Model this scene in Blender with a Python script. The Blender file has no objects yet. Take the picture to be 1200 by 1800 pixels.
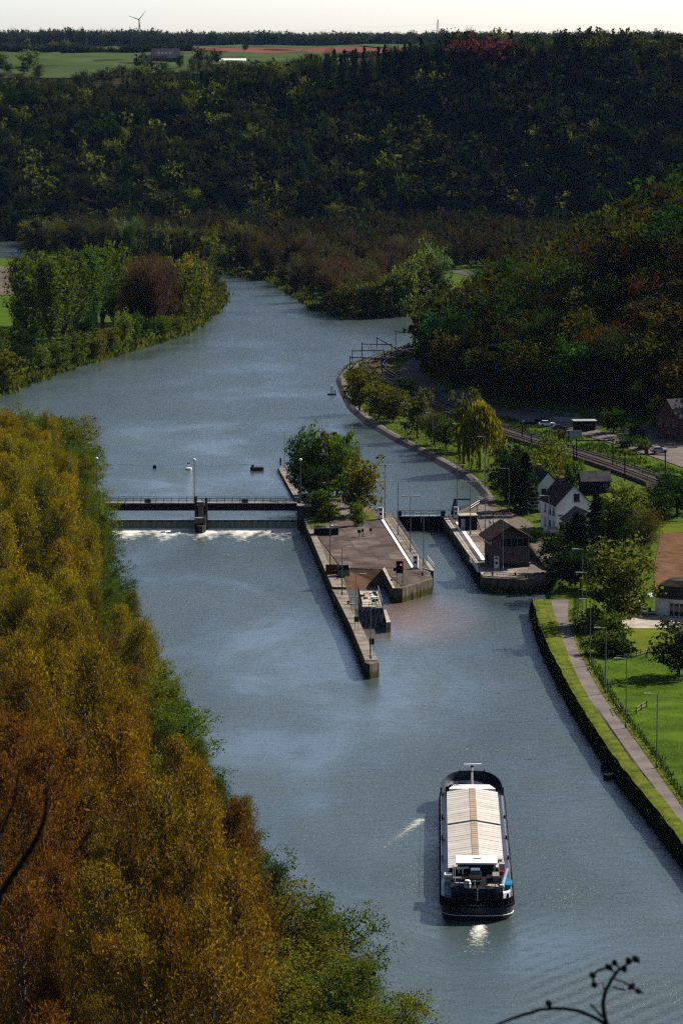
import bpy, math, random
import numpy as np
from mathutils import Vector, Matrix
R = math.radians
random.seed(7)
rng = np.random.default_rng(7)
scene = bpy.context.scene
COL = scene.collection

# ---------------------------------------------------------------- camera, sky, sun, exposure
CAM_H, FPX, TILT = 105.0, 6000.0, math.atan(825 / 6000.0)
cam_d = bpy.data.cameras.new('camera')
cam = bpy.data.objects.new('camera', cam_d)
COL.objects.link(cam)
cam.location = (0, 0, CAM_H)
cam.rotation_euler = (math.pi / 2 - TILT, 0, 0)
cam_d.sensor_fit = 'VERTICAL'
cam_d.sensor_height = 36.0
cam_d.lens = 36.0 * FPX / 1800.0
cam_d.clip_start, cam_d.clip_end = 0.5, 40000
cam_d.dof.use_dof = True
cam_d.dof.focus_distance = 650
cam_d.dof.aperture_fstop = 13
scene.camera = cam

SUN_AZ, SUN_EL = R(54), R(38)          # azimuth measured from the view direction towards the right
sun_vec = Vector((math.sin(SUN_AZ) * math.cos(SUN_EL), math.cos(SUN_AZ) * math.cos(SUN_EL), math.sin(SUN_EL)))
world = bpy.data.worlds.new('World')
scene.world = world
world.use_nodes = True
wn = world.node_tree
sky_n = wn.nodes.new('ShaderNodeTexSky')
sky_n.sky_type = 'NISHITA'
sky_n.sun_disc = False
sky_n.sun_elevation = SUN_EL
sky_n.sun_rotation = SUN_AZ
sky_n.altitude = 200
sky_n.air_density = 0.56
sky_n.dust_density = 1.3
sky_n.ozone_density = 0.9
wn.links.new(sky_n.outputs[0], wn.nodes['Background'].inputs[0])
wn.nodes['Background'].inputs[1].default_value = 0.07
sun_d = bpy.data.lights.new('sun', 'SUN')
sun_d.energy = 5.0
sun_d.angle = R(0.53)
sun_d.color = (1.0, 0.94, 0.84)
sun = bpy.data.objects.new('sun', sun_d)
COL.objects.link(sun)
sun.rotation_euler = (-sun_vec).to_track_quat('-Z', 'Y').to_euler()
sun.location = (200, 300, 400)
vs = scene.view_settings
vs.view_transform = 'Standard'
vs.look = 'None'
vs.exposure = 1.6
vs.gamma = 1.0
vs.use_curve_mapping = False
cy = scene.cycles
cy.use_denoising = False
cy.use_adaptive_sampling = False
try:
    cy.sampling_pattern = 'BLUE_NOISE'
except Exception:
    pass
try:
    cy.denoiser = 'OPENIMAGEDENOISE'
except Exception:
    pass
cy.filter_width = 1.25
cy.denoising_prefilter = 'ACCURATE'
cy.sample_clamp_direct = 4.0
cy.sample_clamp_indirect = 1.0
cy.max_bounces = 5
cy.diffuse_bounces = 1
cy.glossy_bounces = 3
cy.transmission_bounces = 3
cy.transparent_max_bounces = 8
cy.volume_bounces = 0
cy.caustics_reflective = False
cy.caustics_refractive = False

# ---------------------------------------------------------------- picture position -> place on the ground
ct, st = math.cos(TILT), math.sin(TILT)
def ray(x, y):
    a, b = (x - 600) / FPX, (900 - y) / FPX
    return np.array([a, ct + b * st, -st + b * ct])
def G(x, y, z=0.0):
    d = ray(x, y); t = (z - CAM_H) / d[2]
    return np.array([d[0] * t, d[1] * t, z])
def AT(x, y, Y):
    d = ray(x, y); t = Y / d[1]
    return np.array([d[0] * t, Y, CAM_H + d[2] * t])
def PX(x, Y):                                   # ground X of a picture column at distance Y
    return (x - 600) / FPX * Y * 1.0
UP_LEVEL, LOW_LEVEL, WEIR_Y = 1.6, 0.0, 738.0
LAND = 2.6
HAZE = 0.0000042

# ---------------------------------------------------------------- mesh helpers
def link(o):
    COL.objects.link(o); return o
def tag(o, label=None, cat=None, group=None, kind=None):
    if label: o['label'] = label
    if cat: o['category'] = cat
    if group: o['group'] = group
    if kind: o['kind'] = kind
    return o
def thing(name, label, cat, loc=(0, 0, 0), rz=0.0, group=None):
    o = link(bpy.data.objects.new(name, None))
    o.empty_display_size = 0.5
    o.location = tuple(float(v) for v in loc); o.rotation_euler = (0, 0, rz)
    return tag(o, label, cat, group)
def copy_tree(o, parent=None):
    c = link(o.copy()); c.parent = parent
    for ch in o.children:
        copy_tree(ch, c)
    return c
class MB:
    def __init__(s): s.v = []; s.f = []
    def add(s, vs_, fs):
        n = len(s.v); s.v += [tuple(map(float, p)) for p in vs_]; s.f += [tuple(i + n for i in f) for f in fs]; return s
    def box(s, c, d, rz=0.0, taper=1.0):
        hx, hy, hz = d[0] / 2, d[1] / 2, d[2] / 2
        cr, sr = math.cos(rz), math.sin(rz); P = []
        for z, k in ((-hz, 1), (hz, taper)):
            for x, y in ((-hx, -hy), (hx, -hy), (hx, hy), (-hx, hy)):
                x *= k; y *= k
                P.append((c[0] + x * cr - y * sr, c[1] + x * sr + y * cr, c[2] + z))
        return s.add(P, [(3, 2, 1, 0), (4, 5, 6, 7), (0, 1, 5, 4), (1, 2, 6, 5), (2, 3, 7, 6), (3, 0, 4, 7)])
    def tube(s, p0, p1, r0, r1=None, n=8, cap=True):
        r1 = r0 if r1 is None else r1
        a, b = Vector(p0), Vector(p1); d = (b - a)
        if d.length < 1e-6: return s
        d.normalize(); u = d.orthogonal().normalized(); w = d.cross(u); P = []
        for q, r in ((a, r0), (b, r1)):
            for i in range(n):
                t = 2 * math.pi * i / n; P.append(q + u * (r * math.cos(t)) + w * (r * math.sin(t)))
        F = [(i, (i + 1) % n, n + (i + 1) % n, n + i) for i in range(n)]
        if cap: F += [tuple(range(n - 1, -1, -1)), tuple(range(n, 2 * n))]
        return s.add(P, F)
    def path(s, pts, r, n=6):
        for i in range(len(pts) - 1):
            ra = r[i] if hasattr(r, '__len__') else r; rb = r[i + 1] if hasattr(r, '__len__') else r
            s.tube(pts[i], pts[i + 1], ra, rb, n)
        return s
    def prism(s, poly, z0, z1):
        n = len(poly)
        ar = sum(poly[i][0] * poly[(i + 1) % n][1] - poly[(i + 1) % n][0] * poly[i][1] for i in range(n))
        if ar < 0: poly = poly[::-1]
        zz0 = z0 if hasattr(z0, '__len__') else [z0] * n; zz1 = z1 if hasattr(z1, '__len__') else [z1] * n
        P = [(p[0], p[1], zz0[i]) for i, p in enumerate(poly)] + [(p[0], p[1], zz1[i]) for i, p in enumerate(poly)]
        return s.add(P, [tuple(range(n - 1, -1, -1)), tuple(range(n, 2 * n))] + [(i, (i + 1) % n, n + (i + 1) % n, n + i) for i in range(n)])
    def lathe(s, prof, c=(0, 0, 0), n=16):
        P = []
        for r, z in prof:
            for i in range(n):
                t = 2 * math.pi * i / n; P.append((c[0] + r * math.cos(t), c[1] + r * math.sin(t), c[2] + z))
        F = []
        for k in range(len(prof) - 1):
            for i in range(n):
                j = (i + 1) % n; F.append((k * n + i, k * n + j, (k + 1) * n + j, (k + 1) * n + i))
        F += [tuple(range(n - 1, -1, -1)), tuple(range((len(prof) - 1) * n, len(prof) * n))]
        return s.add(P, F)
    def loft(s, rings, closed=True, caps=True):
        n = len(rings[0]); P = [p for r in rings for p in r]; F = []
        for k in range(len(rings) - 1):
            for i in range(n if closed else n - 1):
                j = (i + 1) % n; F.append((k * n + i, k * n + j, (k + 1) * n + j, (k + 1) * n + i))
        if caps: F += [tuple(range(n - 1, -1, -1)), tuple(range((len(rings) - 1) * n, len(rings) * n))]
        return s.add(P, F)
    def mesh(s, name, m=None, smooth=False):
        me = bpy.data.meshes.new(name); me.from_pydata(s.v, [], s.f)
        if smooth: me.polygons.foreach_set('use_smooth', [True] * len(me.polygons))
        if m: me.materials.append(m)
        me.update(); return me
    def build(s, name, m, parent=None, smooth=False, bevel=0.0):
        o = link(bpy.data.objects.new(name, s.mesh(name, m, smooth)))
        if parent is not None: o.parent = parent
        if bevel:
            b = o.modifiers.new('bevel', 'BEVEL'); b.width = bevel; b.segments = 2; b.limit_method = 'ANGLE'
        return o
def child(name, me, parent, loc=(0, 0, 0), rz=0.0, scale=(1, 1, 1)):
    o = link(bpy.data.objects.new(name, me)); o.parent = parent
    o.location = tuple(float(v) for v in loc); o.rotation_euler = (0, 0, rz); o.scale = scale; return o
def np_mesh(name, V, F, m=None, attrs=None, smooth=False):
    V = np.asarray(V, np.float32); F = np.asarray(F, np.int32); k = F.shape[1]
    me = bpy.data.meshes.new(name)
    me.vertices.add(len(V)); me.vertices.foreach_set('co', V.ravel())
    me.loops.add(F.size); me.loops.foreach_set('vertex_index', F.ravel())
    me.polygons.add(len(F)); me.polygons.foreach_set('loop_start', np.arange(0, F.size, k, dtype=np.int32))
    try: me.polygons.foreach_set('loop_total', np.full(len(F), k, np.int32))
    except Exception: pass
    me.polygons.foreach_set('use_smooth', np.full(len(F), smooth))
    for an, arr in (attrs or {}).items():
        arr = np.asarray(arr, np.float32)
        if arr.ndim == 1: me.attributes.new(an, 'FLOAT', 'POINT').data.foreach_set('value', arr)
        else: me.attributes.new(an, 'FLOAT_COLOR', 'POINT').data.foreach_set('color', arr.ravel())
    if m: me.materials.append(m)
    me.update(calc_edges=True); me.validate(); return me

# ---------------------------------------------------------------- materials
class NT:
    def __init__(s, name):
        s.m = bpy.data.materials.new(name); s.m.use_nodes = True; s.t = s.m.node_tree; s.n = s.t.nodes
        s.b = s.n['Principled BSDF']; s.out = s.n['Material Output']
    def new(s, t, **kw):
        n = s.n.new(t)
        for k, v in kw.items():
            if hasattr(n, k): setattr(n, k, v)
            else: n.inputs[k.replace('_', ' ')].default_value = v
        return n
    def l(s, a, b): s.t.links.new(a, b)
    def ramp(s, stops, src):
        r = s.n.new('ShaderNodeValToRGB'); e = r.color_ramp.elements
        while len(e) < len(stops): e.new(0.5)
        for i, (p, c) in enumerate(stops):
            e[i].position = p; e[i].color = (*c, 1) if len(c) == 3 else c
        s.l(src, r.inputs[0]); return r
    def noise(s, scale, detail=4, rough=0.55, coord=None, dist=0.0):
        n = s.new('ShaderNodeTexNoise'); n.inputs['Scale'].default_value = scale; n.inputs['Detail'].default_value = detail
        n.inputs['Roughness'].default_value = rough; n.inputs['Distortion'].default_value = dist
        if coord is not None: s.l(coord, n.inputs['Vector'])
        return n
    def math(s, op, a, b=None):
        n = s.n.new('ShaderNodeMath'); n.operation = op
        for i, v in enumerate((a, b)):
            if v is None: continue
            if isinstance(v, (int, float)): n.inputs[i].default_value = v
            else: s.l(v, n.inputs[i])
        return n.outputs[0]
def hexlin(*c): return tuple(((v / 255 + 0.055) / 1.055) ** 2.4 if v / 255 > 0.04045 else v / 255 / 12.92 for v in c)
def mat(name, c1, c2=None, scale=0.6, rough=0.7, metal=0.0, bump=0.0, bscale=None, spec=0.0, detail=6, alb=0.62, worldpos=True, lo=0.35, hi=0.65):
    k = NT(name)
    g = k.new('ShaderNodeNewGeometry') if worldpos else k.new('ShaderNodeTexCoord')
    co = g.outputs['Position'] if worldpos else g.outputs['Object']
    if c2 is None: c2 = tuple(v * 0.72 for v in c1)
    c1, c2 = tuple(v * alb * .67 for v in c1), tuple(v * alb * .67 for v in c2)
    n = k.noise(scale, detail, 0.6, co)
    r = k.ramp([(lo, c2), (hi, c1)], n.outputs['Fac'])
    k.l(r.outputs[0], k.b.inputs['Base Color'])
    k.b.inputs['Roughness'].default_value = rough; k.b.inputs['Metallic'].default_value = metal
    k.b.inputs['Specular IOR Level'].default_value = spec
    if bump:
        n2 = k.noise(bscale or scale * 6, 4, 0.6, co); bp = k.new('ShaderNodeBump'); bp.inputs['Strength'].default_value = bump
        bp.inputs['Distance'].default_value = 0.1
        k.l(n2.outputs['Fac'], bp.inputs['Height']); k.l(bp.outputs[0], k.b.inputs['Normal'])
    return k.m
def leaf_mat(name, attr=False, transl=0.4):
    k = NT(name)
    if attr:
        a = k.new('ShaderNodeAttribute'); a.attribute_name = 'tint'; csrc = a.outputs['Color']
    else:
        a = k.new('ShaderNodeObjectInfo'); csrc = a.outputs['Color']
    v = k.new('ShaderNodeAttribute'); v.attribute_name = 'v'
    br = k.math('ADD', k.math('MULTIPLY', v.outputs['Fac'], 0.38), 0.115)
    hs = k.new('ShaderNodeHueSaturation'); k.l(csrc, hs.inputs['Color']); k.l(br, hs.inputs['Value'])
    k.l(k.math('ADD', k.math('MULTIPLY', v.outputs['Fac'], 0.02), 0.497), hs.inputs['Hue'])
    d = k.new('ShaderNodeBsdfDiffuse'); t = k.new('ShaderNodeBsdfTranslucent'); mx = k.new('ShaderNodeMixShader')
    k.l(hs.outputs[0], d.inputs[0]); k.l(hs.outputs[0], t.inputs[0]); mx.inputs[0].default_value = transl
    k.l(d.outputs[0], mx.inputs[1]); k.l(t.outputs[0], mx.inputs[2]); k.l(mx.outputs[0], k.out.inputs[0])
    return k.m
M = {}
M['leaf'] = leaf_mat('leaf', transl=0.42)
M['leaf_far'] = leaf_mat('leaf_far', attr=True, transl=0.35)
M['bark'] = mat('bark', (0.16, 0.13, 0.10), (0.07, 0.055, 0.04), 1.5, 0.9)
M['bark_pale'] = mat('bark_pale', (0.46, 0.40, 0.32), (0.16, 0.12, 0.09), 0.8, 0.9)
M['twig'] = mat('twig', (0.035, 0.028, 0.025), (0.02, 0.016, 0.014), 4, 0.9)
M['concrete'] = mat('concrete', (0.36, 0.31, 0.26), (0.17, 0.14, 0.115), 0.35, 0.85, bump=0.3)
M['concrete_pale'] = mat('concrete_pale', (0.58, 0.52, 0.44), (0.34, 0.29, 0.24), 0.5, 0.85, bump=0.2)
M['concrete_dark'] = mat('concrete_dark', (0.11, 0.095, 0.08), (0.045, 0.04, 0.035), 0.4, 0.9, bump=0.4)
M['slab_b'] = mat('slab_b', (0.15, 0.115, 0.105), (0.07, 0.056, 0.053), 0.25, 0.8, bump=0.25, bscale=3)
M['slab_c'] = mat('slab_c', (0.21, 0.165, 0.145), (0.10, 0.078, 0.07), 0.25, 0.8, bump=0.25, bscale=3)
M['slab'] = mat('slab', (0.175, 0.128, 0.112), (0.08, 0.062, 0.058), 0.16, 0.8, bump=0.25, bscale=3)
M['slab_red'] = mat('slab_red', (0.20, 0.115, 0.075), (0.085, 0.06, 0.045), 0.3, 0.85, bump=0.3)
M['white'] = mat('white', (0.80, 0.79, 0.76), (0.66, 0.65, 0.62), 0.8, 0.5, alb=.95)
M['white_wall'] = mat('white_wall', (0.78, 0.76, 0.70), (0.62, 0.60, 0.55), 0.3, 0.8, alb=.95)
M['steel'] = mat('steel', (0.30, 0.32, 0.33), (0.2, 0.21, 0.22), 1, 0.45, metal=0.6, spec=.3)
M['galv'] = mat('galv', (0.50, 0.52, 0.53), (0.36, 0.38, 0.39), 1, 0.5, metal=0.3)
M['dark_steel'] = mat('dark_steel', (0.035, 0.036, 0.04), (0.02, 0.02, 0.022), 1, 0.6)
M['rust'] = mat('rust', (0.20, 0.085, 0.04), (0.07, 0.035, 0.02), 0.8, 0.85, bump=0.2)
M['black'] = mat('black', (0.012, 0.012, 0.014), (0.008, 0.008, 0.009), 1, 0.5)
M['glass'] = mat('glass', (0.02, 0.025, 0.03), (0.012, 0.014, 0.018), 0.5, 0.08, spec=0.5)
M['asphalt'] = mat('asphalt', (0.245, 0.205, 0.185), (0.165, 0.138, 0.126), 0.25, 0.9, bump=0.15, alb=.6)
M['asphalt_dark'] = mat('asphalt_dark', (0.13, 0.12, 0.115), (0.08, 0.075, 0.07), 0.2, 0.9)
M['ballast'] = mat('ballast', (0.12, 0.088, 0.07), (0.06, 0.044, 0.035), 1.2, 0.95, bump=0.6)
M['wood'] = mat('wood', (0.16, 0.12, 0.085), (0.08, 0.06, 0.045), 0.8, 0.9)
M['wood_pale'] = mat('wood_pale', (0.36, 0.32, 0.26), (0.2, 0.17, 0.14), 0.8, 0.9)
M['brick'] = mat('brick', (0.22, 0.165, 0.15), (0.13, 0.10, 0.09), 1.5, 0.9, bump=0.3)
M['brick_red'] = mat('brick_red', (0.22, 0.075, 0.06), (0.13, 0.05, 0.042), 1.0, 0.9)
M['roof_tile'] = mat('roof_tile', (0.11, 0.078, 0.068), (0.055, 0.042, 0.04), 0.8, 0.8, bump=0.3)
M['roof_slate'] = mat('roof_slate', (0.12, 0.115, 0.115), (0.06, 0.058, 0.06), 0.8, 0.7, bump=0.3)
M['red_paint'] = mat('red_paint', (0.35, 0.02, 0.015), (0.22, 0.015, 0.012), 1, 0.5)
M['blue_paint'] = mat('blue_paint', (0.04, 0.25, 0.42), (0.03, 0.17, 0.3), 1, 0.5)
M['pale_blue'] = mat('pale_blue', (0.34, 0.42, 0.52), (0.26, 0.33, 0.42), 0.4, 0.5)
M['navy'] = mat('navy', (0.018, 0.026, 0.05), (0.010, 0.014, 0.03), 0.6, 0.4, spec=.3)
M['soil'] = mat('soil', (0.20, 0.112, 0.065), (0.11, 0.06, 0.036), 0.35, 0.95, bump=0.6, bscale=1.2)
M['lawn'] = mat('lawn', (0.155, 0.185, 0.022), (0.10, 0.125, 0.016), 0.15, 0.9, bump=0.15, bscale=2, alb=.6)
M['meadow'] = mat('meadow', (0.105, 0.17, 0.018), (0.045, 0.085, 0.012), 0.16, 0.9, bump=0.8, bscale=0.6, alb=.58)
M['verge'] = mat('verge', (0.15, 0.17, 0.026), (0.075, 0.10, 0.016), 0.5, 0.9, bump=0.6, bscale=2.5, alb=.66)
M['field_far'] = mat('field_far', (0.085, 0.115, 0.045), (0.055, 0.085, 0.032), 0.012, 0.9)
M['field_red'] = mat('field_red', (0.24, 0.085, 0.065), (0.17, 0.07, 0.055), 0.012, 0.9)
M['field_brown'] = mat('field_brown', (0.17, 0.14, 0.105), (0.12, 0.105, 0.075), 0.05, 0.9)
k = NT('wall_stain'); g = k.new('ShaderNodeNewGeometry'); co = g.outputs['Position']       # quay wall: pale above, weed and tide stain near the water
mp = k.new('ShaderNodeMapping'); mp.inputs['Scale'].default_value = (1, 1, .18); k.l(co, mp.inputs[0])
n1 = k.noise(1.4, 6, .65, mp.outputs[0]); sep = k.new('ShaderNodeSeparateXYZ'); k.l(co, sep.inputs[0])
up_ = k.ramp([(.3, (.03, .026, .02)), (.55, (.075, .062, .045)), (.75, (.12, .10, .075))], n1.outputs['Fac'])
lo_ = k.ramp([(.3, (.010, .012, .006)), (.7, (.05, .042, .014))], n1.outputs['Fac'])
tf = k.ramp([(.30, (1, 1, 1)), (.52, (0, 0, 0))], k.math('ADD', k.math('MULTIPLY', sep.outputs['Z'], .32), k.math('MULTIPLY', k.math('SUBTRACT', n1.outputs['Fac'], .5), .5)))
mx = k.new('ShaderNodeMix', data_type='RGBA'); k.l(tf.outputs[0], mx.inputs['Factor']); k.l(up_.outputs[0], mx.inputs[6]); k.l(lo_.outputs[0], mx.inputs[7]); k.l(mx.outputs[2], k.b.inputs['Base Color'])
k.b.inputs['Roughness'].default_value = .9; k.b.inputs['Specular IOR Level'].default_value = 0.0
bp = k.new('ShaderNodeBump'); bp.inputs['Strength'].default_value = .4; bp.inputs['Distance'].default_value = .1; k.l(n1.outputs['Fac'], bp.inputs['Height']); k.l(bp.outputs[0], k.b.inputs['Normal']); M['wall_stain'] = k.m
def emis(name, c, s):
    k = NT(name); k.b.inputs['Base Color'].default_value = (*c, 1); k.b.inputs['Emission Color'].default_value = (*c, 1)
    k.b.inputs['Emission Strength'].default_value = s; return k.m
M['red_lamp'] = emis('red_lamp', (0.9, 0.03, 0.02), 0.5)
# ---------------------------------------------------------------- land outlines (metres)
def gp(lst, z): return [tuple(G(x, y, z)[:2]) for x, y in lst]
LEFT = [(160, -300), (75, 150), (24, 280), (3, 355), (-9, 408), (-19, 470), (-28, 536), (-39, 620), (-49, 700), (-54, 741), (-58, 790), (-66, 840), (-92, 872), (-135, 900), (-135, 975)] \
    + gp([(0, 695), (60, 668), (130, 645), (230, 615), (300, 595), (350, 568), (385, 532), (380, 500), (340, 487), (200, 468), (0, 455), (-300, 448)], UP_LEVEL) + [(-3000, 1750), (-3000, -300)]
NEAR_RIGHT_PX = [(1290, 1650), (1200, 1530), (1140, 1450), (1080, 1375), (1050, 1330), (1000, 1250), (975, 1200), (945, 1140), (929, 1078)]
NEAR_RIGHT = gp(NEAR_RIGHT_PX, 0)
def off(poly, d):
    out = []
    for i, p in enumerate(poly):
        a = Vector(poly[max(0, i - 1)]); b = Vector(poly[min(len(poly) - 1, i + 1)]); t = (b - a).normalized()
        out.append((p[0] + t.y * d, p[1] - t.x * d))
    return out
RIGHT = [(220, -300), (150, 200)] + off(NEAR_RIGHT, 1.6) + gp([(962, 1048), (960, 1010), (905, 985), (880, 930), (850, 900)], 2.0) \
    + gp([(846, 874), (843, 866), (828, 852), (800, 835), (740, 800), (690, 775), (640, 745), (612, 720), (598, 692), (590, 668), (601, 650), (622, 639), (660, 624), (735, 602), (760, 597)], UP_LEVEL) \
    + [(45, 1200), (62, 1245), (66, 1300), (50, 1310)] + gp([(740, 555), (640, 560), (565, 547), (530, 522), (480, 494), (430, 487), (370, 479), (300, 470), (150, 458), (40, 453), (46, 415), (30, 398), (-300, 392)], UP_LEVEL) \
    + [(-4000, 1900), (-4000, 20000), (6000, 20000), (6000, -300)]
HILL = gp([(1330, 775)], 8) + gp([(1200, 752), (1100, 738), (1010, 728), (930, 712), (870, 702)], 6) + gp([(800, 690), (760, 665), (742, 640)], 5) + [(27, 1085), (29, 1120), (34, 1160), (48, 1215), (75, 1275), (120, 1350), (190, 1450), (320, 1640), (800, 1700), (900, 600)]
def sd_poly(poly, X, Y):
    P = np.array(poly, float); X = np.asarray(X, float); Y = np.asarray(Y, float)
    if X.size <= 3000:
        A = P; B = np.roll(P, -1, 0); E = B - A; x = X.reshape(-1, 1); y = Y.reshape(-1, 1)
        wx, wy = x - A[:, 0], y - A[:, 1]; t = np.minimum(np.maximum((wx * E[:, 0] + wy * E[:, 1]) / ((E ** 2).sum(1) + 1e-12), 0), 1)
        D = ((wx - E[:, 0] * t) ** 2 + (wy - E[:, 1] * t) ** 2).min(1); dy = np.where(np.abs(E[:, 1]) < 1e-12, 1e-12, E[:, 1])
        c = ((A[:, 1] > y) != (B[:, 1] > y)) & (x < A[:, 0] + wy * (E[:, 0] / dy)); ins = c.sum(1) % 2 == 1
        return (np.where(ins, 1, -1) * np.sqrt(D)).reshape(X.shape)
    D = np.full(X.shape, 1e18); ins = np.zeros(X.shape, bool); n = len(P)
    for i in range(n):
        ax, ay = P[i]; bx, by = P[(i + 1) % n]; ex, ey = bx - ax, by - ay
        wx, wy = X - ax, Y - ay; t = np.minimum(np.maximum((wx * ex + wy * ey) * (1 / (ex * ex + ey * ey + 1e-12)), 0), 1)
        D = np.minimum(D, (wx - ex * t) ** 2 + (wy - ey * t) ** 2)
        c = (ay > Y) != (by > Y)
        if ay != by: ins ^= c & (X < ax + (Y - ay) * (ex / (by - ay)))
    return np.where(ins, 1, -1) * np.sqrt(D)
def sstep(a, b, x):
    t = np.clip((x - a) / (b - a), 0, 1); return t * t * (3 - 2 * t)
def wob(X, Y, s, ph=0.0):
    return (np.sin(X / s + ph) * np.cos(Y / s * 1.3 + ph * 2) + 0.6 * np.sin(X / s * 2.1 - Y / s * 1.7 + ph) + 0.4 * np.cos(X / s * 3.7 + Y / s * 2.9)) / 2.0
def hgt(X, Y):
    X = np.atleast_1d(np.asarray(X, float)); Y = np.atleast_1d(np.asarray(Y, float))
    dl, dr = sd_poly(LEFT, X, Y), sd_poly(RIGHT, X, Y)
    wl = np.where(Y > WEIR_Y, UP_LEVEL, LOW_LEVEL)
    sl = np.where(Y > 1250, 0.35, np.where((Y < 700) & (dr > -30), 3.0, 0.8))
    z = wl + np.clip(np.maximum(dl, dr) * sl, -3.5, LAND - wl)
    low = np.clip((dr - 14) / 40, 0, 1) * 2.6 * sstep(690, 760, Y) * (1 - sstep(1150, 1250, Y))      # valley floor rising to the right
    z = z + low
    hd = sd_poly(HILL, X, Y)
    z = z + np.where(hd > 0, np.minimum(hd * 0.50, 62 + hd * 0.05) + 3.0 * wob(X, Y, 30) * np.clip(hd / 30, 0, 1), 0)
    yf = 1790 - 0.22 * X + 22 * np.sin(X / 70.0 + 1.0)                                                # foot of the far hill
    top = 64 + 12 * sstep(-200, 0, X) + 15 * sstep(5, 80, X)
    s = Y - yf
    far = np.clip(s / 150.0, 0, 1); far = far ** 0.9
    zf = far * top * (1 - 0.05 * wob(X, Y, 45, 1.0)) + np.where((s > 0), 4.0 * wob(X, Y, 40) * np.clip(s / 60, 0, 1) * (1 - sstep(200, 500, s)), 0)
    pl = sstep(200, 620, s) * (89 - top) + np.clip((s - 620) / 2000, 0, 1) * 7.5 + np.clip((s - 2620) / 6000, 0, 1) * 4
    z = np.where(s > 0, np.maximum(z, 2.6 + zf + np.where(s > 200, pl, 0)), z)
    cl = np.interp(Y, [-300, 7, 40, 130, 200], [102.2, 102.2, 72, 20, 2.6])                          # the cliff under the viewpoint
    z = np.where((Y < 200) & (X < 60), np.maximum(z, cl * (1 - np.clip((np.abs(X) - 25) / 35, 0, 1))), z)
    return z
def T(x, y, y0=380.0, y1=2400.0):                # where a line of sight meets the ground
    d = ray(x, y); lo, hi = y0, y1
    for n in (64, 16, 12):
        Ys = np.linspace(lo, hi, n); t = Ys / d[1]; z = CAM_H + d[2] * t; hh = hgt(d[0] * t, Ys)
        k = np.nonzero(z <= hh)[0]
        if len(k) == 0: return AT(x, y, y1)
        k = max(1, k[0]); lo, hi = Ys[k - 1], Ys[k]
    g0, g1 = z[k - 1] - hh[k - 1], z[k] - hh[k]; Y = lo + (hi - lo) * min(1, max(0, g0 / (g0 - g1 + 1e-9)))
    p = AT(x, y, Y); p[2] = hgt(p[0], p[1])[0]; return p
def TL(lst): return [T(x, y) for x, y in lst]

# ---------------------------------------------------------------- ground
k = NT('ground'); g = k.new('ShaderNodeNewGeometry'); co = g.outputs['Position']
n1 = k.noise(0.09, 6, 0.6, co); n2 = k.noise(0.9, 5, 0.7, co)
grass = k.ramp([(0.3, (0.014, 0.026, 0.005)), (0.52, (0.034, 0.052, 0.007)), (0.75, (0.062, 0.07, 0.012))], n2.outputs['Fac'])
litter = k.ramp([(0.3, (0.010, 0.010, 0.006)), (0.7, (0.028, 0.023, 0.013))], n2.outputs['Fac'])
sep = k.new('ShaderNodeSeparateXYZ'); k.l(co, sep.inputs[0])
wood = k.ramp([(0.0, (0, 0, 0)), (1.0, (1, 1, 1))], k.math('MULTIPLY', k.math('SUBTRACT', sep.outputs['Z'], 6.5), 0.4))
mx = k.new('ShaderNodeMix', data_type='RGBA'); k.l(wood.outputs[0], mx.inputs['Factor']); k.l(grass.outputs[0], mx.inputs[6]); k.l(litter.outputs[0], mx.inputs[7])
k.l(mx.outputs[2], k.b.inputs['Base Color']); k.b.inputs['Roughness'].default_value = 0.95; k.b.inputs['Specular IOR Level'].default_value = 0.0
bp = k.new('ShaderNodeBump'); bp.inputs['Strength'].default_value = 0.7; bp.inputs['Distance'].default_value = 0.4
k.l(n2.outputs['Fac'], bp.inputs['Height']); k.l(bp.outputs[0], k.b.inputs['Normal'])
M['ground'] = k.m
def spaced(a, b, s): return list(np.arange(a, b, s))
def grow(a, b, s, f=1.25):
    out = []; v = a
    while v < b: out.append(v); v += s; s *= f
    return out + [b]
xr = grow(150, 5000, 4, 1.22)
gx = np.array([-x for x in grow(140, 5000, 4, 1.22)][::-1] + spaced(-136, 150, 2.4) + xr)
gy = np.array(spaced(-250, -20, 30) + spaced(-20, 240, 8) + spaced(240, 760, 3.0) + spaced(760, 1350, 2.5) + spaced(1350, 2200, 9) + grow(2200, 9000, 20, 1.12))
XX, YY = np.meshgrid(gx, gy)
ZZ = hgt(XX.ravel(), YY.ravel())
nx, ny = len(gx), len(gy)
idx = np.arange(nx * ny).reshape(ny, nx)
F = np.stack([idx[:-1, :-1].ravel(), idx[:-1, 1:].ravel(), idx[1:, 1:].ravel(), idx[1:, :-1].ravel()], 1)
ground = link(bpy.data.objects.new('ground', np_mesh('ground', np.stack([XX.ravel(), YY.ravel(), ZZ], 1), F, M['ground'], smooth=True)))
ground['kind'] = 'structure'

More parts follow.
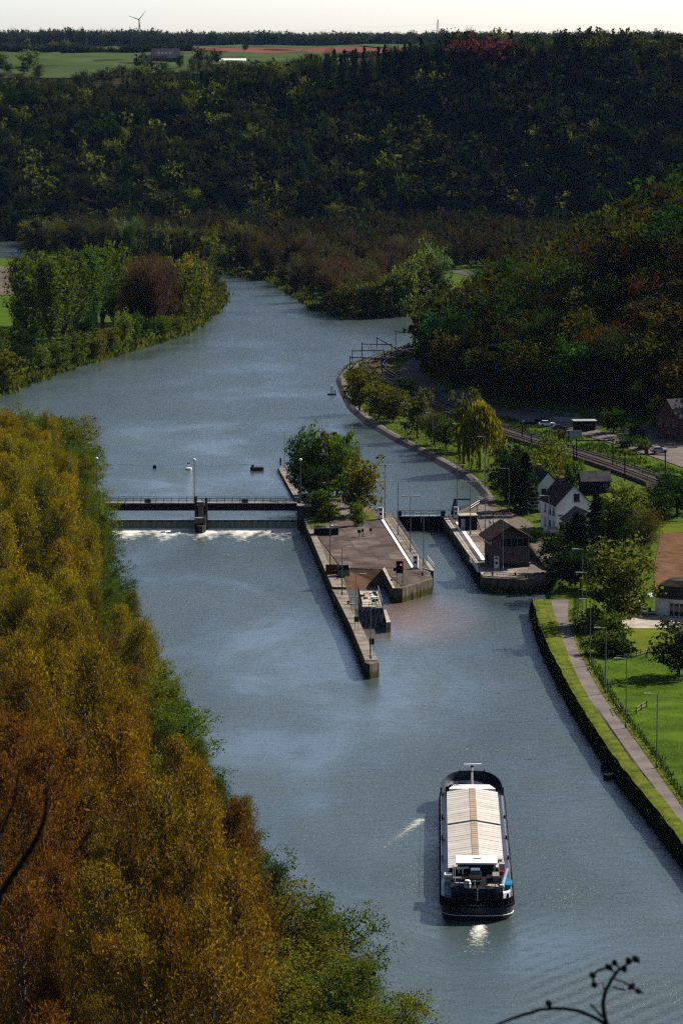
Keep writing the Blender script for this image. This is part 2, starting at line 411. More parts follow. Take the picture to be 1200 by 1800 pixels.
# ---------------------------------------------------------------- water
def water_mat(name, wake=False):
    k = NT(name); g = k.new('ShaderNodeNewGeometry'); co = g.outputs['Position']
    mp = k.new('ShaderNodeMapping'); mp.inputs['Scale'].default_value = (1.0, 0.55, 1.0); k.l(co, mp.inputs[0])
    patch = k.noise(0.018, 4, 0.55, mp.outputs[0], 1.2)
    patch2 = k.noise(0.07, 3, 0.5, mp.outputs[0], 0.8)
    pm = k.math('ADD', k.math('MULTIPLY', patch.outputs['Fac'], 0.7), k.math('MULTIPLY', patch2.outputs['Fac'], 0.3))
    mp2 = k.new('ShaderNodeMapping'); mp2.inputs['Scale'].default_value = (0.6, 1.0, 1.0); mp2.inputs['Rotation'].default_value = (0, 0, 0.25); k.l(co, mp2.inputs[0])
    r1 = k.noise(0.6, 5, 0.6, mp2.outputs[0], 0.5); r2 = k.noise(1.9, 5, 0.68, co, 0.3)
    hgt_ = k.math('ADD', k.math('MULTIPLY', r1.outputs['Fac'], 0.8), k.math('MULTIPLY', r2.outputs['Fac'], 0.42))
    silt = k.ramp([(0.35, (0.024, 0.036, 0.036)), (0.7, (0.036, 0.048, 0.045))], patch2.outputs['Fac'])
    base = silt.outputs[0]
    if wake:
        sep = k.new('ShaderNodeSeparateXYZ'); k.l(co, sep.inputs[0])
        cx, cy_, rad = SILT
        dx = k.math('MULTIPLY', k.math('SUBTRACT', sep.outputs['X'], cx), 1.0); dy = k.math('MULTIPLY', k.math('SUBTRACT', sep.outputs['Y'], cy_), 0.42)
        dd = k.math('SQRT', k.math('ADD', k.math('MULTIPLY', dx, dx), k.math('MULTIPLY', dy, dy)))
        fac = k.math('SUBTRACT', 1.0, k.math('DIVIDE', dd, rad)); fac = k.math('MULTIPLY', fac, k.math('ADD', r1.outputs['Fac'], 0.3))
        cl = k.new('ShaderNodeClamp'); k.l(fac, cl.inputs[0])
        mx = k.new('ShaderNodeMix', data_type='RGBA'); k.l(cl.outputs[0], mx.inputs['Factor']); k.l(base, mx.inputs[6]); mx.inputs[7].default_value = (0.12, 0.07, 0.05, 1)
        base = mx.outputs[2]
        # waves spreading from the barge: two families of crests either side of its track
        bx, by, ba = BARGE_WAKE
        lx = k.math('SUBTRACT', sep.outputs['X'], bx); ly = k.math('SUBTRACT', by, sep.outputs['Y'])
        wv = None
        for sgn in (-1, 1):
            ph = k.math('ADD', k.math('MULTIPLY', k.math('MULTIPLY', lx, sgn), 2.1), k.math('MULTIPLY', ly, 1.55))
            ph = k.math('ADD', ph, k.math('MULTIPLY', r1.outputs['Fac'], 5.0))
            w_ = k.math('SINE', ph)
            side = k.new('ShaderNodeMapRange', interpolation_type='SMOOTHSTEP'); k.l(k.math('MULTIPLY', lx, sgn), side.inputs[0]); side.inputs[1].default_value = 2.0; side.inputs[2].default_value = 7.0
            aft = k.new('ShaderNodeMapRange', interpolation_type='SMOOTHSTEP'); k.l(k.math('SUBTRACT', k.math('MULTIPLY', ly, 0.42), k.math('MULTIPLY', lx, sgn)), aft.inputs[0]); aft.inputs[1].default_value = -14.0; aft.inputs[2].default_value = 4.0
            w_ = k.math('MULTIPLY', w_, k.math('MULTIPLY', side.outputs[0], aft.outputs[0]))
            wv = w_ if wv is None else k.math('ADD', wv, w_)
        hgt_ = k.math('ADD', hgt_, k.math('MULTIPLY', wv, 0.16))
    k.l(base, k.b.inputs['Base Color'])
    bp = k.new('ShaderNodeBump'); bp.inputs['Distance'].default_value = 0.48
    st_ = k.ramp([(0.38, (0.28,) * 3), (0.60, (1.0,) * 3)], pm); k.l(st_.outputs[0], bp.inputs['Strength'])
    k.l(hgt_, bp.inputs['Height']); k.l(bp.outputs[0], k.b.inputs['Normal'])
    ro = k.ramp([(0.38, (0.04,) * 3), (0.60, (0.12,) * 3)], pm); k.l(ro.outputs[0], k.b.inputs['Roughness'])
    k.b.inputs['IOR'].default_value = 1.333
    return k.m
sp = G(715, 1085, 0); SILT = (float(sp[0]), float(sp[1]), 16.0)
bp_ = G(836, 1610, 0); BARGE_WAKE = (float(bp_[0]), float(bp_[1]), 0.03)
M['water_low'] = water_mat('water_low', True)
M['water_up'] = water_mat('water_up')
def sheet(name, xs, ys, z, m):
    xs, ys = np.array(xs, float), np.array(ys, float); A, B = np.meshgrid(xs, ys); n = len(xs); id_ = np.arange(A.size).reshape(len(ys), n)
    F = np.stack([id_[:-1, :-1].ravel(), id_[:-1, 1:].ravel(), id_[1:, 1:].ravel(), id_[1:, :-1].ravel()], 1)
    o = link(bpy.data.objects.new(name, np_mesh(name, np.stack([A.ravel(), B.ravel(), np.full(A.size, z)], 1), F, m))); o['kind'] = 'structure'; return o
GATE_Y = float(G(740, 908, 2.9)[1])
sheet('river_water', np.linspace(-160, 260, 12), np.linspace(-250, WEIR_Y + 0.2, 30), LOW_LEVEL, M['water_low'])
lockpx = PX(700, GATE_Y) - 6
o = MB(); c0 = G(640, 930, 0); 
o.prism([(PX(640, 745), WEIR_Y + 0.2), (PX(830, 745), WEIR_Y + 0.2), (PX(845, GATE_Y), GATE_Y), (PX(660, GATE_Y), GATE_Y)], -0.3, LOW_LEVEL)
lc = o.build('lock_water', M['water_low']); lc['kind'] = 'structure'
o = MB(); zz = UP_LEVEL
xs_ = PX(640, 745)
o.add([(-400, WEIR_Y + 1.2, zz), (xs_, WEIR_Y + 1.2, zz), (xs_, GATE_Y, zz), (60, GATE_Y, zz), (140, GATE_Y + 10, zz), (140, 2300, zz), (-700, 2300, zz)], [tuple(range(7))])
up = o.build('upstream_water', M['water_up']); up['kind'] = 'structure'

# ---------------------------------------------------------------- draped sheets: fields, lawns, roads
def drape_poly(name, pts, m, dz=0.06, cuts=3, parent=None):
    import bmesh
    bm = bmesh.new(); vs_ = [bm.verts.new((p[0], p[1], 0)) for p in pts]; bm.faces.new(vs_)
    bmesh.ops.triangulate(bm, faces=bm.faces[:])
    for _ in range(cuts):
        es = [e for e in bm.edges if e.calc_length() > 3.0]
        if not es: break
        bmesh.ops.subdivide_edges(bm, edges=es, cuts=1, use_grid_fill=True)
    bmesh.ops.triangulate(bm, faces=bm.faces[:])
    P = np.array([v.co[:] for v in bm.verts]); z = hgt(P[:, 0], P[:, 1])
    for v, zz in zip(bm.verts, z): v.co.z = zz + dz
    bmesh.ops.recalc_face_normals(bm, faces=bm.faces[:])
    me = bpy.data.meshes.new(name); bm.to_mesh(me); bm.free(); me.materials.append(m)
    o = link(bpy.data.objects.new(name, me)); o['kind'] = 'structure'
    return o
def resample(P, step):
    P = [np.array(p, float) for p in P]; out = [P[0]]
    for a, b in zip(P[:-1], P[1:]):
        n = max(1, int(np.linalg.norm(b[:2] - a[:2]) / step))
        for i in range(1, n + 1): out.append(a + (b - a) * i / n)
    return np.array(out)
def smooth_line(P, it=2):
    P = [np.array(p, float) for p in P]
    for _ in range(it):
        Q = [P[0]]
        for a, b in zip(P[:-1], P[1:]): Q += [a * .75 + b * .25, a * .25 + b * .75]
        P = Q + [P[-1]]
    return np.array(P)
def offset_line(P, d):
    P = np.asarray(P, float); t = np.gradient(P[:, :2], axis=0); t /= np.linalg.norm(t, axis=1)[:, None] + 1e-9
    out = P.copy(); out[:, 0] += t[:, 1] * d; out[:, 1] -= t[:, 0] * d; return out
def ribbon(name, Lp, Rp, m, dz=0.08, z=None, kind='structure'):
    n = len(Lp); V = []; na = 5
    for i in range(n):
        for j in range(na):
            p = Lp[i] + (Rp[i] - Lp[i]) * j / (na - 1); V.append(p[:3].copy())
    V = np.array(V); V[:, 2] = (hgt(V[:, 0], V[:, 1]) + dz) if z is None else z
    id_ = np.arange(len(V)).reshape(n, na)
    F = np.stack([id_[:-1, :-1].ravel(), id_[:-1, 1:].ravel(), id_[1:, 1:].ravel(), id_[1:, :-1].ravel()], 1)
    o = link(bpy.data.objects.new(name, np_mesh(name, V, F, m))); o['kind'] = kind; return o
def two_edges(l, r, n=60):
    L_, R_ = smooth_line(TL(l)), smooth_line(TL(r))
    def even(P):
        s = np.concatenate([[0], np.cumsum(np.linalg.norm(np.diff(P[:, :2], axis=0), axis=1))]); u = np.linspace(0, s[-1], n)
        return np.stack([np.interp(u, s, P[:, i]) for i in range(3)], 1)
    return even(L_), even(R_)
def centre(pts, w, n=90):
    C = smooth_line(TL(pts)); s = np.concatenate([[0], np.cumsum(np.linalg.norm(np.diff(C[:, :2], axis=0), axis=1))]); u = np.linspace(0, s[-1], n)
    C = np.stack([np.interp(u, s, C[:, i]) for i in range(3)], 1)
    return offset_line(C, -w / 2), offset_line(C, w / 2), C

# towpath near, with verge strips
pl, pr = two_edges([(966, 1055), (974, 1085), (985, 1120), (1008, 1180), (1045, 1258), (1090, 1328), (1150, 1412), (1260, 1560)], [(1000, 1055), (998, 1085), (1003, 1110), (1033, 1180), (1068, 1238), (1122, 1308), (1180, 1395), (1300, 1550)], 120)
ribbon('towpath', pl, pr, M['asphalt'], 0.10)
vl = pl + (pl - pr) * 0.42; ribbon('verge', vl, pl + (pr - pl) * 0.03, M['verge'], 0.13)
vr = pr + (pr - pl) * 0.28; ribbon('verge', pr - (pr - pl) * 0.03, vr, M['verge'], 0.13)
# towpath upstream
ul, ur, uc = centre([(868, 905), (858, 876), (832, 845), (800, 823), (745, 795), (692, 769), (650, 742), (620, 715), (606, 690), (597, 666), (607, 652), (628, 642), (662, 631)], 3.0, 140)
ribbon('upstream_towpath', ul, ur, M['asphalt'], 0.10)
el = offset_line(uc, -1.75); ribbon('verge', el, offset_line(uc, -1.45), M['concrete_pale'], 0.16)
# road along the hill foot and its forecourt
rl, rr, rc = centre([(1290, 845), (1200, 812), (1100, 778), (1000, 751), (930, 738), (880, 725), (830, 708), (770, 690), (730, 668), (716, 650), (727, 638), (748, 626)], 6.5, 120)
ribbon('road', rl, rr, M['asphalt'], 0.12)
drape_poly('forecourt', [p[:2] for p in TL([(880, 722), (925, 742), (985, 756), (1060, 752), (1030, 734), (930, 716)])], M['asphalt'], 0.09)
drape_poly('side_road', [p[:2] for p in TL([(1120, 748), (1140, 775), (1135, 795), (1200, 812), (1200, 785), (1180, 760), (1155, 750)])], M['asphalt'], 0.09)
# far road in the side valley
fr, fr2, _ = centre([(780, 472), (830, 484), (870, 492), (930, 500)], 8, 30)
ribbon('far_road', fr, fr2, M['asphalt_dark'], 0.15)
# lawns, meadow, ploughed field, gravel court
drape_poly('meadow', [p[:2] for p in TL([(1050, 1172), (1120, 1150), (1200, 1140), (1330, 1190), (1400, 1500), (1300, 1520), (1210, 1420), (1140, 1320), (1085, 1245)])], M['meadow'], 0.08, 5)
drape_poly('garden_lawn', [p[:2] for p in TL([(1085, 1104), (1180, 1104), (1230, 1130), (1180, 1152), (1090, 1146), (1078, 1125)])], M['lawn'], 0.08, 3)
drape_poly('garden_court', [p[:2] for p in TL([(1090, 1082), (1250, 1082), (1250, 1105), (1088, 1105)])], M['concrete_pale'], 0.10, 3)
drape_poly('ploughed_field', [p[:2] for p in TL([(1160, 938), (1300, 930), (1400, 1050), (1220, 1052), (1150, 1038), (1148, 1000)])], M['soil'], 0.10, 4)
drape_poly('garden_grass', [p[:2] for p in TL([(1125, 925), (1300, 915), (1300, 936), (1155, 944)])], M['lawn'], 0.07, 3)
drape_poly('verge', [p[:2] for p in TL([(880, 735), (950, 757), (1000, 770), (1060, 782), (1200, 835), (1200, 852), (1100, 815), (1000, 782), (890, 752)])], M['meadow'], 0.10, 4)
drape_poly('garden_grass', [p[:2] for p in TL([(1040, 870), (1080, 850), (1110, 865), (1075, 890)])], M['lawn'], 0.07, 3)
# left bank fields and plateau fields
drape_poly('field', [p[:2] for p in TL([(-200, 590), (0, 572), (40, 548), (45, 520), (-200, 520)])], M['meadow'], 0.1, 4)
drape_poly('field', [p[:2] for p in TL([(-200, 519), (45, 519), (40, 470), (-200, 462)])], M['field_brown'], 0.1, 4)
def far_field(name, x0, x1, Ya, Yb, m):
    P = []
    n = 14; V = []
    for i in range(n):
        for j in range(n):
            Y = Ya + (Yb - Ya) * j / (n - 1); xa, xb = PX(x0, Y), PX(x1, Y); V.append((xa + (xb - xa) * i / (n - 1), Y, 0))
    V = np.array(V); V[:, 2] = hgt(V[:, 0], V[:, 1]) + 0.9
    id_ = np.arange(n * n).reshape(n, n); F = np.stack([id_[:-1, :-1].ravel(), id_[1:, :-1].ravel(), id_[1:, 1:].ravel(), id_[:-1, 1:].ravel()], 1)
    o = link(bpy.data.objects.new(name, np_mesh(name, V, F, m))); o['kind'] = 'structure'
far_field('plateau_field', -200, 620, 2250, 3200, M['field_far'])
far_field('red_field', 335, 760, 3230, 3900, M['field_red'])
far_field('plateau_field', -200, 330, 3210, 4300, M['field_far'])
far_field('plateau_field', 340, 900, 3930, 4700, M['field_far'])
far_field('plateau_field', 880, 1300, 2350, 3600, M['field_far'])

# ---------------------------------------------------------------- foam
def foam_mat(name, scale, thr, stretch, soft=0.12):
    k = NT(name); g = k.new('ShaderNodeTexCoord'); mp = k.new('ShaderNodeMapping'); mp.inputs['Scale'].default_value = stretch; k.l(g.outputs['Object'], mp.inputs[0])
    n = k.noise(scale, 7, 0.72, mp.outputs[0], 1.5); a = k.new('ShaderNodeAttribute'); a.attribute_name = 'v'
    f = k.math('ADD', n.outputs['Fac'], k.math('MULTIPLY', k.math('SUBTRACT', a.outputs['Fac'], 0.5), 0.75))
    r = k.ramp([(thr - soft, (0, 0, 0)), (thr + soft, (1, 1, 1))], f)
    k.b.inputs['Base Color'].default_value = (0.48, 0.465, 0.40, 1); k.b.inputs['Roughness'].default_value = 0.8
    k.l(r.outputs[0], k.b.inputs['Alpha']); return k.m
def foam(name, P, dens, z, m, label):
    """P: rows of points across; dens: foam thickness per point, 0..1"""
    P = np.array(P, float); n, c = P.shape[:2]; V = P.reshape(-1, P.shape[2]); V = np.concatenate([V[:, :2], np.full((len(V), 1), 0.0)], 1)
    o0 = V.mean(0); V = V - o0
    id_ = np.arange(n * c).reshape(n, c); F = np.stack([id_[:-1, :-1].ravel(), id_[:-1, 1:].ravel(), id_[1:, 1:].ravel(), id_[1:, :-1].ravel()], 1)
    o = link(bpy.data.objects.new(name, np_mesh(name, V, F, m, {'v': np.asarray(dens, float).ravel()}))); o.location = (o0[0], o0[1], z)
    return tag(o, label, 'foam', kind='stuff')
M['foam_weir'] = foam_mat('foam_weir', 0.6, 0.56, (0.6, 0.9, 1.0), .2)
M['foam_wash'] = foam_mat('foam_wash', 0.9, 0.66, (1.3, 0.8, 1.0), 0.2)
M['foam_wave'] = foam_mat('foam_wave', 2.2, 0.66, (.55, 1.3, 1.0), 0.14)
rows, dn = [], []
for j in range(15):
    Y = WEIR_Y - 0.6 - 26 * (j / 14) ** 1.2; rows.append([(-56 + 47 * i / 40, Y, 0) for i in range(41)])
    dn.append([max(0, 1.22 - 1.2 * (j / 14) ** 0.55 + 0.12 * math.sin(i * 0.9) + 0.1 * math.sin(i * 2.3 + j)) for i in range(41)])
foam('weir_foam', rows, dn, 0.035, M['foam_weir'], 'white foam churning below the two weir gates')
# ---------------------------------------------------------------- trees
NOM = {'poplar': (21.0, 8.5), 'round': (14.0, 10.5), 'bare': (15.0, 10.0), 'spruce': (14.0, 5.5), 'willow': (15.0, 11.0), 'bush': (5.0, 6.0), 'column': (28.0, 8.0)}
def unit(v): return v / (np.linalg.norm(v, axis=-1, keepdims=True) + 1e-9)
def tubes(segs, n=5):
    V, F = [], []
    for (a, b, ra, rb) in segs:
        a, b = np.array(a), np.array(b); d = unit(b - a); u = np.cross(d, [0, 0, 1.0]) if abs(d[2]) < 0.95 else np.cross(d, [1.0, 0, 0]); u = unit(u); w = np.cross(d, u)
        k0 = len(V); 
        for q, r in ((a, ra), (b, rb)):
            for i in range(n):
                t = 2 * math.pi * i / n; V.append(q + u * r * math.cos(t) + w * r * math.sin(t))
        F += [(k0 + i, k0 + (i + 1) % n, k0 + n + (i + 1) % n, k0 + n + i) for i in range(n)]
    return np.array(V), np.array(F)
def leaves(C, U, L, W, g, quad=True):
    n = len(C); U = unit(U); S = unit(np.cross(U, g.normal(size=(n, 3))))
    L = L[:, None] if hasattr(L, '__len__') else L; W = W[:, None] if hasattr(W, '__len__') else W
    if quad:
        V = np.stack([C - U * L * .5, C + S * W * .5, C + U * L * .5, C - S * W * .5], 1).reshape(-1, 3); F = np.arange(4 * n).reshape(n, 4); v = np.repeat(g.random(n), 4)
    else:
        V = np.stack([C - U * L * .5 + S * W * .5, C + U * L * .5, C - U * L * .5 - S * W * .5], 1).reshape(-1, 3); F = np.arange(3 * n).reshape(n, 3); v = np.repeat(g.random(n), 3)
    return V, F, v
def gen_tree(kind, seed, nl, ls, quad=True, nlimb=None):
    g = np.random.default_rng(seed); H, W = NOM[kind]; segs = []
    def limb(p, d, L, r, n=4, curve=0.25):
        pts = [np.array(p, float)]; d = unit(np.array(d, float))
        for i in range(n):
            d = unit(d + np.array([0, 0, curve / n]) + g.normal(0, 0.10, 3)); q = pts[-1] + d * L / n; segs.append((pts[-1], q, r * (1 - i / n) + .02, r * (1 - (i + 1) / n) + .015)); pts.append(q)
        return np.array(pts)
    lean = g.normal(0, 0.02, 2); tr = H * (0.022 if kind in ('poplar', 'column') else 0.026)
    top = {'poplar': .97, 'column': .97, 'spruce': .99, 'round': .72, 'bare': .75, 'willow': .6, 'bush': .4}[kind]
    tp = [np.array([0, 0, -0.8])]; nt = 7
    for i in range(1, nt + 1): tp.append(np.array([lean[0] * H * i / nt + g.normal(0, .12), lean[1] * H * i / nt + g.normal(0, .12), H * top * i / nt]))
    for i in range(nt): segs.append((tp[i], tp[i + 1], tr * (1 - .9 * i / nt), tr * (1 - .9 * (i + 1) / nt)))
    tp = np.array(tp)
    def on_trunk(z): return np.array([np.interp(z, tp[:, 2], tp[:, j]) for j in (0, 1)] + [z])
    if kind == 'spruce':
        nb = nlimb or 70; C, U, L = [], [], []
        per = max(2, nl // nb)
        for i in range(nb):
            z = H * (0.06 + 0.92 * (i + g.random()) / nb); rr = W / 2 * (1 - z / H) ** 0.85 * g.uniform(.75, 1.1) + .15; a = i * 2.4 + g.normal(0, .3); d = np.array([math.cos(a), math.sin(a), -0.28])
            t = g.random(per) ** .7; P = on_trunk(z) + d * rr * t[:, None] + g.normal(0, .12, (per, 3)) + np.array([0, 0, .18]) * (t[:, None] ** 2) * rr
            C.append(P); U.append(np.tile(d, (per, 1)) + g.normal(0, .35, (per, 3)))
        C, U = np.concatenate(C), np.concatenate(U)
        V, F, v = leaves(C, U, ls * g.uniform(1.0, 2.0, len(C)), ls * .6, g, quad)
    elif kind == 'willow':
        limbs = [limb(on_trunk(H * g.uniform(.25, .55)), [math.cos(a), math.sin(a), 1.5], H * g.uniform(.35, .5), tr * .4, curve=-.5) for a in g.uniform(0, 6.28, 16)]
        ns = nl // 14; C = []; U = []
        for i in range(ns):
            a = g.uniform(0, 6.28); r = W / 2 * math.sqrt(g.random()); lob = 1 + .18 * math.sin(3 * a + seed) ; r *= lob
            z0 = H * (0.99 - 0.42 * (r / (W / 2)) ** 2) - abs(g.normal(0, .5)); z1 = max(1.0, z0 - H * g.uniform(.15, .62)); m = 14
            zz = np.linspace(z0, z1, m); p = np.stack([r * math.cos(a) + g.normal(0, .12, m), r * math.sin(a) + g.normal(0, .12, m), zz], 1); C.append(p); U.append(np.tile([0, 0, -1.0], (m, 1)) + g.normal(0, .25, (m, 3)))
        C, U = np.concatenate(C), np.concatenate(U); V, F, v = leaves(C, U, ls * 2.6, ls * .7, g, quad)
    elif kind in ('poplar', 'column'):
        nb = nlimb or (46 if kind == 'poplar' else 70); C, U = [], []; per = nl // nb
        for i in range(nb):
            z = H * (.12 + .80 * (i + g.random()) / nb) ** 1.0; f = (z / H)
            env = (math.sin(math.pi * min(1, (f * .84 + .18))) ** .9 if kind == 'column' else (min(1, f / .3) ** .5) * (1.04 - f) ** .75 * 1.25) * W / 2
            a = i * 2.4 + g.normal(0, .4); sl = 1.25 if kind == 'poplar' else 2.0
            P = limb(on_trunk(z), [math.cos(a), math.sin(a), sl], env * g.uniform(.95, 1.5) * (1.25 if kind == 'poplar' else 1.6), max(.045, tr * .36 * (1 - f * .6)), curve=.75)
            t = g.uniform(.22, 1.05, per) ** .8 * (len(P) - 1); k0 = np.clip(t.astype(int), 0, len(P) - 2); q = P[k0] + (P[k0 + 1] - P[k0]) * (t - k0)[:, None]
            nc = 6; cc = g.normal(0, .8, (nc, 3)); ci = g.integers(0, nc, per)
            q = q + cc[ci] + g.normal(0, .30, (per, 3)) * [1, 1, 1.5]
            C.append(q); U.append(g.normal(0, .5, (per, 3)) + [0, 0, 1.0] + .35 * np.array([math.cos(a), math.sin(a), 0]))
        C, U = np.concatenate(C), np.concatenate(U)
        keep = (C[:, 2] > .6) & (C[:, 2] < H * 1.04); C, U = C[keep], U[keep]
        if kind == 'column': U = g.normal(size=U.shape) + [0, 0, .3]; V, F, v = leaves(C, U, ls * g.uniform(.7, 1.4, len(C)), ls * .8, g, quad)
        else:
            V, F, v = leaves(C, U, ls * 1.3 * g.lognormal(0, .45, len(C)), ls * .5 * g.lognormal(0, .35, len(C)), g, quad)
            if quad:                                            # fine upright shoots standing out of the crown
                ends = np.array([b for (a, b, ra, rb) in segs if rb < .03]); q = ends[g.integers(0, len(ends), 330)] + g.normal(0, .5, (330, 3)) + [0, 0, .5]
                V2, F2, v2 = leaves(q, g.normal(0, .28, (330, 3)) + [0, 0, 1.0] + unit(q * [1, 1, 0]) * .35, g.uniform(1.0, 2.3, 330), np.full(330, .075), g, True)
                F = np.concatenate([F, F2 + len(V)]); V = np.concatenate([V, V2]); v = np.concatenate([v, v2 * .35])
    else:
        nb = nlimb or (26 if kind != 'bush' else 18); C, U = [], []; z0 = {'round': .2, 'bare': .22, 'bush': .05}[kind]; per = nl // nb
        lob = g.uniform(.75, 1.2, 6)
        for i in range(nb):
            f = z0 + (.95 - z0) * (i + g.random()) / nb; a = i * 2.4 + g.normal(0, .3)
            zc = .58 if kind != 'bush' else .45
            env = math.sqrt(max(.05, 1 - ((f - zc) / (.50 if f > zc else .52)) ** 2)) * W / 2 * lob[int((a % 6.28) / 6.28 * 6) % 6] * g.uniform(.8, 1.12)
            zb = H * min(top * .95, max(.1, f * .72)); st_ = on_trunk(zb); tgt = np.array([math.cos(a) * env, math.sin(a) * env, H * f]) * [1, 1, 1]
            d = tgt - st_; P = limb(st_, d, np.linalg.norm(d) * 1.0, max(.03, tr * .42 * (1 - f * .5)), curve=.25)
            if kind == 'bare':
                t = g.uniform(.15, 1.0, per) * (len(P) - 1); k0 = np.clip(t.astype(int), 0, len(P) - 2); q = P[k0] + (P[k0 + 1] - P[k0]) * (t - k0)[:, None]
                q = q + g.normal(0, .9, (per, 3)); C.append(q); U.append(unit(d)[None] * .7 + g.normal(0, .55, (per, 3)) + [0, 0, .5])
            else:
                nc = 5; cc = np.concatenate([P[1:][g.integers(0, len(P) - 1, nc)] + g.normal(0, W * .075, (nc, 3)), tgt[None]]); ci = g.integers(0, nc + 1, per)
                sg = W * .062 * g.uniform(.6, 1.2, nc + 1); q = cc[ci] + g.normal(0, 1, (per, 3)) * sg[ci][:, None] * [1, 1, .75]
                C.append(q); U.append(g.normal(size=(per, 3)))
        C, U = np.concatenate(C), np.concatenate(U)
        keep = C[:, 2] > .15; C, U = C[keep], U[keep]
        if kind == 'bare': V, F, v = leaves(C, U, ls * g.uniform(1.2, 3.2, len(C)), ls * .26, g, quad)
        else: s_ = g.lognormal(0, .35, len(C)); V, F, v = leaves(C, U, ls * s_, ls * .8 * s_, g, quad)
    return tubes(segs), (V, F, v)
PROTO = {}
def proto(kind, lod):
    key = (kind, lod)
    if key not in PROTO:
        nv, nl, ls = {'hi': (4, 9000, .235), 'mid': (3, 4200, .50), 'low': (3, 1500, .85)}[lod]
        if kind == 'column': nl = int(nl * 1.2)
        if kind == 'bare' : ls *= 1.0; nl = int(nl * 1.15)
        if kind == 'bush': nl = nl // 2; ls *= .7
        if kind == 'spruce': ls *= .8
        out = []
        for s in range(nv):
            (tv, tf), (cv, cf, v) = gen_tree(kind, s * 31 + hash(kind) % 1 + {'poplar': 1, 'round': 2, 'bare': 3, 'spruce': 4, 'willow': 5, 'bush': 6, 'column': 7}[kind], nl, ls)
            bm_ = M['bark_pale'] if kind == 'poplar' and lod == 'hi' else M['bark']
            out.append((np_mesh(f'{kind}_trunk', tv, tf, bm_, smooth=True), np_mesh(f'{kind}_crown', cv, cf, M['leaf'], {'v': v})))
        PROTO[key] = out
    return PROTO[key]
NTREE = 0
def tree(p, h, w, kind, lod, colour, label, group, name=None):
    global NTREE; NTREE += 1
    tm, cm = proto(kind, lod)[random.randrange(len(proto(kind, lod)))]; H, W = NOM[kind]
    o = thing(name or {'poplar': 'poplar_tree', 'round': 'leafy_tree', 'bare': 'bare_tree', 'spruce': 'spruce_tree', 'willow': 'willow_tree', 'bush': 'bush', 'column': 'poplar_tree'}[kind], label, 'bush' if kind == 'bush' else 'tree', p, random.uniform(0, 6.28), group)
    o.scale = (w / W, w / W, h / H)
    child('trunk' if kind != 'bush' else 'stem', tm, o); c = child('crown' if kind != 'bush' else 'foliage', cm, o)
    b = random.uniform(.82, 1.2); c.color = tuple(min(1, v * b * random.uniform(.9, 1.1)) for v in colour) + (1,)
    return o
ORANGE = (0.36, 0.165, 0.014); RUSTY = (0.27, 0.10, 0.016); GOLD = (0.48, 0.33, 0.018); OLIVE = (0.22, 0.20, 0.018); GREEN = (0.115, 0.17, 0.018); LIME = (0.22, 0.27, 0.025)
DKGREEN = (0.035, 0.065, 0.014); BROWN = (0.088, 0.080, 0.034); REDBROWN = (0.17, 0.065, 0.03); PURPLE = (0.19, 0.05, 0.055); FIR = (0.018, 0.040, 0.016); PALEG = (0.19, 0.24, 0.06); PINK = (0.42, 0.28, 0.26)
def mixc(a, b, t): return tuple(x * (1 - t) + y * t for x, y in zip(a, b))

# --- the belt of poplars along the left bank
bank = np.array([p for p in LEFT if 200 < p[1] < 900 and p[0] < 60])
def bankx(Y): return float(np.interp(Y, bank[:, 1], bank[:, 0]))
placed = []
def free(x, y, r):
    for (a, b, q) in placed:
        if (a - x) ** 2 + (b - y) ** 2 < (min(r, q)) ** 2: return False
    placed.append((x, y, r)); return True
tries = 0; belt = []
while len(belt) < 330 and tries < 12000:
    tries += 1
    Y = 288 + (846 - 288) * random.random() ** 0.9; bx = bankx(Y); x0 = -0.1 * Y - 5
    X = random.uniform(x0, bx - 1.5); edge = bx - X
    if Y > 835 and edge < 4: continue
    r = 4.5 if edge > 9 else 4.0
    if free(X, Y, r): belt.append((X, Y, edge))
def belt_zone(Y, edge):
    return ('at the bottom edge' if Y < 345 else 'level with the barge stern' if Y < 410 else 'level with the barge bow' if Y < 490 else 'between barge and guide wall tip' if Y < 580 else 'level with the guide wall' if Y < 660 else 'level with the lock island' if Y < 725 else 'beside the weir bridge') + (', close to the water' if edge < 12 else ', mid belt' if edge < 24 else ', far from the water')
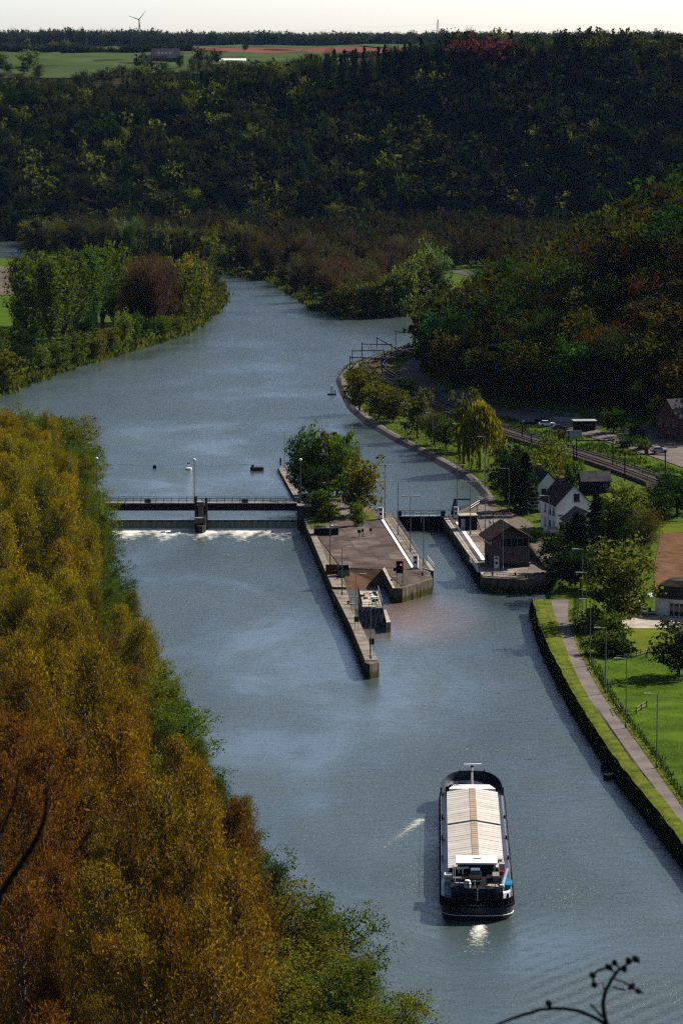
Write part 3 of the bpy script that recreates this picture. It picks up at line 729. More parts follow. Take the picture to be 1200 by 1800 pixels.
for X, Y, edge in belt:
    px_x = 600 + X / Y * 6000
    if Y > 800:
        h = random.uniform(10, 15); c = random.choice([GREEN, LIME, LIME, OLIVE]); tree((X, Y, LAND), h, h * .75, 'round', 'hi', c, 'bright green leafy tree at the upstream end of the orange belt, left bank', 'green trees at the upstream end of the left belt')
    elif edge < 6.5:
        h = random.uniform(7.5, 12)
        c = random.choice([GREEN, OLIVE, mixc(GREEN, DKGREEN, .5), LIME]) ; kd = random.choice(['round', 'round', 'poplar'])
        tree((X, Y, LAND - .6), h, h * (.8 if kd == 'round' else .5), kd, 'hi', c, 'green tree at the very edge of the left belt, ' + belt_zone(Y, 30).split(',')[0], 'green trees along the left water edge')
    elif Y < 370 and X > -8:
        h = random.uniform(9, 12.5); tree((X, Y, LAND), h, h * .85, 'round', 'hi', random.choice([GREEN, LIME, OLIVE]), ('small ' if h < 10.5 else 'larger ') + 'yellow-green tree low at the near end of the left belt, ' + belt_zone(Y, edge).split(', ')[-1], 'green trees at the near end of the left belt')
    else:
        t = random.random(); far = sstep(370, 560, np.array(Y)); 
        h = random.uniform(14, 25) if edge > 12 else random.uniform(13, 18)
        if Y > 700: h = min(h, 17)
        if t < .10: tree((X, Y, LAND), h * .72, 8, 'round', 'hi', random.choice([OLIVE, GREEN]), 'olive green tree ' + belt_zone(Y, edge), 'olive trees inside the left belt')
        elif t < .17: tree((X, Y, LAND), h * .8, 8, 'bare', 'hi', mixc(BROWN, RUSTY, .5), 'half bare brown tree ' + belt_zone(Y, edge), 'bare trees inside the left belt')
        else:
            c = mixc(random.choice([ORANGE, ORANGE, RUSTY]), random.choice([GOLD, GOLD, GOLD, OLIVE, mixc(GOLD, LIME, .45)]), min(1, float(far) * .85 + .3 * random.random()))
            if px_x < 130 and Y < 400: c = mixc(c, RUSTY, .8)
            lab, grp = (('tall ' if h > 19 else 'shorter ') + 'rust orange poplar ' + belt_zone(Y, edge), 'rust orange poplars of the left belt') if Y < 480 else (('tall ' if h > 17 else 'shorter ') + 'golden poplar ' + belt_zone(Y, edge), 'golden poplars of the left belt')
            tree((X, Y, LAND), h, h * random.uniform(.36, .46), 'poplar', 'hi', tuple(v * .95 for v in c), lab, grp)
tree(T(24, 1795, 280), 7, 8, 'bush', 'hi', LIME, 'yellow-green bush in the bottom corner below the red-brown trees', None)
# --- trees placed one by one: (base x, base y in the picture, height, width, kind, colour, label, group)
def row(lst, lod='mid'):
    for bx, by, h, w, kd, c, lab, grp in lst: tree(T(bx, by), h, w, kd, lod, c, lab, grp)
# island between weir and lock
IS = 'trees on the lock island'
for bx, by, h, w, kd, c, lab in [
    (528, 868, 13, 8, 'round', mixc(GREEN, DKGREEN, .4), 'tall green tree at the upstream wall of the lock island'), (545, 872, 15.5, 7, 'round', GREEN, 'tallest green tree of the clump on the lock island'),
    (560, 864, 13, 6, 'spruce', FIR, 'dark spruce in the clump on the lock island'), (578, 872, 15, 7, 'round', mixc(GREEN, OLIVE, .5), 'olive green tree in the middle of the island clump'),
    (592, 866, 14, 6, 'spruce', FIR, 'second dark spruce right of the first in the island clump'), (604, 876, 15, 8, 'round', mixc(GREEN, LIME, .4), 'light green tree in the right half of the island clump'),
    (614, 870, 13, 6, 'bare', BROWN, 'half bare tree on the right side of the island clump'), (633, 906, 13.5, 10, 'round', mixc(GREEN, OLIVE, .6), 'loose olive tree with spreading branches over the lock basin side'),
    (552, 896, 10, 8, 'round', DKGREEN, 'dark green tree at the foot of the island clump')]:
    p = G(bx, by, 2.9); tree(p, h, w * .9, kd, 'mid', tuple(v * 1.15 for v in c), lab, IS)
for bx, by, h, w, c, lab in [(566, 905, 5.5, 6, GREEN, 'green rounded bush beside the rubbish container on the island'), (578, 915, 3.6, 5, LIME, 'bright green low bush in front of the rubbish container corner'), (618, 893, 4.5, 4.5, GREEN, 'green bush at the end of the island track'),
                              (627, 924, 5.2, 3.6, mixc(GREEN, LIME, .5), 'clipped yellow-green bush at the edge of the concrete platform'), (545, 905, 4, 5, DKGREEN, 'dark bush behind the weir abutment')]:
    tree(G(bx, by, 2.9), h, w, 'bush', 'mid', c, lab, 'bushes on the lock island')
# right bank upstream
row([(632, 722, 13, 10, 'round', mixc(GREEN, OLIVE, .7), 'round olive tree at the river bend, first of the towpath trees', None), (666, 738, 11, 9, 'round', OLIVE, 'olive tree just right of the bend tree', None),
     (690, 742, 9, 8, 'round', mixc(OLIVE, BROWN, .4), 'brownish round tree third along the towpath', None), (733, 770, 13, 8, 'round', mixc(OLIVE, BROWN, .5), 'thin olive tree beside the towpath lamps', None),
     (762, 782, 9, 8, 'bare', BROWN, 'bare shrubby tree midway along the towpath', None), (783, 790, 9, 7, 'round', mixc(GREEN, DKGREEN, .5), 'dark green tree left of the weeping willow', None),
     (822, 795, 16, 8, 'round', mixc(OLIVE, BROWN, .4), 'tall olive tree behind the weeping willow', None), (843, 826, 17, 11, 'willow', mixc(OLIVE, GOLD, .35), 'weeping willow with yellow-green hanging shoots beside the towpath', None),
     (712, 700, 6, 7, 'round', mixc(GREEN, DKGREEN, .3), 'green tree between railway and dark road', None), (690, 735, 4, 6, 'bush', OLIVE, 'pale olive bush beside the towpath verge', None),
     (905, 900, 15, 8, 'round', DKGREEN, 'dark tree beside the tall quay lamp', None), (888, 880, 12, 8, 'round', mixc(DKGREEN, BROWN, .4), 'dark tree left of the quay lamp at the towpath corner', None),
     (925, 905, 14, 7, 'spruce', FIR, 'dark conifer between the control house and the white house', None), (940, 880, 12, 9, 'round', mixc(GREEN, OLIVE, .5), 'olive tree behind the dark conifer, left of the white house', None),
     (958, 862, 10, 8, 'round', mixc(OLIVE, GREEN, .4), 'olive crown above the white house roof', None), (982, 840, 8, 6, 'round', LIME, 'bright green tree beside the railway above the white house', None), (965, 815, 7, 7, 'bush', LIME, 'bright green bush on the railway slope', None),
     (1005, 852, 6, 7, 'bush', GREEN, 'green bush between the white house and the dark shed', None)])
# around the houses
row([(1042, 1000, 15, 7.5, 'spruce', FIR, 'large dark spruce right of the white house annex', None), (1022, 1010, 12, 6.5, 'spruce', FIR, 'smaller dark spruce at the annex corner', None), (1072, 985, 12, 9, 'round', DKGREEN, 'dark leafy tree right of the large spruce', None),
     (1098, 965, 13, 11, 'round', mixc(OLIVE, GREEN, .5), 'olive topped tree in the garden behind the spruces', None), (1130, 975, 10, 8, 'bare', mixc(BROWN, OLIVE, .4), 'brown twiggy tree at the edge of the ploughed field', None), (1150, 925, 8, 9, 'round', DKGREEN, 'dark tree below the railway near the ploughed field', None),
     (1190, 905, 9, 10, 'round', DKGREEN, 'dark tree at the railway embankment by the picture edge', None), (1088, 1098, 14.5, 13, 'round', mixc(GREEN, OLIVE, .45), 'broad green garden tree beside the white round-fronted house', None), (1062, 1040, 8, 8, 'round', DKGREEN, 'dark tree between the broad garden tree and the quay', None),
     (1000, 1030, 7, 8, 'round', DKGREEN, 'dark tree shading the quay end', None), (1020, 1035, 8, 8, 'round', DKGREEN, 'dark tree next to the tall towpath lamps', None), (1192, 1190, 9.5, 9, 'round', mixc(DKGREEN, BROWN, .5), 'brown-green tree in front of the white round-fronted house', None),
     (1012, 985, 10, 6, 'spruce', FIR, 'slender dark spruce hiding the annex front', None), (1008, 965, 7, 6, 'round', DKGREEN, 'dark small tree before the annex', None), (985, 1010, 8, 8, 'round', DKGREEN, 'dark spreading tree over the end of the quay', None),
     (1075, 1128, 5, 6, 'bush', GREEN, 'green bush at the garden corner near the lamp', None), (1060, 1150, 4, 6, 'bush', GREEN, 'low green bush on the slope below the garden', None), (1090, 1153, 2.8, 6, 'bush', DKGREEN, 'dark flat bush below the garden lawn', None), (1045, 1110, 4, 6, 'bush', mixc(GREEN, LIME, .4), 'light green shrub between the lamps and the garden tree', None),
     (1102, 1082, 3, 3.5, 'bush', LIME, 'small lime shrub beside the garden court', None), (968, 915, 3, 5, 'bush', mixc(GREEN, DKGREEN, .4), 'dark clipped bush behind the control house', None), (936, 952, 2.8, 6, 'bush', DKGREEN, 'dark bush beside the retaining wall of the control house', None),
     (1078, 760, 6.5, 6.5, 'round', mixc(DKGREEN, GREEN, .3), 'round dark tree on the traffic island', None), (1160, 755, 8, 7.5, 'round', mixc(LIME, OLIVE, .6), 'yellow-green tree in front of the red brick building', None), (1128, 790, 2.6, 5, 'bush', GREEN, 'low hedge bush beside the side road', None),
     (1100, 785, 2.4, 6, 'bush', DKGREEN, 'dark hedge bush on the traffic island', None), (1115, 763, 3, 5, 'bush', GREEN, 'green hedge bush under the street sign', None), (985, 775, 3, 4, 'bush', mixc(BROWN, PURPLE, .3), 'reddish bare bush beside the railway board', None),
     (1175, 858, 3, 6, 'bush', DKGREEN, 'dark bush beside the small railway shed', None)])
# left grove upstream
GV = 'trees of the grove on the far left bank'
for bx, by, h, w in [(38, 600, 29, 8), (62, 612, 30, 9), (88, 618, 31, 9), (112, 606, 30, 9), (135, 600, 31, 9), (158, 594, 31, 9), (180, 586, 30, 8), (200, 578, 30, 8), (75, 590, 29, 8), (125, 585, 30, 8), (170, 572, 29, 8), (45, 585, 27, 8)]:
    kd_ = random.choice(['column', 'round']); tree(T(bx, by), h, w * (1.5 if kd_ == 'column' else 1.8), kd_, 'mid', mixc(DKGREEN, mixc(GREEN, LIME, .3), random.uniform(.7, 1.2)), 'tall dark green poplar in the grove on the far left bank', 'tall green poplars of the left grove')
for bx, by, h, w in [(228, 582, 25, 11), (250, 585, 26, 12), (272, 585, 26, 12), (294, 580, 25, 11), (262, 570, 27, 11), (288, 566, 25, 11), (240, 565, 25, 11)]:
    tree(T(bx, by), h, w, 'bare', 'mid', mixc(REDBROWN, BROWN, .45), 'reddish brown tree in the middle of the left grove', 'reddish trees of the left grove')
for bx, by, h, w, c in [(315, 574, 21, 11, OLIVE), (330, 569, 21, 11, GREEN), (345, 561, 20, 10, OLIVE), (354, 551, 19, 10, GREEN), (364, 536, 18, 10, BROWN), (340, 545, 21, 10, OLIVE), (322, 550, 22, 10, GOLD)]:
    tree(T(bx, by), h, w, 'round', 'mid', c, 'small green tree at the river point of the left grove', 'green trees at the point of the left grove')
for bx, by, h, w, c in [(218, 612, 12, 7, LIME), (238, 606, 11, 6, GREEN), (195, 622, 9, 8, OLIVE), (165, 633, 9, 9, OLIVE), (130, 640, 10, 9, mixc(OLIVE, GREEN, .5)), (100, 648, 9, 8, GREEN), (72, 658, 9, 7, LIME), (35, 665, 11, 9, DKGREEN), (8, 685, 12, 10, OLIVE), (20, 640, 13, 10, DKGREEN), (-5, 650, 14, 10, GREEN), (285, 592, 7, 7, GREEN), (310, 585, 6, 7, OLIVE), (150, 615, 12, 9, DKGREEN), (55, 640, 12, 9, DKGREEN), (250, 598, 7, 7, DKGREEN)]:
    tree(T(bx, by), h, w, 'round', 'mid', c, 'low green tree at the foot of the left grove, beside the water', 'low trees at the foot of the left grove')
# far bank
FB = [(40 + i * 21 + random.uniform(-6, 6), 452 - 2 * (i % 3) + i * .8) for i in range(20)]
for bx, by in FB:
    kd = random.choice(['round', 'bare', 'round', 'poplar']); tree(T(max(bx, 55), by), random.uniform(15, 22), random.uniform(8, 12), kd, 'mid', random.choice([PALEG, OLIVE, BROWN, mixc(BROWN, OLIVE, .5)]), 'pale green or brown tree in the row below the far hill, left part', 'trees on the far bank, left part')
for i in range(46):
    bx = random.uniform(420, 760); lo = np.interp(bx, [420, 480, 530, 565, 640, 760], [483, 490, 515, 540, 552, 545]); by = lo - random.uniform(0, 1) ** 1.3 * (lo - 462)
    tree(T(bx, by), random.uniform(14, 20), random.uniform(9, 13), 'bare', 'mid', random.choice([mixc(BROWN, PURPLE, .15), BROWN, mixc(BROWN, REDBROWN, .5), mixc(BROWN, OLIVE, .3)]), 'bare brown tree in the wood on the far bank', 'bare trees of the far bank wood')
for bx, by, h, w, c in [(700, 553, 16, 10, mixc(PALEG, LIME, .6)), (748, 545, 22, 11, mixc(PALEG, LIME, .7)), (610, 555, 12, 9, OLIVE), (640, 556, 13, 9, mixc(PALEG, OLIVE, .6)), (665, 556, 14, 10, OLIVE), (690, 556, 15, 11, PALEG), (712, 552, 20, 10, mixc(PALEG, LIME, .5)), (735, 548, 20, 11, mixc(PALEG, LIME, .3)), (755, 540, 25, 12, mixc(PALEG, LIME, .4)), (770, 545, 22, 11, PALEG), (590, 550, 9, 8, mixc(OLIVE, DKGREEN, .4)), (500, 500, 9, 8, BROWN), (455, 489, 8, 6, OLIVE), (370, 474, 16, 9, mixc(LIME, OLIVE, .5)), (395, 478, 12, 9, PALEG), (520, 512, 10, 9, mixc(BROWN, OLIVE, .5))]:
    tree(T(bx, by), h, w, 'round', 'mid', c, 'pale green tree at the water edge of the far bank wood', 'green trees of the far bank')
# ridge of the far hill: trees one can tell apart against the sky
def ridge(bx, ytop, Y, h, w, kd, c, lab, grp):
    p = AT(bx, ytop, Y); z = hgt(p[0], p[1])[0]; hh = max(h, p[2] - z); tree((p[0], p[1], z), hh, w, kd, 'low', c, lab, grp)
for bx, yt, w in [(805, 72, 12), (822, 67, 13), (845, 80, 12), (868, 66, 14), (885, 72, 13), (897, 80, 10)]:
    ridge(bx, yt, 1936 + random.uniform(-8, 8), 14, w + 4, 'round', PURPLE, 'copper red beech on the skyline of the far hill', 'copper beeches on the skyline')
for bx, yt, w in [(935, 72, 12), (962, 68, 12), (985, 72, 11), (1000, 74, 10)]:
    ridge(bx, yt, 1960 + random.uniform(-8, 8), 14, w, 'bare', mixc(BROWN, OLIVE, .2), 'bare tree in the open row on the skyline', 'bare skyline trees')
ridge(1014, 75, 1960, 13, 11, 'bare', GOLD, 'golden tree at the end of the open skyline row', None)
for bx, yt, w in [(1068, 78, 12), (1080, 76, 11), (1095, 77, 12), (1160, 68, 16), (1180, 68, 18), (1198, 66, 18)]:
    ridge(bx, yt, 1962 + random.uniform(-8, 8), 14, w, 'spruce' if bx < 1100 else 'round', FIR, 'dark evergreen on the right part of the skyline', 'dark evergreens on the skyline')
for bx, yt, w in [(1085, 112, 11), (1105, 110, 12), (1135, 118, 9)]:
    ridge(bx, yt, 1935, 9, w, 'round', PINK, 'pale pink blossoming tree below the skyline evergreens', 'blossoming trees')
for i, bx in enumerate(range(575, 800, 11)):
    ridge(bx + random.uniform(-4, 4), random.uniform(82, 100) - (bx - 575) * .07, 1950 + random.uniform(-12, 12), 13, random.uniform(6, 9), random.choice(['spruce', 'spruce', 'bare']), random.choice([FIR, mixc(BROWN, FIR, .4), mixc(DKGREEN, BROWN, .3)]), 'slender dark tree in the skyline row left of the copper beeches', 'slender skyline trees')
# --- right hill: the trees that show largest one by one, the rest as one wood
def in_view(X, Y, z, m=30):
    d = np.array([X, Y * ct - (z - CAM_H) * st]); dep = Y * ct - (z - CAM_H) * st; px = 600 + X / dep * FPX; py = 900 - (Y * st + (z - CAM_H) * ct) / dep * FPX
    return -m < px < 1200 + m and -m < py < 1800 + m, px, py
hill_pts = []; placed = []
cY = rng.uniform(850, 1560, 9000); cX = 20 + rng.random(9000) * (0.1 * cY - 8); ok_ = sd_poly(HILL, cX, cY) > 1.0
for X, Y in zip(cX[ok_], cY[ok_]):
    if len(hill_pts) < 620 and free(float(X), float(Y), 6.4): hill_pts.append((float(X), float(Y)))
hill_pts.sort(key=lambda q: q[1])
HP = np.array(hill_pts); HZ = hgt(HP[:, 0], HP[:, 1]); far_trees = []
def hill_colour():
    t = random.random()
    return mixc(BROWN, mixc(OLIVE, GREEN, .4), .35 + random.random() * .5) if t < .55 else (mixc(OLIVE, GREEN, random.random()) if t < .85 else mixc(LIME, OLIVE, random.random()))  # the lime share paints sunlit crowns into the leaf colour
def hill_zone(X, Y, z):
    px = in_view(X, Y, z)[1]
    return ('above the railway bend' if px < 800 else 'above the dark shaded road' if px < 880 else 'above the forecourt cars' if px < 990 else 'above the roadside kiosk' if px < 1080 else 'above the traffic island' if px < 1150 else 'above the red brick building') + (' at the foot' if z < 14 else ' half way up' if z < 34 else ' high up')
for i, ((X, Y), z) in enumerate(zip(hill_pts, HZ)):
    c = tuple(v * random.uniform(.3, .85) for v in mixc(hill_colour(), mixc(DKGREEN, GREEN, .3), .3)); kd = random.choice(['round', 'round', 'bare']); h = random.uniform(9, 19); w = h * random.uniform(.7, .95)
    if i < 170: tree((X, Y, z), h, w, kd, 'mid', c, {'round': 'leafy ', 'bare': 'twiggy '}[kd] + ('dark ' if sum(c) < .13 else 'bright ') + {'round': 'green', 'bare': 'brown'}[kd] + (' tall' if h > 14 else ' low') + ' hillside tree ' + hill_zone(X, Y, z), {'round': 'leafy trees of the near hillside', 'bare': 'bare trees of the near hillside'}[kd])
    else: far_trees.append((X, Y, z, h, w, kd, c))
# --- joined woods
LOWP = {}
for kd, n_, ls in (('round', 330, 1.45), ('bare', 420, 1.5), ('spruce', 220, 1.3)):
    LOWP[kd] = []
    for s in range(4):
        (tv, tf), (cv, cf, v) = gen_tree(kd, 900 + s, n_, ls, quad=False, nlimb=20 if kd != 'spruce' else 40)
        g_ = np.random.default_rng(s); ts = np.array([[-.25, 0, -.5], [.25, 0, -.5], [0, 0, NOM[kd][0] * .7]]); LOWP[kd].append((np.concatenate([cv, ts]), np.concatenate([cf, [[len(cv), len(cv) + 1, len(cv) + 2]]]), np.concatenate([v, [.2, .2, .2]])))
def wood(name, items, label, seed=1, dim=1.0):
    g = np.random.default_rng(seed); Vs, Fs, vs_, cs = [], [], [], []; n0 = 0
    for X, Y, z, h, w, kd, c in items:
        V, F, v = LOWP[kd][g.integers(0, 4)]; H, W = NOM[kd]; a = g.uniform(0, 6.28); ca, sa = math.cos(a), math.sin(a); k_ = w / W
        P = np.stack([(V[:, 0] * ca - V[:, 1] * sa) * k_ + X, (V[:, 0] * sa + V[:, 1] * ca) * k_ + Y, V[:, 2] * h / H + z], 1)
        Vs.append(P); Fs.append(F + n0); n0 += len(V); vs_.append(v); b = g.uniform(.8, 1.2); b *= dim; cs.append(np.tile([c[0] * b, c[1] * b, c[2] * b, 1], (len(V), 1)))
    o = link(bpy.data.objects.new(name, np_mesh(name, np.concatenate(Vs), np.concatenate(Fs), M['leaf_far'], {'v': np.concatenate(vs_), 'tint': np.concatenate(cs)})))
    return tag(o, label, 'wood', kind='stuff')
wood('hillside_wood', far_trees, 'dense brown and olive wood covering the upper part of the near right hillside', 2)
# far hill
ft = []
for Y in np.arange(1705, 2130, 7.0):
    for X in np.arange(-235, 250, 7.2):
        x = X + random.uniform(-3, 3); y = Y + random.uniform(-3, 3)
        if abs(x) > .1 * y + 14: continue
        s = y - (1790 - 0.22 * x + 22 * math.sin(x / 70.0 + 1.0))
        if s < -6 or s > 215: continue
        ft.append((x, y, s))
FX = np.array([(a, b) for a, b, _ in ft]); FZ = hgt(FX[:, 0], FX[:, 1]); items = []
cn = wob(FX[:, 0], FX[:, 1], 28, .5)
for (x, y, s), z, q in zip(ft, FZ, cn):
    t = random.random() + .25 * q
    c = mixc(BROWN, OLIVE, random.random() * .5) if t < .45 else (mixc(DKGREEN, GREEN, random.random() * .7) if t < .85 else mixc(OLIVE, LIME, random.random()))
    c = mixc(c, DKGREEN, .3) if t < .85 else tuple(v * 1.5 for v in c); kd = random.choices(['round', 'bare', 'spruce'], [5, 4, 1 if s < 150 else 2])[0]  # brightened crowns carry sunlit highlights in their tint
    if s > 135 and random.random() < (.3 if x > 0 else .15): items.append((x, y, z, random.uniform(11, 17.5), random.uniform(5, 9), random.choice(['spruce', 'bare', 'bare', 'round']), mixc(c, FIR, .5))); continue
    items.append((x, y, z, 8 + 9 * random.random() ** 1.6, random.uniform(6, 14), kd, FIR if kd == 'spruce' else c))
fY = rng.uniform(1500, 1800, 3000); fX = rng.uniform(-160, 140, 3000); ok_ = (sd_poly(RIGHT, fX, fY) > 4) & (fY - (1790 - 0.22 * fX + 22 * np.sin(fX / 70.0 + 1.0)) < -2) & (sd_poly(HILL, fX, fY) < -6); placed = []
for X, Y in zip(fX[ok_], fY[ok_]):
    if (50 + (Y - 1500) * .1 < X < 66 + (Y - 1500) * .1 and Y < 1560) or not free(float(X), float(Y), 7): continue
    kd = random.choice(['bare', 'bare', 'round']); items.append((float(X), float(Y), LAND, random.uniform(11, 16), random.uniform(8, 11), kd, tuple(v * random.uniform(.4, .9) for v in mixc(mixc(BROWN, PURPLE, .12), OLIVE, random.random() * .5))))
wood('far_hillside_wood', items, 'dark bluish wood covering the whole far hillside behind the river', 3, .62)
items = []
for Y in np.arange(4750, 4960, 22):
    for X in np.arange(-.106 * Y, .107 * Y, 8.5):
        x = X + random.uniform(-4, 4); items.append((x, Y + random.uniform(-9, 9), 0.0, random.uniform(14, 21) * (1.15 if x < -250 else 1), random.uniform(11, 16), random.choice(['round', 'bare']), mixc(BROWN, DKGREEN, random.uniform(.2, .8))))
zs = hgt([q[0] for q in items], [q[1] for q in items]); items = [q[:2] + (float(z),) + q[3:] for q, z in zip(items, zs)]
wood('horizon_wood', items, 'long hazy wood along the horizon behind the plateau fields', 4)
items = []
for (x0, x1, Y, hh) in [(115, 340, 3215, 9), (-10, 150, 3300, 8), (880, 1200, 3650, 10), (600, 740, 2600, 5)]:
    for bx in np.arange(x0, x1, 3.6):
        x = PX(bx + random.uniform(-2, 2), Y); yy = Y + random.uniform(-8, 8); items.append((x, yy, hgt(x, yy)[0], hh * random.uniform(.6, 1.25), random.uniform(6, 11), 'round', mixc(DKGREEN, BROWN, random.uniform(0, .5))))
for bx in range(-10, 560, 9):
    Y = 2180 + random.uniform(-60, 110); x = PX(bx + random.uniform(-5, 5), Y); items.append((x, Y, hgt(x, Y)[0], random.uniform(6, 13), random.uniform(7, 12), random.choice(['round', 'bare', 'bare']), mixc(BROWN, DKGREEN, random.uniform(0, .8))))
wood('plateau_hedgerow', items, 'dark hedgerows and copses crossing the plateau fields', 5)
for bx, by, Y, h, w, c in [(8, 118, 2350, 12, 10, mixc(PALEG, BROWN, .4)), (57, 118, 2350, 12, 13, PALEG), (433, 98, 3400, 7, 6, DKGREEN), (250, 128, 2200, 13, 15, LIME), (353, 112, 2400, 11, 10, BROWN), (382, 115, 2400, 9, 9, BROWN), (54, 86, 3350, 13, 8, PALEG), (120, 86, 3350, 13, 9, PALEG), (100, 88, 3330, 10, 10, OLIVE), (1047, 100, 3000, 16, 9, mixc(BROWN, DKGREEN, .5))]:
    x = PX(bx, Y); tree((x, Y, hgt(x, Y)[0]), h, w, 'round', 'low', c, {8: 'grey-green tree by the picture edge on the plateau field', 57: 'round grey-green tree standing alone in the plateau field', 433: 'single dark round tree in front of the red field', 250: 'bright lime tree on the brow left of the farmhouse', 353: 'bare tree right of the farmhouse on the plateau', 382: 'bare tree left of the long white barn', 54: 'tree between the first plateau houses', 120: 'pale tree beside the last plateau house', 100: 'olive tree before the plateau houses', 1047: 'hazy tree left of the skyline evergreens'}[bx], None)
# ================================================================ lock, weir, quays
TOPZ = 2.9
def g2(x, y, z=TOPZ): return tuple(G(x, y, z)[:2])
def child_world(parent, mb, name, m, bevel=0.0):           # geometry written in metres on the site; the parent sits at its base
    l = parent.location; mb.v = [(p[0] - l[0], p[1] - l[1], p[2] - l[2]) for p in mb.v]
    return mb.build(name, m, parent, bevel=bevel)
# ---- island
isl = thing('lock_island', 'brown concrete lock island with white strip and long narrow guide wall', 'lock island', (*g2(640, 960), 0))
west = [(540, 929), (553, 960), (566, 991), (583, 1032)]
body_poly = [g2(*p) for p in [(526, 884), (540, 929), (566, 991), (583, 1032), (609, 1032), (600, 998), (671, 999), (687, 1033), (707, 1033), (760, 1017), (756, 1006), (690, 904), (660, 893), (640, 888), (600, 872), (560, 862), (530, 868)]]
mb = MB().prism(body_poly, -3, TOPZ - 0.12); child_world(isl, mb, 'body', M['wall_stain'])
mb = MB().prism([g2(*p) for p in [(583, 1032), (590, 1046), (616, 1096), (641, 1160), (650, 1164), (666, 1160), (650, 1128), (633, 1091), (620, 1061), (609, 1032)]], -3, TOPZ - 0.4); child_world(isl, mb, 'guide_wall', M['wall_stain'])
# guide wall paving, laid slab by slab
def lerp(a, b, t): return (a[0] + (b[0] - a[0]) * t, a[1] + (b[1] - a[1]) * t)
def strip_slabs(parent, Lp, Rp, n, z0, z1, m, name='slab', inset=0.04):
    def along(P, t):
        P = [np.array(p) for p in P]; s = np.concatenate([[0], np.cumsum([np.linalg.norm(b - a) for a, b in zip(P[:-1], P[1:])])]); u = t * s[-1]
        return np.array([np.interp(u, s, [p[j] for p in P]) for j in (0, 1)])
    for i in range(n):
        a, b, c, d = along(Lp, i / n), along(Rp, i / n), along(Rp, (i + 1) / n), along(Lp, (i + 1) / n); cen = (a + b + c + d) / 4
        q = [p + (cen - p) / np.linalg.norm(cen - p) * inset for p in (a, b, c, d)]; dz = random.uniform(-.012, .012)
        child_world(parent, MB().prism([tuple(p) for p in q], z0, z1 + dz), name, m)
strip_slabs(isl, [g2(585, 1035), g2(616, 1096), g2(641.5, 1158)], [g2(608, 1035), g2(632, 1092), g2(664, 1157)], 14, TOPZ - .45, TOPZ - .30, M['concrete'], 'slab')
# main platform slabs
rows_l = [(560, 938), (566, 960), (575, 985), (589, 1005), (607, 1028)]
def quad_grid(parent, A, B, C, D, nu, nv, z0, z1, m, m2=None, skip=()):
    A, B, C, D = map(np.array, (A, B, C, D))
    for i in range(nu):
        for j in range(nv):
            if (i, j) in skip: continue
            def pt(u, v): return (A * (1 - u) + B * u) * (1 - v) + (D * (1 - u) + C * u) * v
            q = [pt(i / nu, j / nv), pt((i + 1) / nu, j / nv), pt((i + 1) / nu, (j + 1) / nv), pt(i / nu, (j + 1) / nv)]; cen = sum(q) / 4
            q = [p + (cen - p) / (np.linalg.norm(cen - p) + 1e-9) * .05 for p in q]
            child_world(parent, MB().prism([tuple(p) for p in q], z0, z1 + random.uniform(-.015, .015)), 'slab', m2 if (m2 is not None and random.random() > .7) else (random.choice([m, m, M['slab_b'], M['slab_c']]) if m is M['slab'] else m))
quad_grid(isl, g2(600, 998), g2(722, 998), g2(668, 915), g2(556, 940), 5, 6, TOPZ - .2, TOPZ, M['slab'])
quad_grid(isl, g2(673, 1000), g2(752, 1004), g2(758, 1014), g2(706, 1030), 3, 2, TOPZ - .2, TOPZ - .02, M['slab'])
quad_grid(isl, g2(556, 940), g2(668, 915), g2(664, 898), g2(590, 900), 3, 2, TOPZ - .2, TOPZ - .03, M['slab'])
strip_slabs(isl, [g2(724, 1000), g2(669, 913)], [g2(729, 1000), g2(674, 913)], 8, TOPZ - .15, TOPZ + .05, M['white'], 'coping_strip', .02)
strip_slabs(isl, [g2(731, 1000), g2(676, 912)], [g2(754, 1000), g2(690, 908)], 8, TOPZ - .2, TOPZ + .02, M['concrete'], 'slab')
strip_slabs(isl, [g2(541, 931), g2(566, 991), g2(584, 1032)], [g2(553, 931), g2(577, 991), g2(607, 1032)], 9, TOPZ - .2, TOPZ + .03, M['concrete'], 'coping_stone')
# slipway: the sloping ramp into the water
rp = [G(607, 1001, TOPZ), G(672, 1001, TOPZ), G(689, 1036, -.4), G(604, 1042, -.4)]
mb = MB().add([rp[0], rp[1], rp[2], rp[3]], [(0, 1, 2, 3)]); child_world(isl, mb, 'slipway', M['slab_red'])
mb = MB().add([G(676, 997, TOPZ), G(672, 1000, TOPZ), G(690, 1034, TOPZ), G(694, 1033, TOPZ), G(676, 997, TOPZ + .35), G(672, 1000, TOPZ + .35), G(690, 1034, TOPZ + .35), G(694, 1033, TOPZ + .35)], [(4, 5, 6, 7), (0, 1, 5, 4), (1, 2, 6, 5), (2, 3, 7, 6), (3, 0, 4, 7)]); child_world(isl, mb, 'kerb', M['concrete_pale'])
mb = MB().prism([g2(596, 905), g2(617, 905), g2(612, 880), g2(598, 880)], TOPZ - .1, TOPZ + .02); child_world(isl, mb, 'track', M['asphalt'])
mb = MB().prism([g2(628, 914), g2(662, 913), g2(650, 899), g2(634, 899)], TOPZ - .1, TOPZ + .05); child_world(isl, mb, 'grass_patch', M['verge'])
mb = MB().prism([g2(528, 886), g2(552, 938), g2(594, 935), g2(600, 900), g2(560, 868), g2(535, 872)], TOPZ - .14, TOPZ - .06); child_world(isl, mb, 'earth_patch', M['ground'])
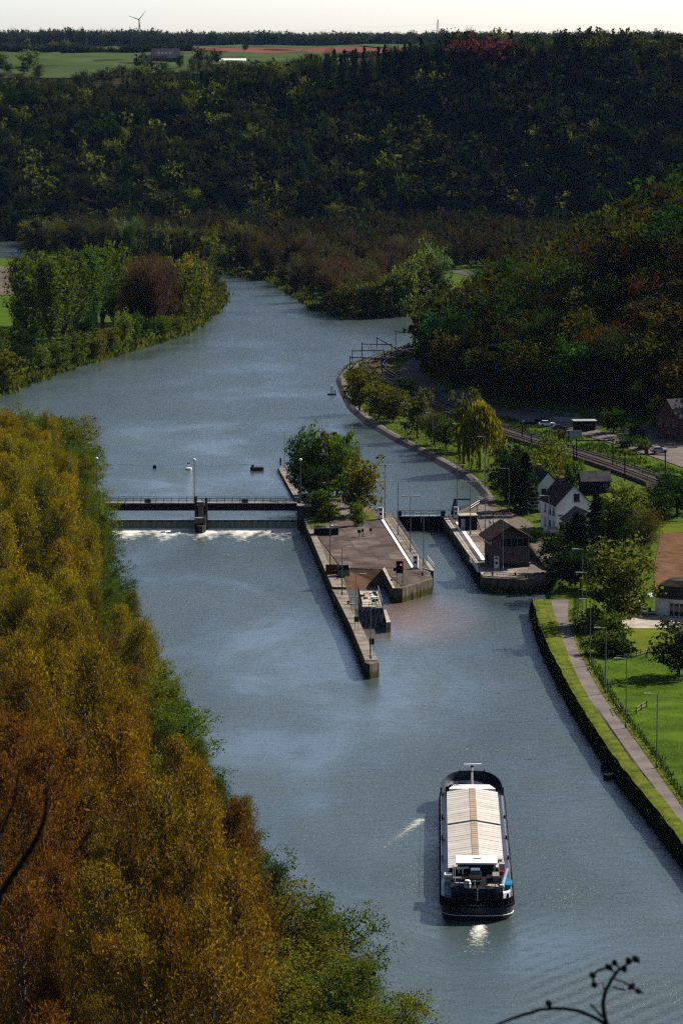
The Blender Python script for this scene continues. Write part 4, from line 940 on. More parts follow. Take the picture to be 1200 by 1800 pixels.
# upstream guide wall
ugw = thing('guide_wall', 'long pale concrete guide wall pointing upstream beside the weir', 'wall', (*g2(510, 850), 0))
mb = MB().prism([g2(488, 821, 2.4), g2(503, 821, 2.4), g2(538, 884, 2.4), g2(522, 886, 2.4)], -2, 2.2); child_world(ugw, mb, 'body', M['wall_stain'])
strip_slabs(ugw, [g2(489, 823, 2.4), g2(523, 884, 2.4)], [g2(502, 823, 2.4), g2(536, 882, 2.4)], 9, 2.15, 2.42, M['concrete'], 'slab')
mb = MB().tube((*g2(493, 818, 2.4), 2.4), (*g2(493, 818, 2.4), 4.2), .2); child_world(ugw, mb, 'bollard', M['dark_steel'])
# ---- right quay
qy = thing('lock_quay', 'concrete lock quay carrying the brick control house', 'quay', (*g2(880, 970), 0))
mb = MB().prism([g2(*p) for p in [(778, 908), (848, 1014), (922, 1018), (960, 1012), (985, 1000), (1000, 985), (960, 950), (930, 915), (895, 895), (868, 884), (846, 872), (838, 880), (815, 893), (792, 905)]], -3, TOPZ - .12); child_world(qy, mb, 'body', M['wall_stain'])
quad_grid(qy, g2(833, 985), g2(862, 985), g2(836, 912), g2(788, 913), 2, 7, TOPZ - .2, TOPZ, M['slab'], M['concrete'])
quad_grid(qy, g2(862, 985), g2(930, 985), g2(890, 912), g2(838, 912), 3, 5, TOPZ - .2, TOPZ - .02, M['asphalt'])
quad_grid(qy, g2(848, 1012), g2(920, 1016), g2(932, 988), g2(836, 988), 4, 2, TOPZ - .2, TOPZ, M['concrete'])
quad_grid(qy, g2(922, 1014), g2(985, 998), g2(975, 975), g2(932, 988), 3, 2, TOPZ - .2, TOPZ - .01, M['asphalt'])
strip_slabs(qy, [g2(779, 910), g2(846, 1010)], [g2(787, 910), g2(852, 1006)], 12, TOPZ - .2, TOPZ + .06, M['concrete_pale'], 'coping_stone', .02)
strip_slabs(qy, [g2(800, 918), g2(846, 985)], [g2(806, 918), g2(853, 985)], 6, TOPZ - .1, TOPZ + .08, M['white'], 'coping_strip', .02)
mb = MB().prism([g2(838, 908), g2(866, 908), g2(852, 876), g2(840, 882)], TOPZ - .1, TOPZ + .03); child_world(qy, mb, 'ramp', M['asphalt'])
for (x, y, z1, lab) in [((590, 1049), 0, 2.5, 'rusty ladder on the river side of the guide wall'), ((812, 960), 0, 2.85, 'rusty ladder on the chamber wall of the quay'), ((735, 1026), 0, 2.7, 'rusty ladder on the face of the island nose')]:
    p = G(*x, 2.9); ld = thing('wall_ladder', lab, 'ladder', (p[0] - (.25 if x[0] in (590, 812) else -.1), p[1] - .3, 0), 1.2 if x[0] != 735 else .25, 'wall ladders')
    for s_ in (-.25, .25): MB().box((s_, 0, z1 / 2), (.06, .08, z1)).build('rail', M['rust'], ld)
    rm = MB().box((0, 0, 0), (.5, .05, .05)).mesh('rung', M['rust'])
    for i in range(8): child('rung', rm, ld, (0, 0, .25 + i * .33))
# ---- upstream lock gate
ga, gb = G(697, 908, TOPZ), G(783, 909, TOPZ)
gt = thing('lock_gate', 'dark steel upstream lock gate closing the chamber', 'lock gate', (float((ga[0] + gb[0]) / 2), GATE_Y, 0))
hw = float(gb[0] - ga[0]) / 2
for sx in (-1, 1):
    lf = MB().box((sx * hw / 2, -.1, .6), (hw - .05, .5, 4.6)).build('gate_leaf', M['black'], gt)
    for k_ in range(5): MB().box((sx * (hw * (k_ + .5) / 5), -.42, .6), (.18, .2, 4.4)).build('rib', M['dark_steel'], lf)
MB().box((0, .1, 3.0), (2 * hw, 1.2, .16)).build('walkway', M['galv'], gt)
def railing(parent, pts, h=1.1, gap=1.6, m='galv', rails=(1.0, .55), r=.045):
    pm = MB().box((0, 0, h / 2), (.09, .09, h)).mesh('post', M[m])
    for a, b in zip(pts[:-1], pts[1:]):
        a, b = Vector(a), Vector(b); n = max(1, int((b - a).length / gap))
        for i in range(n + 1): child('post', pm, parent, a + (b - a) * (i / n))
        for f in rails: MB().tube(a + Vector((0, 0, h * f)), b + Vector((0, 0, h * f)), r, n=5).build('rail', M[m], parent)
railing(gt, [(-hw, -.4, 3.08), (hw, -.4, 3.08)]); railing(gt, [(-hw, .6, 3.08), (hw, .6, 3.08)])
for sx in (-1, 1):
    MB().box((sx * (hw - .6), .1, 3.6), (.9, .8, 1.0)).build('gate_winch', M['dark_steel'], gt)
# lower gates folded into their recesses
for nm, a, b, lab in (('lock_gate', (756, 1004), (744, 988), 'folded downstream lock gate with white railing on the island side'), ('lock_gate', (846, 1006), (832, 986), 'folded downstream lock gate with pale railing on the quay side')):
    A, B = G(*a, TOPZ), G(*b, TOPZ); L = float(np.linalg.norm((B - A)[:2])); t_ = thing(nm, lab, 'lock gate', (float(A[0]), float(A[1]), 0), math.atan2(B[1] - A[1], B[0] - A[0]))
    sgn = -1 if a[0] < 800 else 1
    MB().box((L / 2, sgn * .35, 1.2), (L, .5, 3.4)).build('gate_leaf', M['dark_steel'], t_); MB().box((L / 2, sgn * .4, 2.98), (L, .9, .12)).build('walkway', M['concrete_pale'], t_)
    railing(t_, [(0, sgn * .8, 3.05), (L, sgn * .8, 3.05)], gap=1.0, m='white')
# quay railings
def rail_thing(pts, lab, m='galv', z=TOPZ, gap=2.0, h=1.1):
    W_ = [G(x, y, z) for x, y in pts]; o = thing('railing', lab, 'railing', W_[0]); railing(o, [tuple(p - W_[0]) for p in W_], m=m, gap=gap, h=h)
rail_thing([(690, 908), (722, 955), (748, 998)], 'grey tube railing along the island side of the lock chamber')
rail_thing([(787, 910), (815, 950), (842, 988)], 'grey tube railing along the quay side of the lock chamber')
rail_thing([(850, 1012), (918, 1016)], 'low railing at the end of the quay below the control house', h=.8)
rail_thing([(826, 898), (842, 888)], 'short white railing on the bank above the upper gate', m='white', gap=1.2)
rail_thing([(738, 1006), (756, 1012)], 'short pale railing on the island nose', m='white', gap=1.2)
# ---- weir
DECK = 5.4
pierX, abX, leftX = PX(352, WEIR_Y), PX(528, WEIR_Y), PX(150, WEIR_Y)
br = thing('weir_bridge', 'dark service bridge with thin railing crossing above the weir', 'bridge', (float(pierX), WEIR_Y, 0))
for a, b in ((leftX, pierX), (pierX, abX)):
    MB().box(((a + b) / 2 - pierX, .4, DECK - .85), (b - a - .1, .5, 1.5)).build('girder', M['dark_steel'], br); MB().box(((a + b) / 2 - pierX, 2.4, DECK - .85), (b - a - .1, .5, 1.5)).build('girder', M['dark_steel'], br)
    MB().box(((a + b) / 2 - pierX, 1.4, DECK), (b - a - .06, 2.9, .2)).build('deck', M['concrete'], br)
railing(br, [(leftX - pierX, 0, DECK + .1), (abX - pierX, 0, DECK + .1)], gap=1.65, m='steel', h=1.0); railing(br, [(leftX - pierX, 2.8, DECK + .1), (abX - pierX, 2.8, DECK + .1)], gap=1.65, m='steel', h=1.0)
for bx in (257, 429): MB().box((PX(bx, WEIR_Y) - pierX, -.1, DECK + .55), (1.4, .12, .8)).build('notice_board', M['concrete_dark'], br)
pr_ = thing('weir_pier', 'weathered weir pier with hoisting posts rising from the foam', 'pier', (float(pierX), WEIR_Y, 0))
mb = MB().prism([(-1.15, 4), (1.15, 4), (1.15, -6.5), (.5, -8.6), (-.5, -8.6), (-1.15, -6.5)], -2, 1.6); mb.build('pier_base', M['concrete_dark'], pr_)
MB().prism([(-1.0, 4), (1.0, 4), (1.0, -2.2), (-1.0, -2.2)], 1.6, DECK - .1).build('pier_shaft', M['concrete_dark'], pr_)
for sx, h_ in ((-1.1, 7.3), (1.15, 7.0)):
    MB().box((sx, -2.5, h_ / 2), (.55, .6, h_)).build('hoist_post', M['concrete_dark'], pr_); MB().box((sx, -1.4, h_ - .5), (.4, 2.4, .5)).build('hoist_head', M['dark_steel'], pr_)
MB().box((0, -2.6, 4.4), (1.2, .5, 3.2)).build('hoist_panel', M['concrete'], pr_); MB().box((0, -3.2, 6.2), (1.6, 1.6, .25)).build('platform', M['concrete_pale'], pr_)
MB().box((-.2, -4.9, 2.4), (2.0, 1.6, 1.2)).build('cap_stone', M['concrete'], pr_); MB().box((1.05, -5.6, 2.2), (.25, 1.8, 2.6)).build('ladder', M['rust'], pr_)
ab = thing('weir_abutment', 'dark concrete abutment where the weir bridge meets the island', 'abutment', (float(abX), WEIR_Y, 0))
MB().prism([(-.7, -4), (2.2, -4), (2.2, 5), (-.7, 5)], -2, DECK - .15).build('body', M['concrete_dark'], ab); MB().box((.75, .5, DECK - .05), (3.1, 9.2, .3)).build('cap', M['concrete'], ab); railing(ab, [(2.0, -3.8, DECK + .1), (2.0, 4.6, DECK + .1)], m='steel')
ab2 = thing('weir_abutment', 'concrete abutment of the weir bridge hidden in the left bank trees', 'abutment', (float(leftX), WEIR_Y, 0)); MB().prism([(-5, -4), (.1, -4), (.1, 5), (-5, 5)], -2, DECK - .1).build('body', M['concrete_dark'], ab2)
# weir gates with water sliding over
k = NT('weir_sheet'); g = k.new('ShaderNodeTexCoord'); mp = k.new('ShaderNodeMapping'); mp.inputs['Scale'].default_value = (1.6, .12, .12); k.l(g.outputs['Object'], mp.inputs[0])
n_ = k.noise(2.0, 6, .6, mp.outputs[0]); r_ = k.ramp([(.3, (.045, .045, .018)), (.6, (.16, .15, .06)), (.8, (.34, .32, .2))], n_.outputs['Fac']); k.l(r_.outputs[0], k.b.inputs['Base Color']); k.b.inputs['Roughness'].default_value = .3
M['weir_sheet'] = k.m
for a, b, lab in ((leftX, pierX - 1.2, 'weir gate left of the pier with a sheet of water sliding over'), (pierX + 1.2, abX - .7, 'weir gate right of the pier with a sheet of water sliding over')):
    t_ = thing('weir_gate', lab, 'weir gate', (float((a + b) / 2), WEIR_Y, 0)); L = b - a
    MB().box((0, .7, .3), (L, .8, 2.6)).build('gate_leaf', M['dark_steel'], t_)
    pr2 = [(1.6, UP_LEVEL + .01), (.75, UP_LEVEL + .06), (.35, UP_LEVEL - .12), (.05, UP_LEVEL - .7), (-.25, .5), (-.5, -.1)]; mb = MB(); n_s = 40; rings = []
    for q, z in pr2: rings.append([(-L / 2 + L * i / n_s, q + .04 * math.sin(i * 1.7), z) for i in range(n_s + 1)])
    mb.loft(rings, closed=False, caps=False).build('water_sheet', M['weir_sheet'], t_, smooth=True)
# floats and line above the weir
flY = float(G(400, 822, UP_LEVEL)[1]); rope = [np.array([PX(x, flY), flY, UP_LEVEL + .25 + .55 * math.sin(i * .9) ** 2]) for i, x in enumerate(np.linspace(160, 492, 12))]
o = MB().path([tuple(p) for p in rope], .022, 5).build('safety_line', M['dark_steel']); tag(o, 'thin safety line stretched over the water above the weir', 'rope')
p = G(452, 827, UP_LEVEL); bo = thing('work_raft', 'small dark rusty work raft moored by the guide wall tip', 'raft', p, .1)
MB().loft([[(x * s_, y * s_, z) for x, y in ((-1.7, -.75), (1.4, -.9), (1.75, 0), (1.4, .9), (-1.7, .75))] for s_, z in ((.9, -.3), (1.0, .75))]).build('hull', M['rust'], bo); MB().box((0, 0, .8), (2.7, 1.3, .12)).build('deck', M['wood'], bo); MB().box((-1.1, 0, 1.1), (.5, .9, .6)).build('locker', M['dark_steel'], bo)
p = G(272, 823, UP_LEVEL); o = MB().lathe([(.05, -.2), (.42, 0), (.5, .3), (.4, .65), (.08, .8)], n=12).build('mooring_buoy', M['black'], smooth=True); o.location = p; tag(o, 'small black buoy on the safety line', 'buoy')
p = G(332, 825, UP_LEVEL); bo = thing('marker_buoy', 'white marker buoy with a thin mast on the safety line', 'buoy', p); MB().lathe([(.1, -.2), (.8, 0), (.8, .35), (.2, .5)], n=12).build('float', M['white'], bo); MB().tube((0, 0, .4), (0, 0, 1.9), .07).build('mast', M['white'], bo); MB().box((0, 0, 1.5), (.7, .08, .25)).build('topmark', M['dark_steel'], bo)
# ---- lamps
def make_lamp(kind):
    o = thing('lamp_post', 'x', 'street lamp'); H = 12.0
    MB().lathe([(.16, 0), (.16, .9), (.10, 1.0)], n=10).build('base', M['steel'], o); MB().tube((0, 0, .9), (0, 0, H), .10, .065, 8).build('pole', M['steel'], o)
    if kind == 'T':
        MB().box((0, 0, H + .05), (3.6, .12, .10)).build('arm', M['galv'], o)
        for s_ in (-1, 1): MB().box((s_ * 1.25, 0, H + .10), (1.1, .34, .16)).build('lamp_head', M['galv'], o)
    elif kind == 'globe':
        MB().lathe([(.06, 0), (.3, .1), (.36, .35), (.3, .6), (.06, .7)], c=(0, 0, H), n=12).build('lamp_head', M['white'], o, smooth=True)
    else:
        MB().box((-.65, 0, H + .05), (1.4, .1, .09)).build('arm', M['galv'], o); MB().box((-1.35, 0, H + .08), (1.1, .34, .16)).build('lamp_head', M['galv'], o)
    return o
LP = {}
def lamp(kind, base, top, lab, flip=False, z=TOPZ, onT=False, cat_group=None):
    b = T(*base) if onT else G(*base, z)
    t_ = AT(top[0], top[1], b[1])
    if kind not in LP: LP[kind] = make_lamp(kind); o = LP[kind]
    else: o = copy_tree(LP[kind])
    o.location = tuple(b); o.scale = (-1 if flip else 1, 1, float((t_[2] - b[2]) / 12.0)); o['label'] = lab; o['group'] = cat_group or {'T': 'double armed lock lamps', 'globe': 'globe lamps on the weir', 'L': 'single armed lamps'}[kind]
for base, top, lab in [((676, 908), (676, 818), 'double armed lamp first from the island trees'), ((699, 940), (699, 847), 'double armed lamp second along the island side of the chamber'), ((721, 970), (721, 873), 'double armed lamp third along the island side of the chamber'), ((744, 1004), (744, 903), 'double armed lamp at the folded gate on the island nose'),
                       ((803, 905), (803, 818), 'double armed lamp beside the upper gate on the quay'), ((826, 939), (826, 847), 'double armed lamp on the quay at the white strip'), ((852, 971), (852, 875), 'double armed lamp left of the brick control house'), ((883, 1004), (883, 907), 'double armed lamp in front of the brick control house')]:
    lamp('T', base, top, lab)
for base, top, lab in [((580, 999), (580, 917), 'single armed lamp on the island west coping, first from the container'), ((601, 1046), (601, 962), 'single armed lamp above the slipway on the island west side'), ((625, 1092), (625, 1009), 'single armed lamp on the guide wall beside the dark pontoon'), ((651, 1158), (651, 1069), 'single armed lamp at the tip of the island guide wall'),
                       ((500, 822), (500, 759), 'lamp at the tip of the upstream guide wall'), ((510, 836), (510, 778), 'second lamp along the upstream guide wall')]:
    lamp('L', base, top, lab, flip=True, z=2.45 if base[0] in (500, 510) else TOPZ)
for base, top, lab in [((894, 906), (894, 824), 'lamp beside the dark trees at the towpath corner'), ((852, 846), (852, 768), 'lamp in front of the weeping willow'), ((808, 812), (808, 745), 'lamp left of the weeping willow among dark trees'), ((760, 796), (760, 726), 'lamp on the verge midway along the upstream towpath'), ((716, 778), (716, 709), 'lamp farthest upstream beside the towpath'), ((963, 965), (963, 872), 'lamp in front of the white house')]:
    lamp('L', base, top, lab, onT=True)
for base, top, lab in [((1022, 1082), (1022, 966), 'towpath lamp farthest from the barge, by the dark trees'), ((1029, 1112), (1029, 1007), 'second towpath lamp from the dark trees'), ((1036, 1171), (1036, 1054), 'third towpath lamp, at the narrow verge'), ((1063, 1220), (1063, 1104), 'fourth towpath lamp, at the meadow corner'), ((1099, 1281), (1099, 1158), 'fifth towpath lamp, beside the wooden gate'), ((1153, 1351), (1153, 1220), 'towpath lamp standing in the meadow, closest of all to the barge')]:
    lamp('L', base, top, lab, onT=True, cat_group='lamps along the near towpath')
lamp('globe', (342, 884), (342, 810), 'white globe lamp on the weir pier', z=DECK); lamp('globe', (528, 884), (528, 810), 'white globe lamp at the island end of the weir bridge', z=DECK); lamp('globe', (171, 884), (171, 808), 'white globe lamp at the wooded end of the weir bridge', z=DECK)
# ---- control pillars, signal, machines
def kiosk(x, y, lab):
    o = thing('control_pillar', lab, 'control pillar', G(x, y, TOPZ), -.1, 'white control pillars of the lock')
    MB().box((0, 0, .12), (1.2, 1.1, .24)).build('plinth', M['concrete_pale'], o); MB().box((0, 0, 1.35), (.95, .85, 2.3)).build('cabinet', M['white'], o, bevel=.04); MB().tube((0, -.43, 1.25), (0, -.47, 1.25), .27, n=14).build('dial', M['black'], o)
    MB().box((0, -.44, 2.15), (.6, .05, .38)).build('display', M['glass'], o); MB().box((0, 0, 2.55), (1.05, .95, .1)).build('cap', M['galv'], o)
kiosk(669, 913, 'white control pillar at the upstream end of the white strip'); kiosk(730, 999, 'white control pillar on the island nose'); kiosk(801, 912, 'white control pillar beside the upper gate on the quay'); kiosk(872, 1000, 'white control pillar in front of the brick control house')
sg = thing('signal_board', 'black lock signal board with a red light on the island nose', 'signal', G(702, 1030, TOPZ)); 
for s_ in (-.55, .55): MB().box((s_, 0, 1.5), (.12, .12, 3.0)).build('leg', M['dark_steel'], sg)
MB().box((0, 0, 3.6), (1.35, .25, 2.3)).build('board', M['black'], sg); MB().tube((.25, -.14, 4.1), (.25, -.2, 4.1), .2, n=14).build('red_light', M['red_lamp'], sg); MB().tube((-.25, -.14, 4.1), (-.25, -.2, 4.1), .2, n=14).build('dark_light', M['glass'], sg); MB().box((-.9, .1, 3.1), (.6, .08, .5)).build('side_panel', M['dark_steel'], sg)
for i, (x, y, w_, h_, lab) in enumerate([(631, 944, .7, 1.2, 'low dark switch box on the island platform, leftmost of three'), (637, 944, .5, 1.4, 'thin dark switch box in the middle of the island platform trio'), (651, 942, .5, 1.3, 'dark switch post on the island platform nearest the white strip')]):
    o = thing('switch_box', lab, 'switch box', G(x, y, TOPZ), 0, 'switch boxes on the island platform'); MB().box((0, 0, h_ / 2), (.12, .12, h_)).build('post', M['dark_steel'], o); MB().box((0, 0, h_), (w_, .35, .6)).build('box', M['dark_steel'], o)
c_ = thing('rubbish_container', 'dark steel container full of pale debris on the island', 'container', G(573, 939, TOPZ), .05)
mb = MB()
for a, b, c, d in ((0, -1.3, 5.0, .12), (0, 1.3, 5.0, .12)): mb.box((a, b, .75), (c, d, 1.5))
for s_ in (-1, 1): mb.box((s_ * 2.46, 0, .75), (.12, 2.7, 1.5))
mb.box((0, 0, .1), (4.9, 2.6, .2)); mb.build('box', M['dark_steel'], c_)
MB().box((0, -1.42, 1.5), (5.2, .14, .14)).build('rim', M['galv'], c_); 
for i in range(9):
    x, y = random.uniform(-2, 2), random.uniform(-.9, .9)
    o = MB().box((0, 0, 0), (random.uniform(.5, 1.5), random.uniform(.15, .6), random.uniform(.1, .4))).build('debris', random.choice([M['concrete_pale'], M['white'], M['rust'], M['wood']]), c_); o.location = (x, y, 1.45 + random.uniform(0, .35)); o.rotation_euler = (random.uniform(-.6, .6), random.uniform(-.6, .6), random.uniform(0, 3))
o = MB().path([(-2.2, -.5, 1.2), (-2.3, -.3, 3.0), (-1.6, 0, 3.4), (-1.0, .1, 2.6)], .07).build('bent_bar', M['dark_steel'], c_)
w_ = thing('winch_shelter', 'curved rusty ramp with a dark winch box on the island west side', 'winch', G(604, 1012, TOPZ), 0)
ring = []
for sx in (-1.3, 1.3):
    ring.append([(sx, 4.6, 0), (sx, 4.6, .3), (sx, 3.4, 0.9), (sx, 2.6, 1.6), (sx, 2.0, 1.9), (sx, 2.0, 0)])
MB().loft([[(p[0] - 2.2, p[1], p[2]) for p in r_] for r_ in ring]).build('ramp', M['rust'], w_); MB().box((0, 0, .9), (2.4, 2.2, 1.8)).build('housing', M['concrete'], w_, bevel=.1); MB().box((0, -.4, 1.7), (1.9, 1.5, .9)).build('winch_box', M['dark_steel'], w_); MB().box((-.1, -.8, 2.05), (1.4, .5, .5), .2).build('motor_cover', M['steel'], w_)
MB().tube((-1.6, .2, .6), (-1.0, .2, .6), .35, n=12).build('drum', M['dark_steel'], w_)
for x, y, lab in [(593, 1018, 'black bollard on the island coping near the winch'), (688, 1024, 'black bollard beside the slipway kerb'), (612, 1062, 'black bollard on the guide wall near the pontoon'), (742, 1012, 'black bollard on the island nose'), (865, 1012, 'black bollard on the quay corner'), (905, 1012, 'black bollard at the far end of the quay front')]:
    o = MB().lathe([(.2, 0), (.16, .1), (.15, .45), (.26, .5), (.24, .62), (.05, .66)], n=10).build('bollard', M['black'], smooth=True); o.location = G(x, y, TOPZ - (.3 if x == 612 else 0)); tag(o, lab, 'bollard', 'mooring bollards')
for x, y, lab in [(626.5, 1108, 'dark sign panel on two legs on the guide wall'), (653, 1148, 'dark cabinet near the guide wall tip')]:
    o = thing('cabinet', lab, 'cabinet', G(x, y, TOPZ - .3)); 
    for s_ in (-.3, .3): MB().box((s_, 0, .9), (.08, .08, 1.8)).build('leg', M['dark_steel'], o)
    MB().box((0, 0, 2.0), (.85, .3, 1.0)).build('panel', M['navy'] if x < 640 else M['dark_steel'], o)
# dark steel pontoon with a littered cream deck
A, B, C, D = G(636, 1068, 3.3), G(672, 1068, 3.3), G(664, 1039, 3.3), G(629, 1039, 3.3)
pt = thing('work_pontoon', 'dark blue steel pontoon with a littered cream deck moored at the guide wall', 'pontoon', (*((A + B) / 2)[:2], 0)); o0 = (A + B) / 2
def rel(p, z=None): return (float(p[0] - o0[0]), float(p[1] - o0[1]), float(p[2] if z is None else z))
tops = [rel(A), rel(B), rel(C), rel(D)]; fl = G(633, 1106, 0), G(679, 1106, 0)
bots = [(fl[0][0] - o0[0], fl[0][1] - o0[1], -.6), (fl[1][0] - o0[0], fl[1][1] - o0[1], -.6), (tops[2][0] + .6, tops[2][1], -.6), (tops[3][0], tops[3][1], -.6)]
MB().add(bots + tops, [(3, 2, 1, 0), (4, 5, 6, 7), (0, 1, 5, 4), (1, 2, 6, 5), (2, 3, 7, 6), (3, 0, 4, 7)]).build('hull', M['navy'], pt)
dk = [np.array(t_) for t_ in tops]
MB().prism([tuple(p[:2] + (sum(q[:2] for q in dk) / 4 - p[:2]) * .04) for p in dk], 3.31, 3.42).build('deck', M['concrete_pale'], pt)
for i in range(6):
    f = i / 5; a_ = np.array(bots[0]) * (1 - f) + np.array(bots[1]) * f; b_ = np.array(tops[0]) * (1 - f) + np.array(tops[1]) * f
    MB().tube(tuple(a_ + [0, -.06, .7]), tuple(b_ + [0, -.06, -.05]), .09, n=5).build('rib', M['dark_steel'], pt)
railing(pt, [tops[0], tops[1]], gap=1.1, h=1.0, m='dark_steel'); railing(pt, [tops[1], tops[2]], gap=1.3, h=1.0, m='pale_blue'); railing(pt, [tops[0], tops[3]], gap=1.3, h=1.0, m='dark_steel')
for i in range(14):
    u, v = random.uniform(.15, .85), random.uniform(.12, .88); p = (dk[0] * (1 - u) + dk[1] * u) * (1 - v) + (dk[3] * (1 - u) + dk[2] * u) * v
    o = MB().box((0, 0, 0), (random.uniform(.3, 1.4), random.uniform(.2, .7), random.uniform(.15, .5))).build('clutter', random.choice([M['concrete_pale'], M['dark_steel'], M['wood'], M['white']]), pt); o.location = (p[0], p[1], 3.6); o.rotation_euler[2] = random.uniform(0, 3)
P_ = [G(*q, 1.6) for q in ((674, 1076), (678, 1074), (686.5, 1096), (679, 1097))]; mb = MB().prism([rel(p)[:2] for p in P_], .0, 1.75); mb.build('fender_block', M['concrete'], pt); MB().prism([rel(p)[:2] for p in P_], 1.76, 1.9).build('fender_top', M['concrete_pale'], pt)
# bridge planks from guide wall to pontoon
o = thing('gangway', 'narrow grey gangway between guide wall and pontoon', 'gangway', G(628, 1062, TOPZ - .25)); MB().box((0, 0, .06), (2.6, .9, .12)).build('deck', M['galv'], o); railing(o, [(-1.2, .4, .1), (1.2, .4, .1)], gap=1.2)
# near right bank: steep wall, steps, mooring stones
bw = []; P = resample([(p[0], p[1], 0) for p in smooth_line([(a, b, 0) for a, b in NEAR_RIGHT])[:, :2]], 2.0) if False else None
nr = smooth_line([np.array([a, b, 0.0]) for a, b in NEAR_RIGHT]); nr = resample(list(nr), 1.2)
inn = offset_line(nr, 2.7); mb = MB(); rings = []; rings2 = []
for i, (a, b) in enumerate(zip(nr, inn)):
    j0 = .06 * math.sin(i * .7) + random.uniform(-.05, .05)
    def q(t, z, jit=1.0): p = a + (b - a) * t; j = j0 * jit + random.uniform(-.06, .06); d = unit(a - b); return (p[0] + d[0] * j, p[1] + d[1] * j, z + random.uniform(-.05, .05))
    top_ = q(.24, LAND + .02); rings.append([q(-.03, -1.2), q(.0, .4), q(.06, 1.2), q(.13, 2.0), top_]); rings2.append([(top_[0], top_[1], top_[2] - .02), q(.5, LAND + .10, 0), q(1.0, LAND + .10, 0)])
MB().loft(rings2, closed=False, caps=False).build('verge', M['verge'])['kind'] = 'structure'
M['bank_weeds'] = mat('bank_weeds', (0.030, 0.036, 0.014), (0.010, 0.011, 0.006), .8, .95, bump=1.0, bscale=2.0)
mb.loft(rings, closed=False, caps=False); o = mb.build('river_bank', M['bank_weeds']); o['kind'] = 'structure'
# ---------------------------------------------------------------- grass tufts, bank plants (uncountable)
def tufts(name, pts, h, label, cols, m='leaf_far', n=7, spread=.35):
    P = np.array(pts, float); N = len(P); C = np.repeat(P, n, 0) + rng.normal(0, spread, (N * n, 3)) * [1, 1, 0]; L = h * rng.uniform(.5, 1.4, N * n)
    U = rng.normal(0, .45, (N * n, 3)) + [0, 0, 1]; V, F, v = leaves(C + [0, 0, .0] + unit(U) * (L[:, None] * .45), U, L, L * .35, rng, True)
    ci = np.repeat(np.repeat(rng.integers(0, len(cols), N), n), 4); tint = np.concatenate([np.array(cols)[ci], np.ones((len(ci), 1))], 1)
    o = link(bpy.data.objects.new(name, np_mesh(name, V, F, M[m], {'v': v, 'tint': tint}))); return tag(o, label, 'grass', kind='stuff')
pts = []
for a, b in zip(nr, inn):
    for _ in range(2):
        t = random.uniform(.0, .26); p = a + (b - a) * t; pts.append((p[0] + random.uniform(-.15, .15), p[1] + random.uniform(-.6, .6), max(.1, t / .26 * 2.5)))
tufts('bank_weeds', pts, .42, 'dark weeds hanging over the river wall of the near towpath', [mixc(DKGREEN, GREEN, .3), DKGREEN, mixc(OLIVE, DKGREEN, .6)])
mp_ = np.array([p[:2] for p in TL([(1050, 1172), (1120, 1150), (1200, 1140), (1330, 1190), (1400, 1500), (1300, 1520), (1210, 1420), (1140, 1320), (1085, 1245)])])
cx_, cy2 = rng.uniform(mp_[:, 0].min(), mp_[:, 0].max(), 26000), rng.uniform(mp_[:, 1].min(), mp_[:, 1].max(), 26000); ok_ = (sd_poly(mp_, cx_, cy2) > .2) & (wob(cx_, cy2, 4.5) + .6 * wob(cx_, cy2, 1.7, 2) > -.1)
tufts('meadow_grass', np.stack([cx_[ok_], cy2[ok_], np.full(ok_.sum(), LAND + .08)], 1), .16, 'rough bright green grass of the meadow beside the near towpath', [(.30, .40, .03), (.36, .44, .04), (.22, .34, .03)], n=3, spread=.25)
pts = []
for a, b in zip(nr, inn):
    for _ in range(4): t = random.uniform(.25, 1.0) ** 1.5 + .02; p = a + (b - a) * min(1, max(.24, t)); pts.append((p[0] + random.uniform(-.3, .3), p[1] + random.uniform(-.6, .6), LAND + .09))
tufts('verge_grass', pts, .10, 'short yellow-green grass on the verge between near towpath and river wall', [(.30, .32, .04), (.36, .36, .05), (.22, .28, .03)], n=4, spread=.2)
pts = []
for a, b in zip(pr, vr):
    for _ in range(5): t = random.uniform(.95, 1.9); p = a + (b - a) * t; pts.append((p[0] + random.uniform(-.4, .4), p[1] + random.uniform(-.5, .5), hgt(p[0], p[1])[0]))
tufts('ditch_grass', pts, .42, 'tall dark grass in the ditch between near towpath and meadow', [mixc(GREEN, DKGREEN, .4), GREEN, DKGREEN])
pts = []
vp = np.array([p[:2] for p in TL([(880, 732), (950, 755), (1060, 780), (1200, 833), (1200, 862), (1100, 822), (1000, 788), (890, 756)])])
cx_, cy2 = rng.uniform(vp[:, 0].min(), vp[:, 0].max(), 6000), rng.uniform(vp[:, 1].min(), vp[:, 1].max(), 6000); ok_ = (sd_poly(vp, cx_, cy2) > .1) & (wob(cx_, cy2, 6, 1) > -.2)
tufts('railway_grass', np.stack([cx_[ok_], cy2[ok_], hgt(cx_[ok_], cy2[ok_])], 1), .9, 'coarse grass on the slope between railway and road', [GREEN, mixc(GREEN, LIME, .4), DKGREEN], n=5, spread=.5)
pts = []
for a, b in zip(offset_line(uc, 1.7), offset_line(uc, 9.0)):
    for _ in range(8): t = random.random() ** 1.4; p = a + (b - a) * t; pts.append((p[0] + random.uniform(-.7, .7), p[1] + random.uniform(-.7, .7), hgt(p[0], p[1])[0]))
for a, b in zip(offset_line(uc, -2.0), offset_line(uc, -3.4)):
    for _ in range(3): t = random.random(); p = a + (b - a) * t; pts.append((p[0], p[1], hgt(p[0], p[1])[0]))
tufts('towpath_grass', pts, .55, 'grass and weeds beside the upstream towpath', [GREEN, OLIVE, mixc(GREEN, DKGREEN, .5), mixc(LIME, OLIVE, .5)], n=5, spread=.5)
pts = []
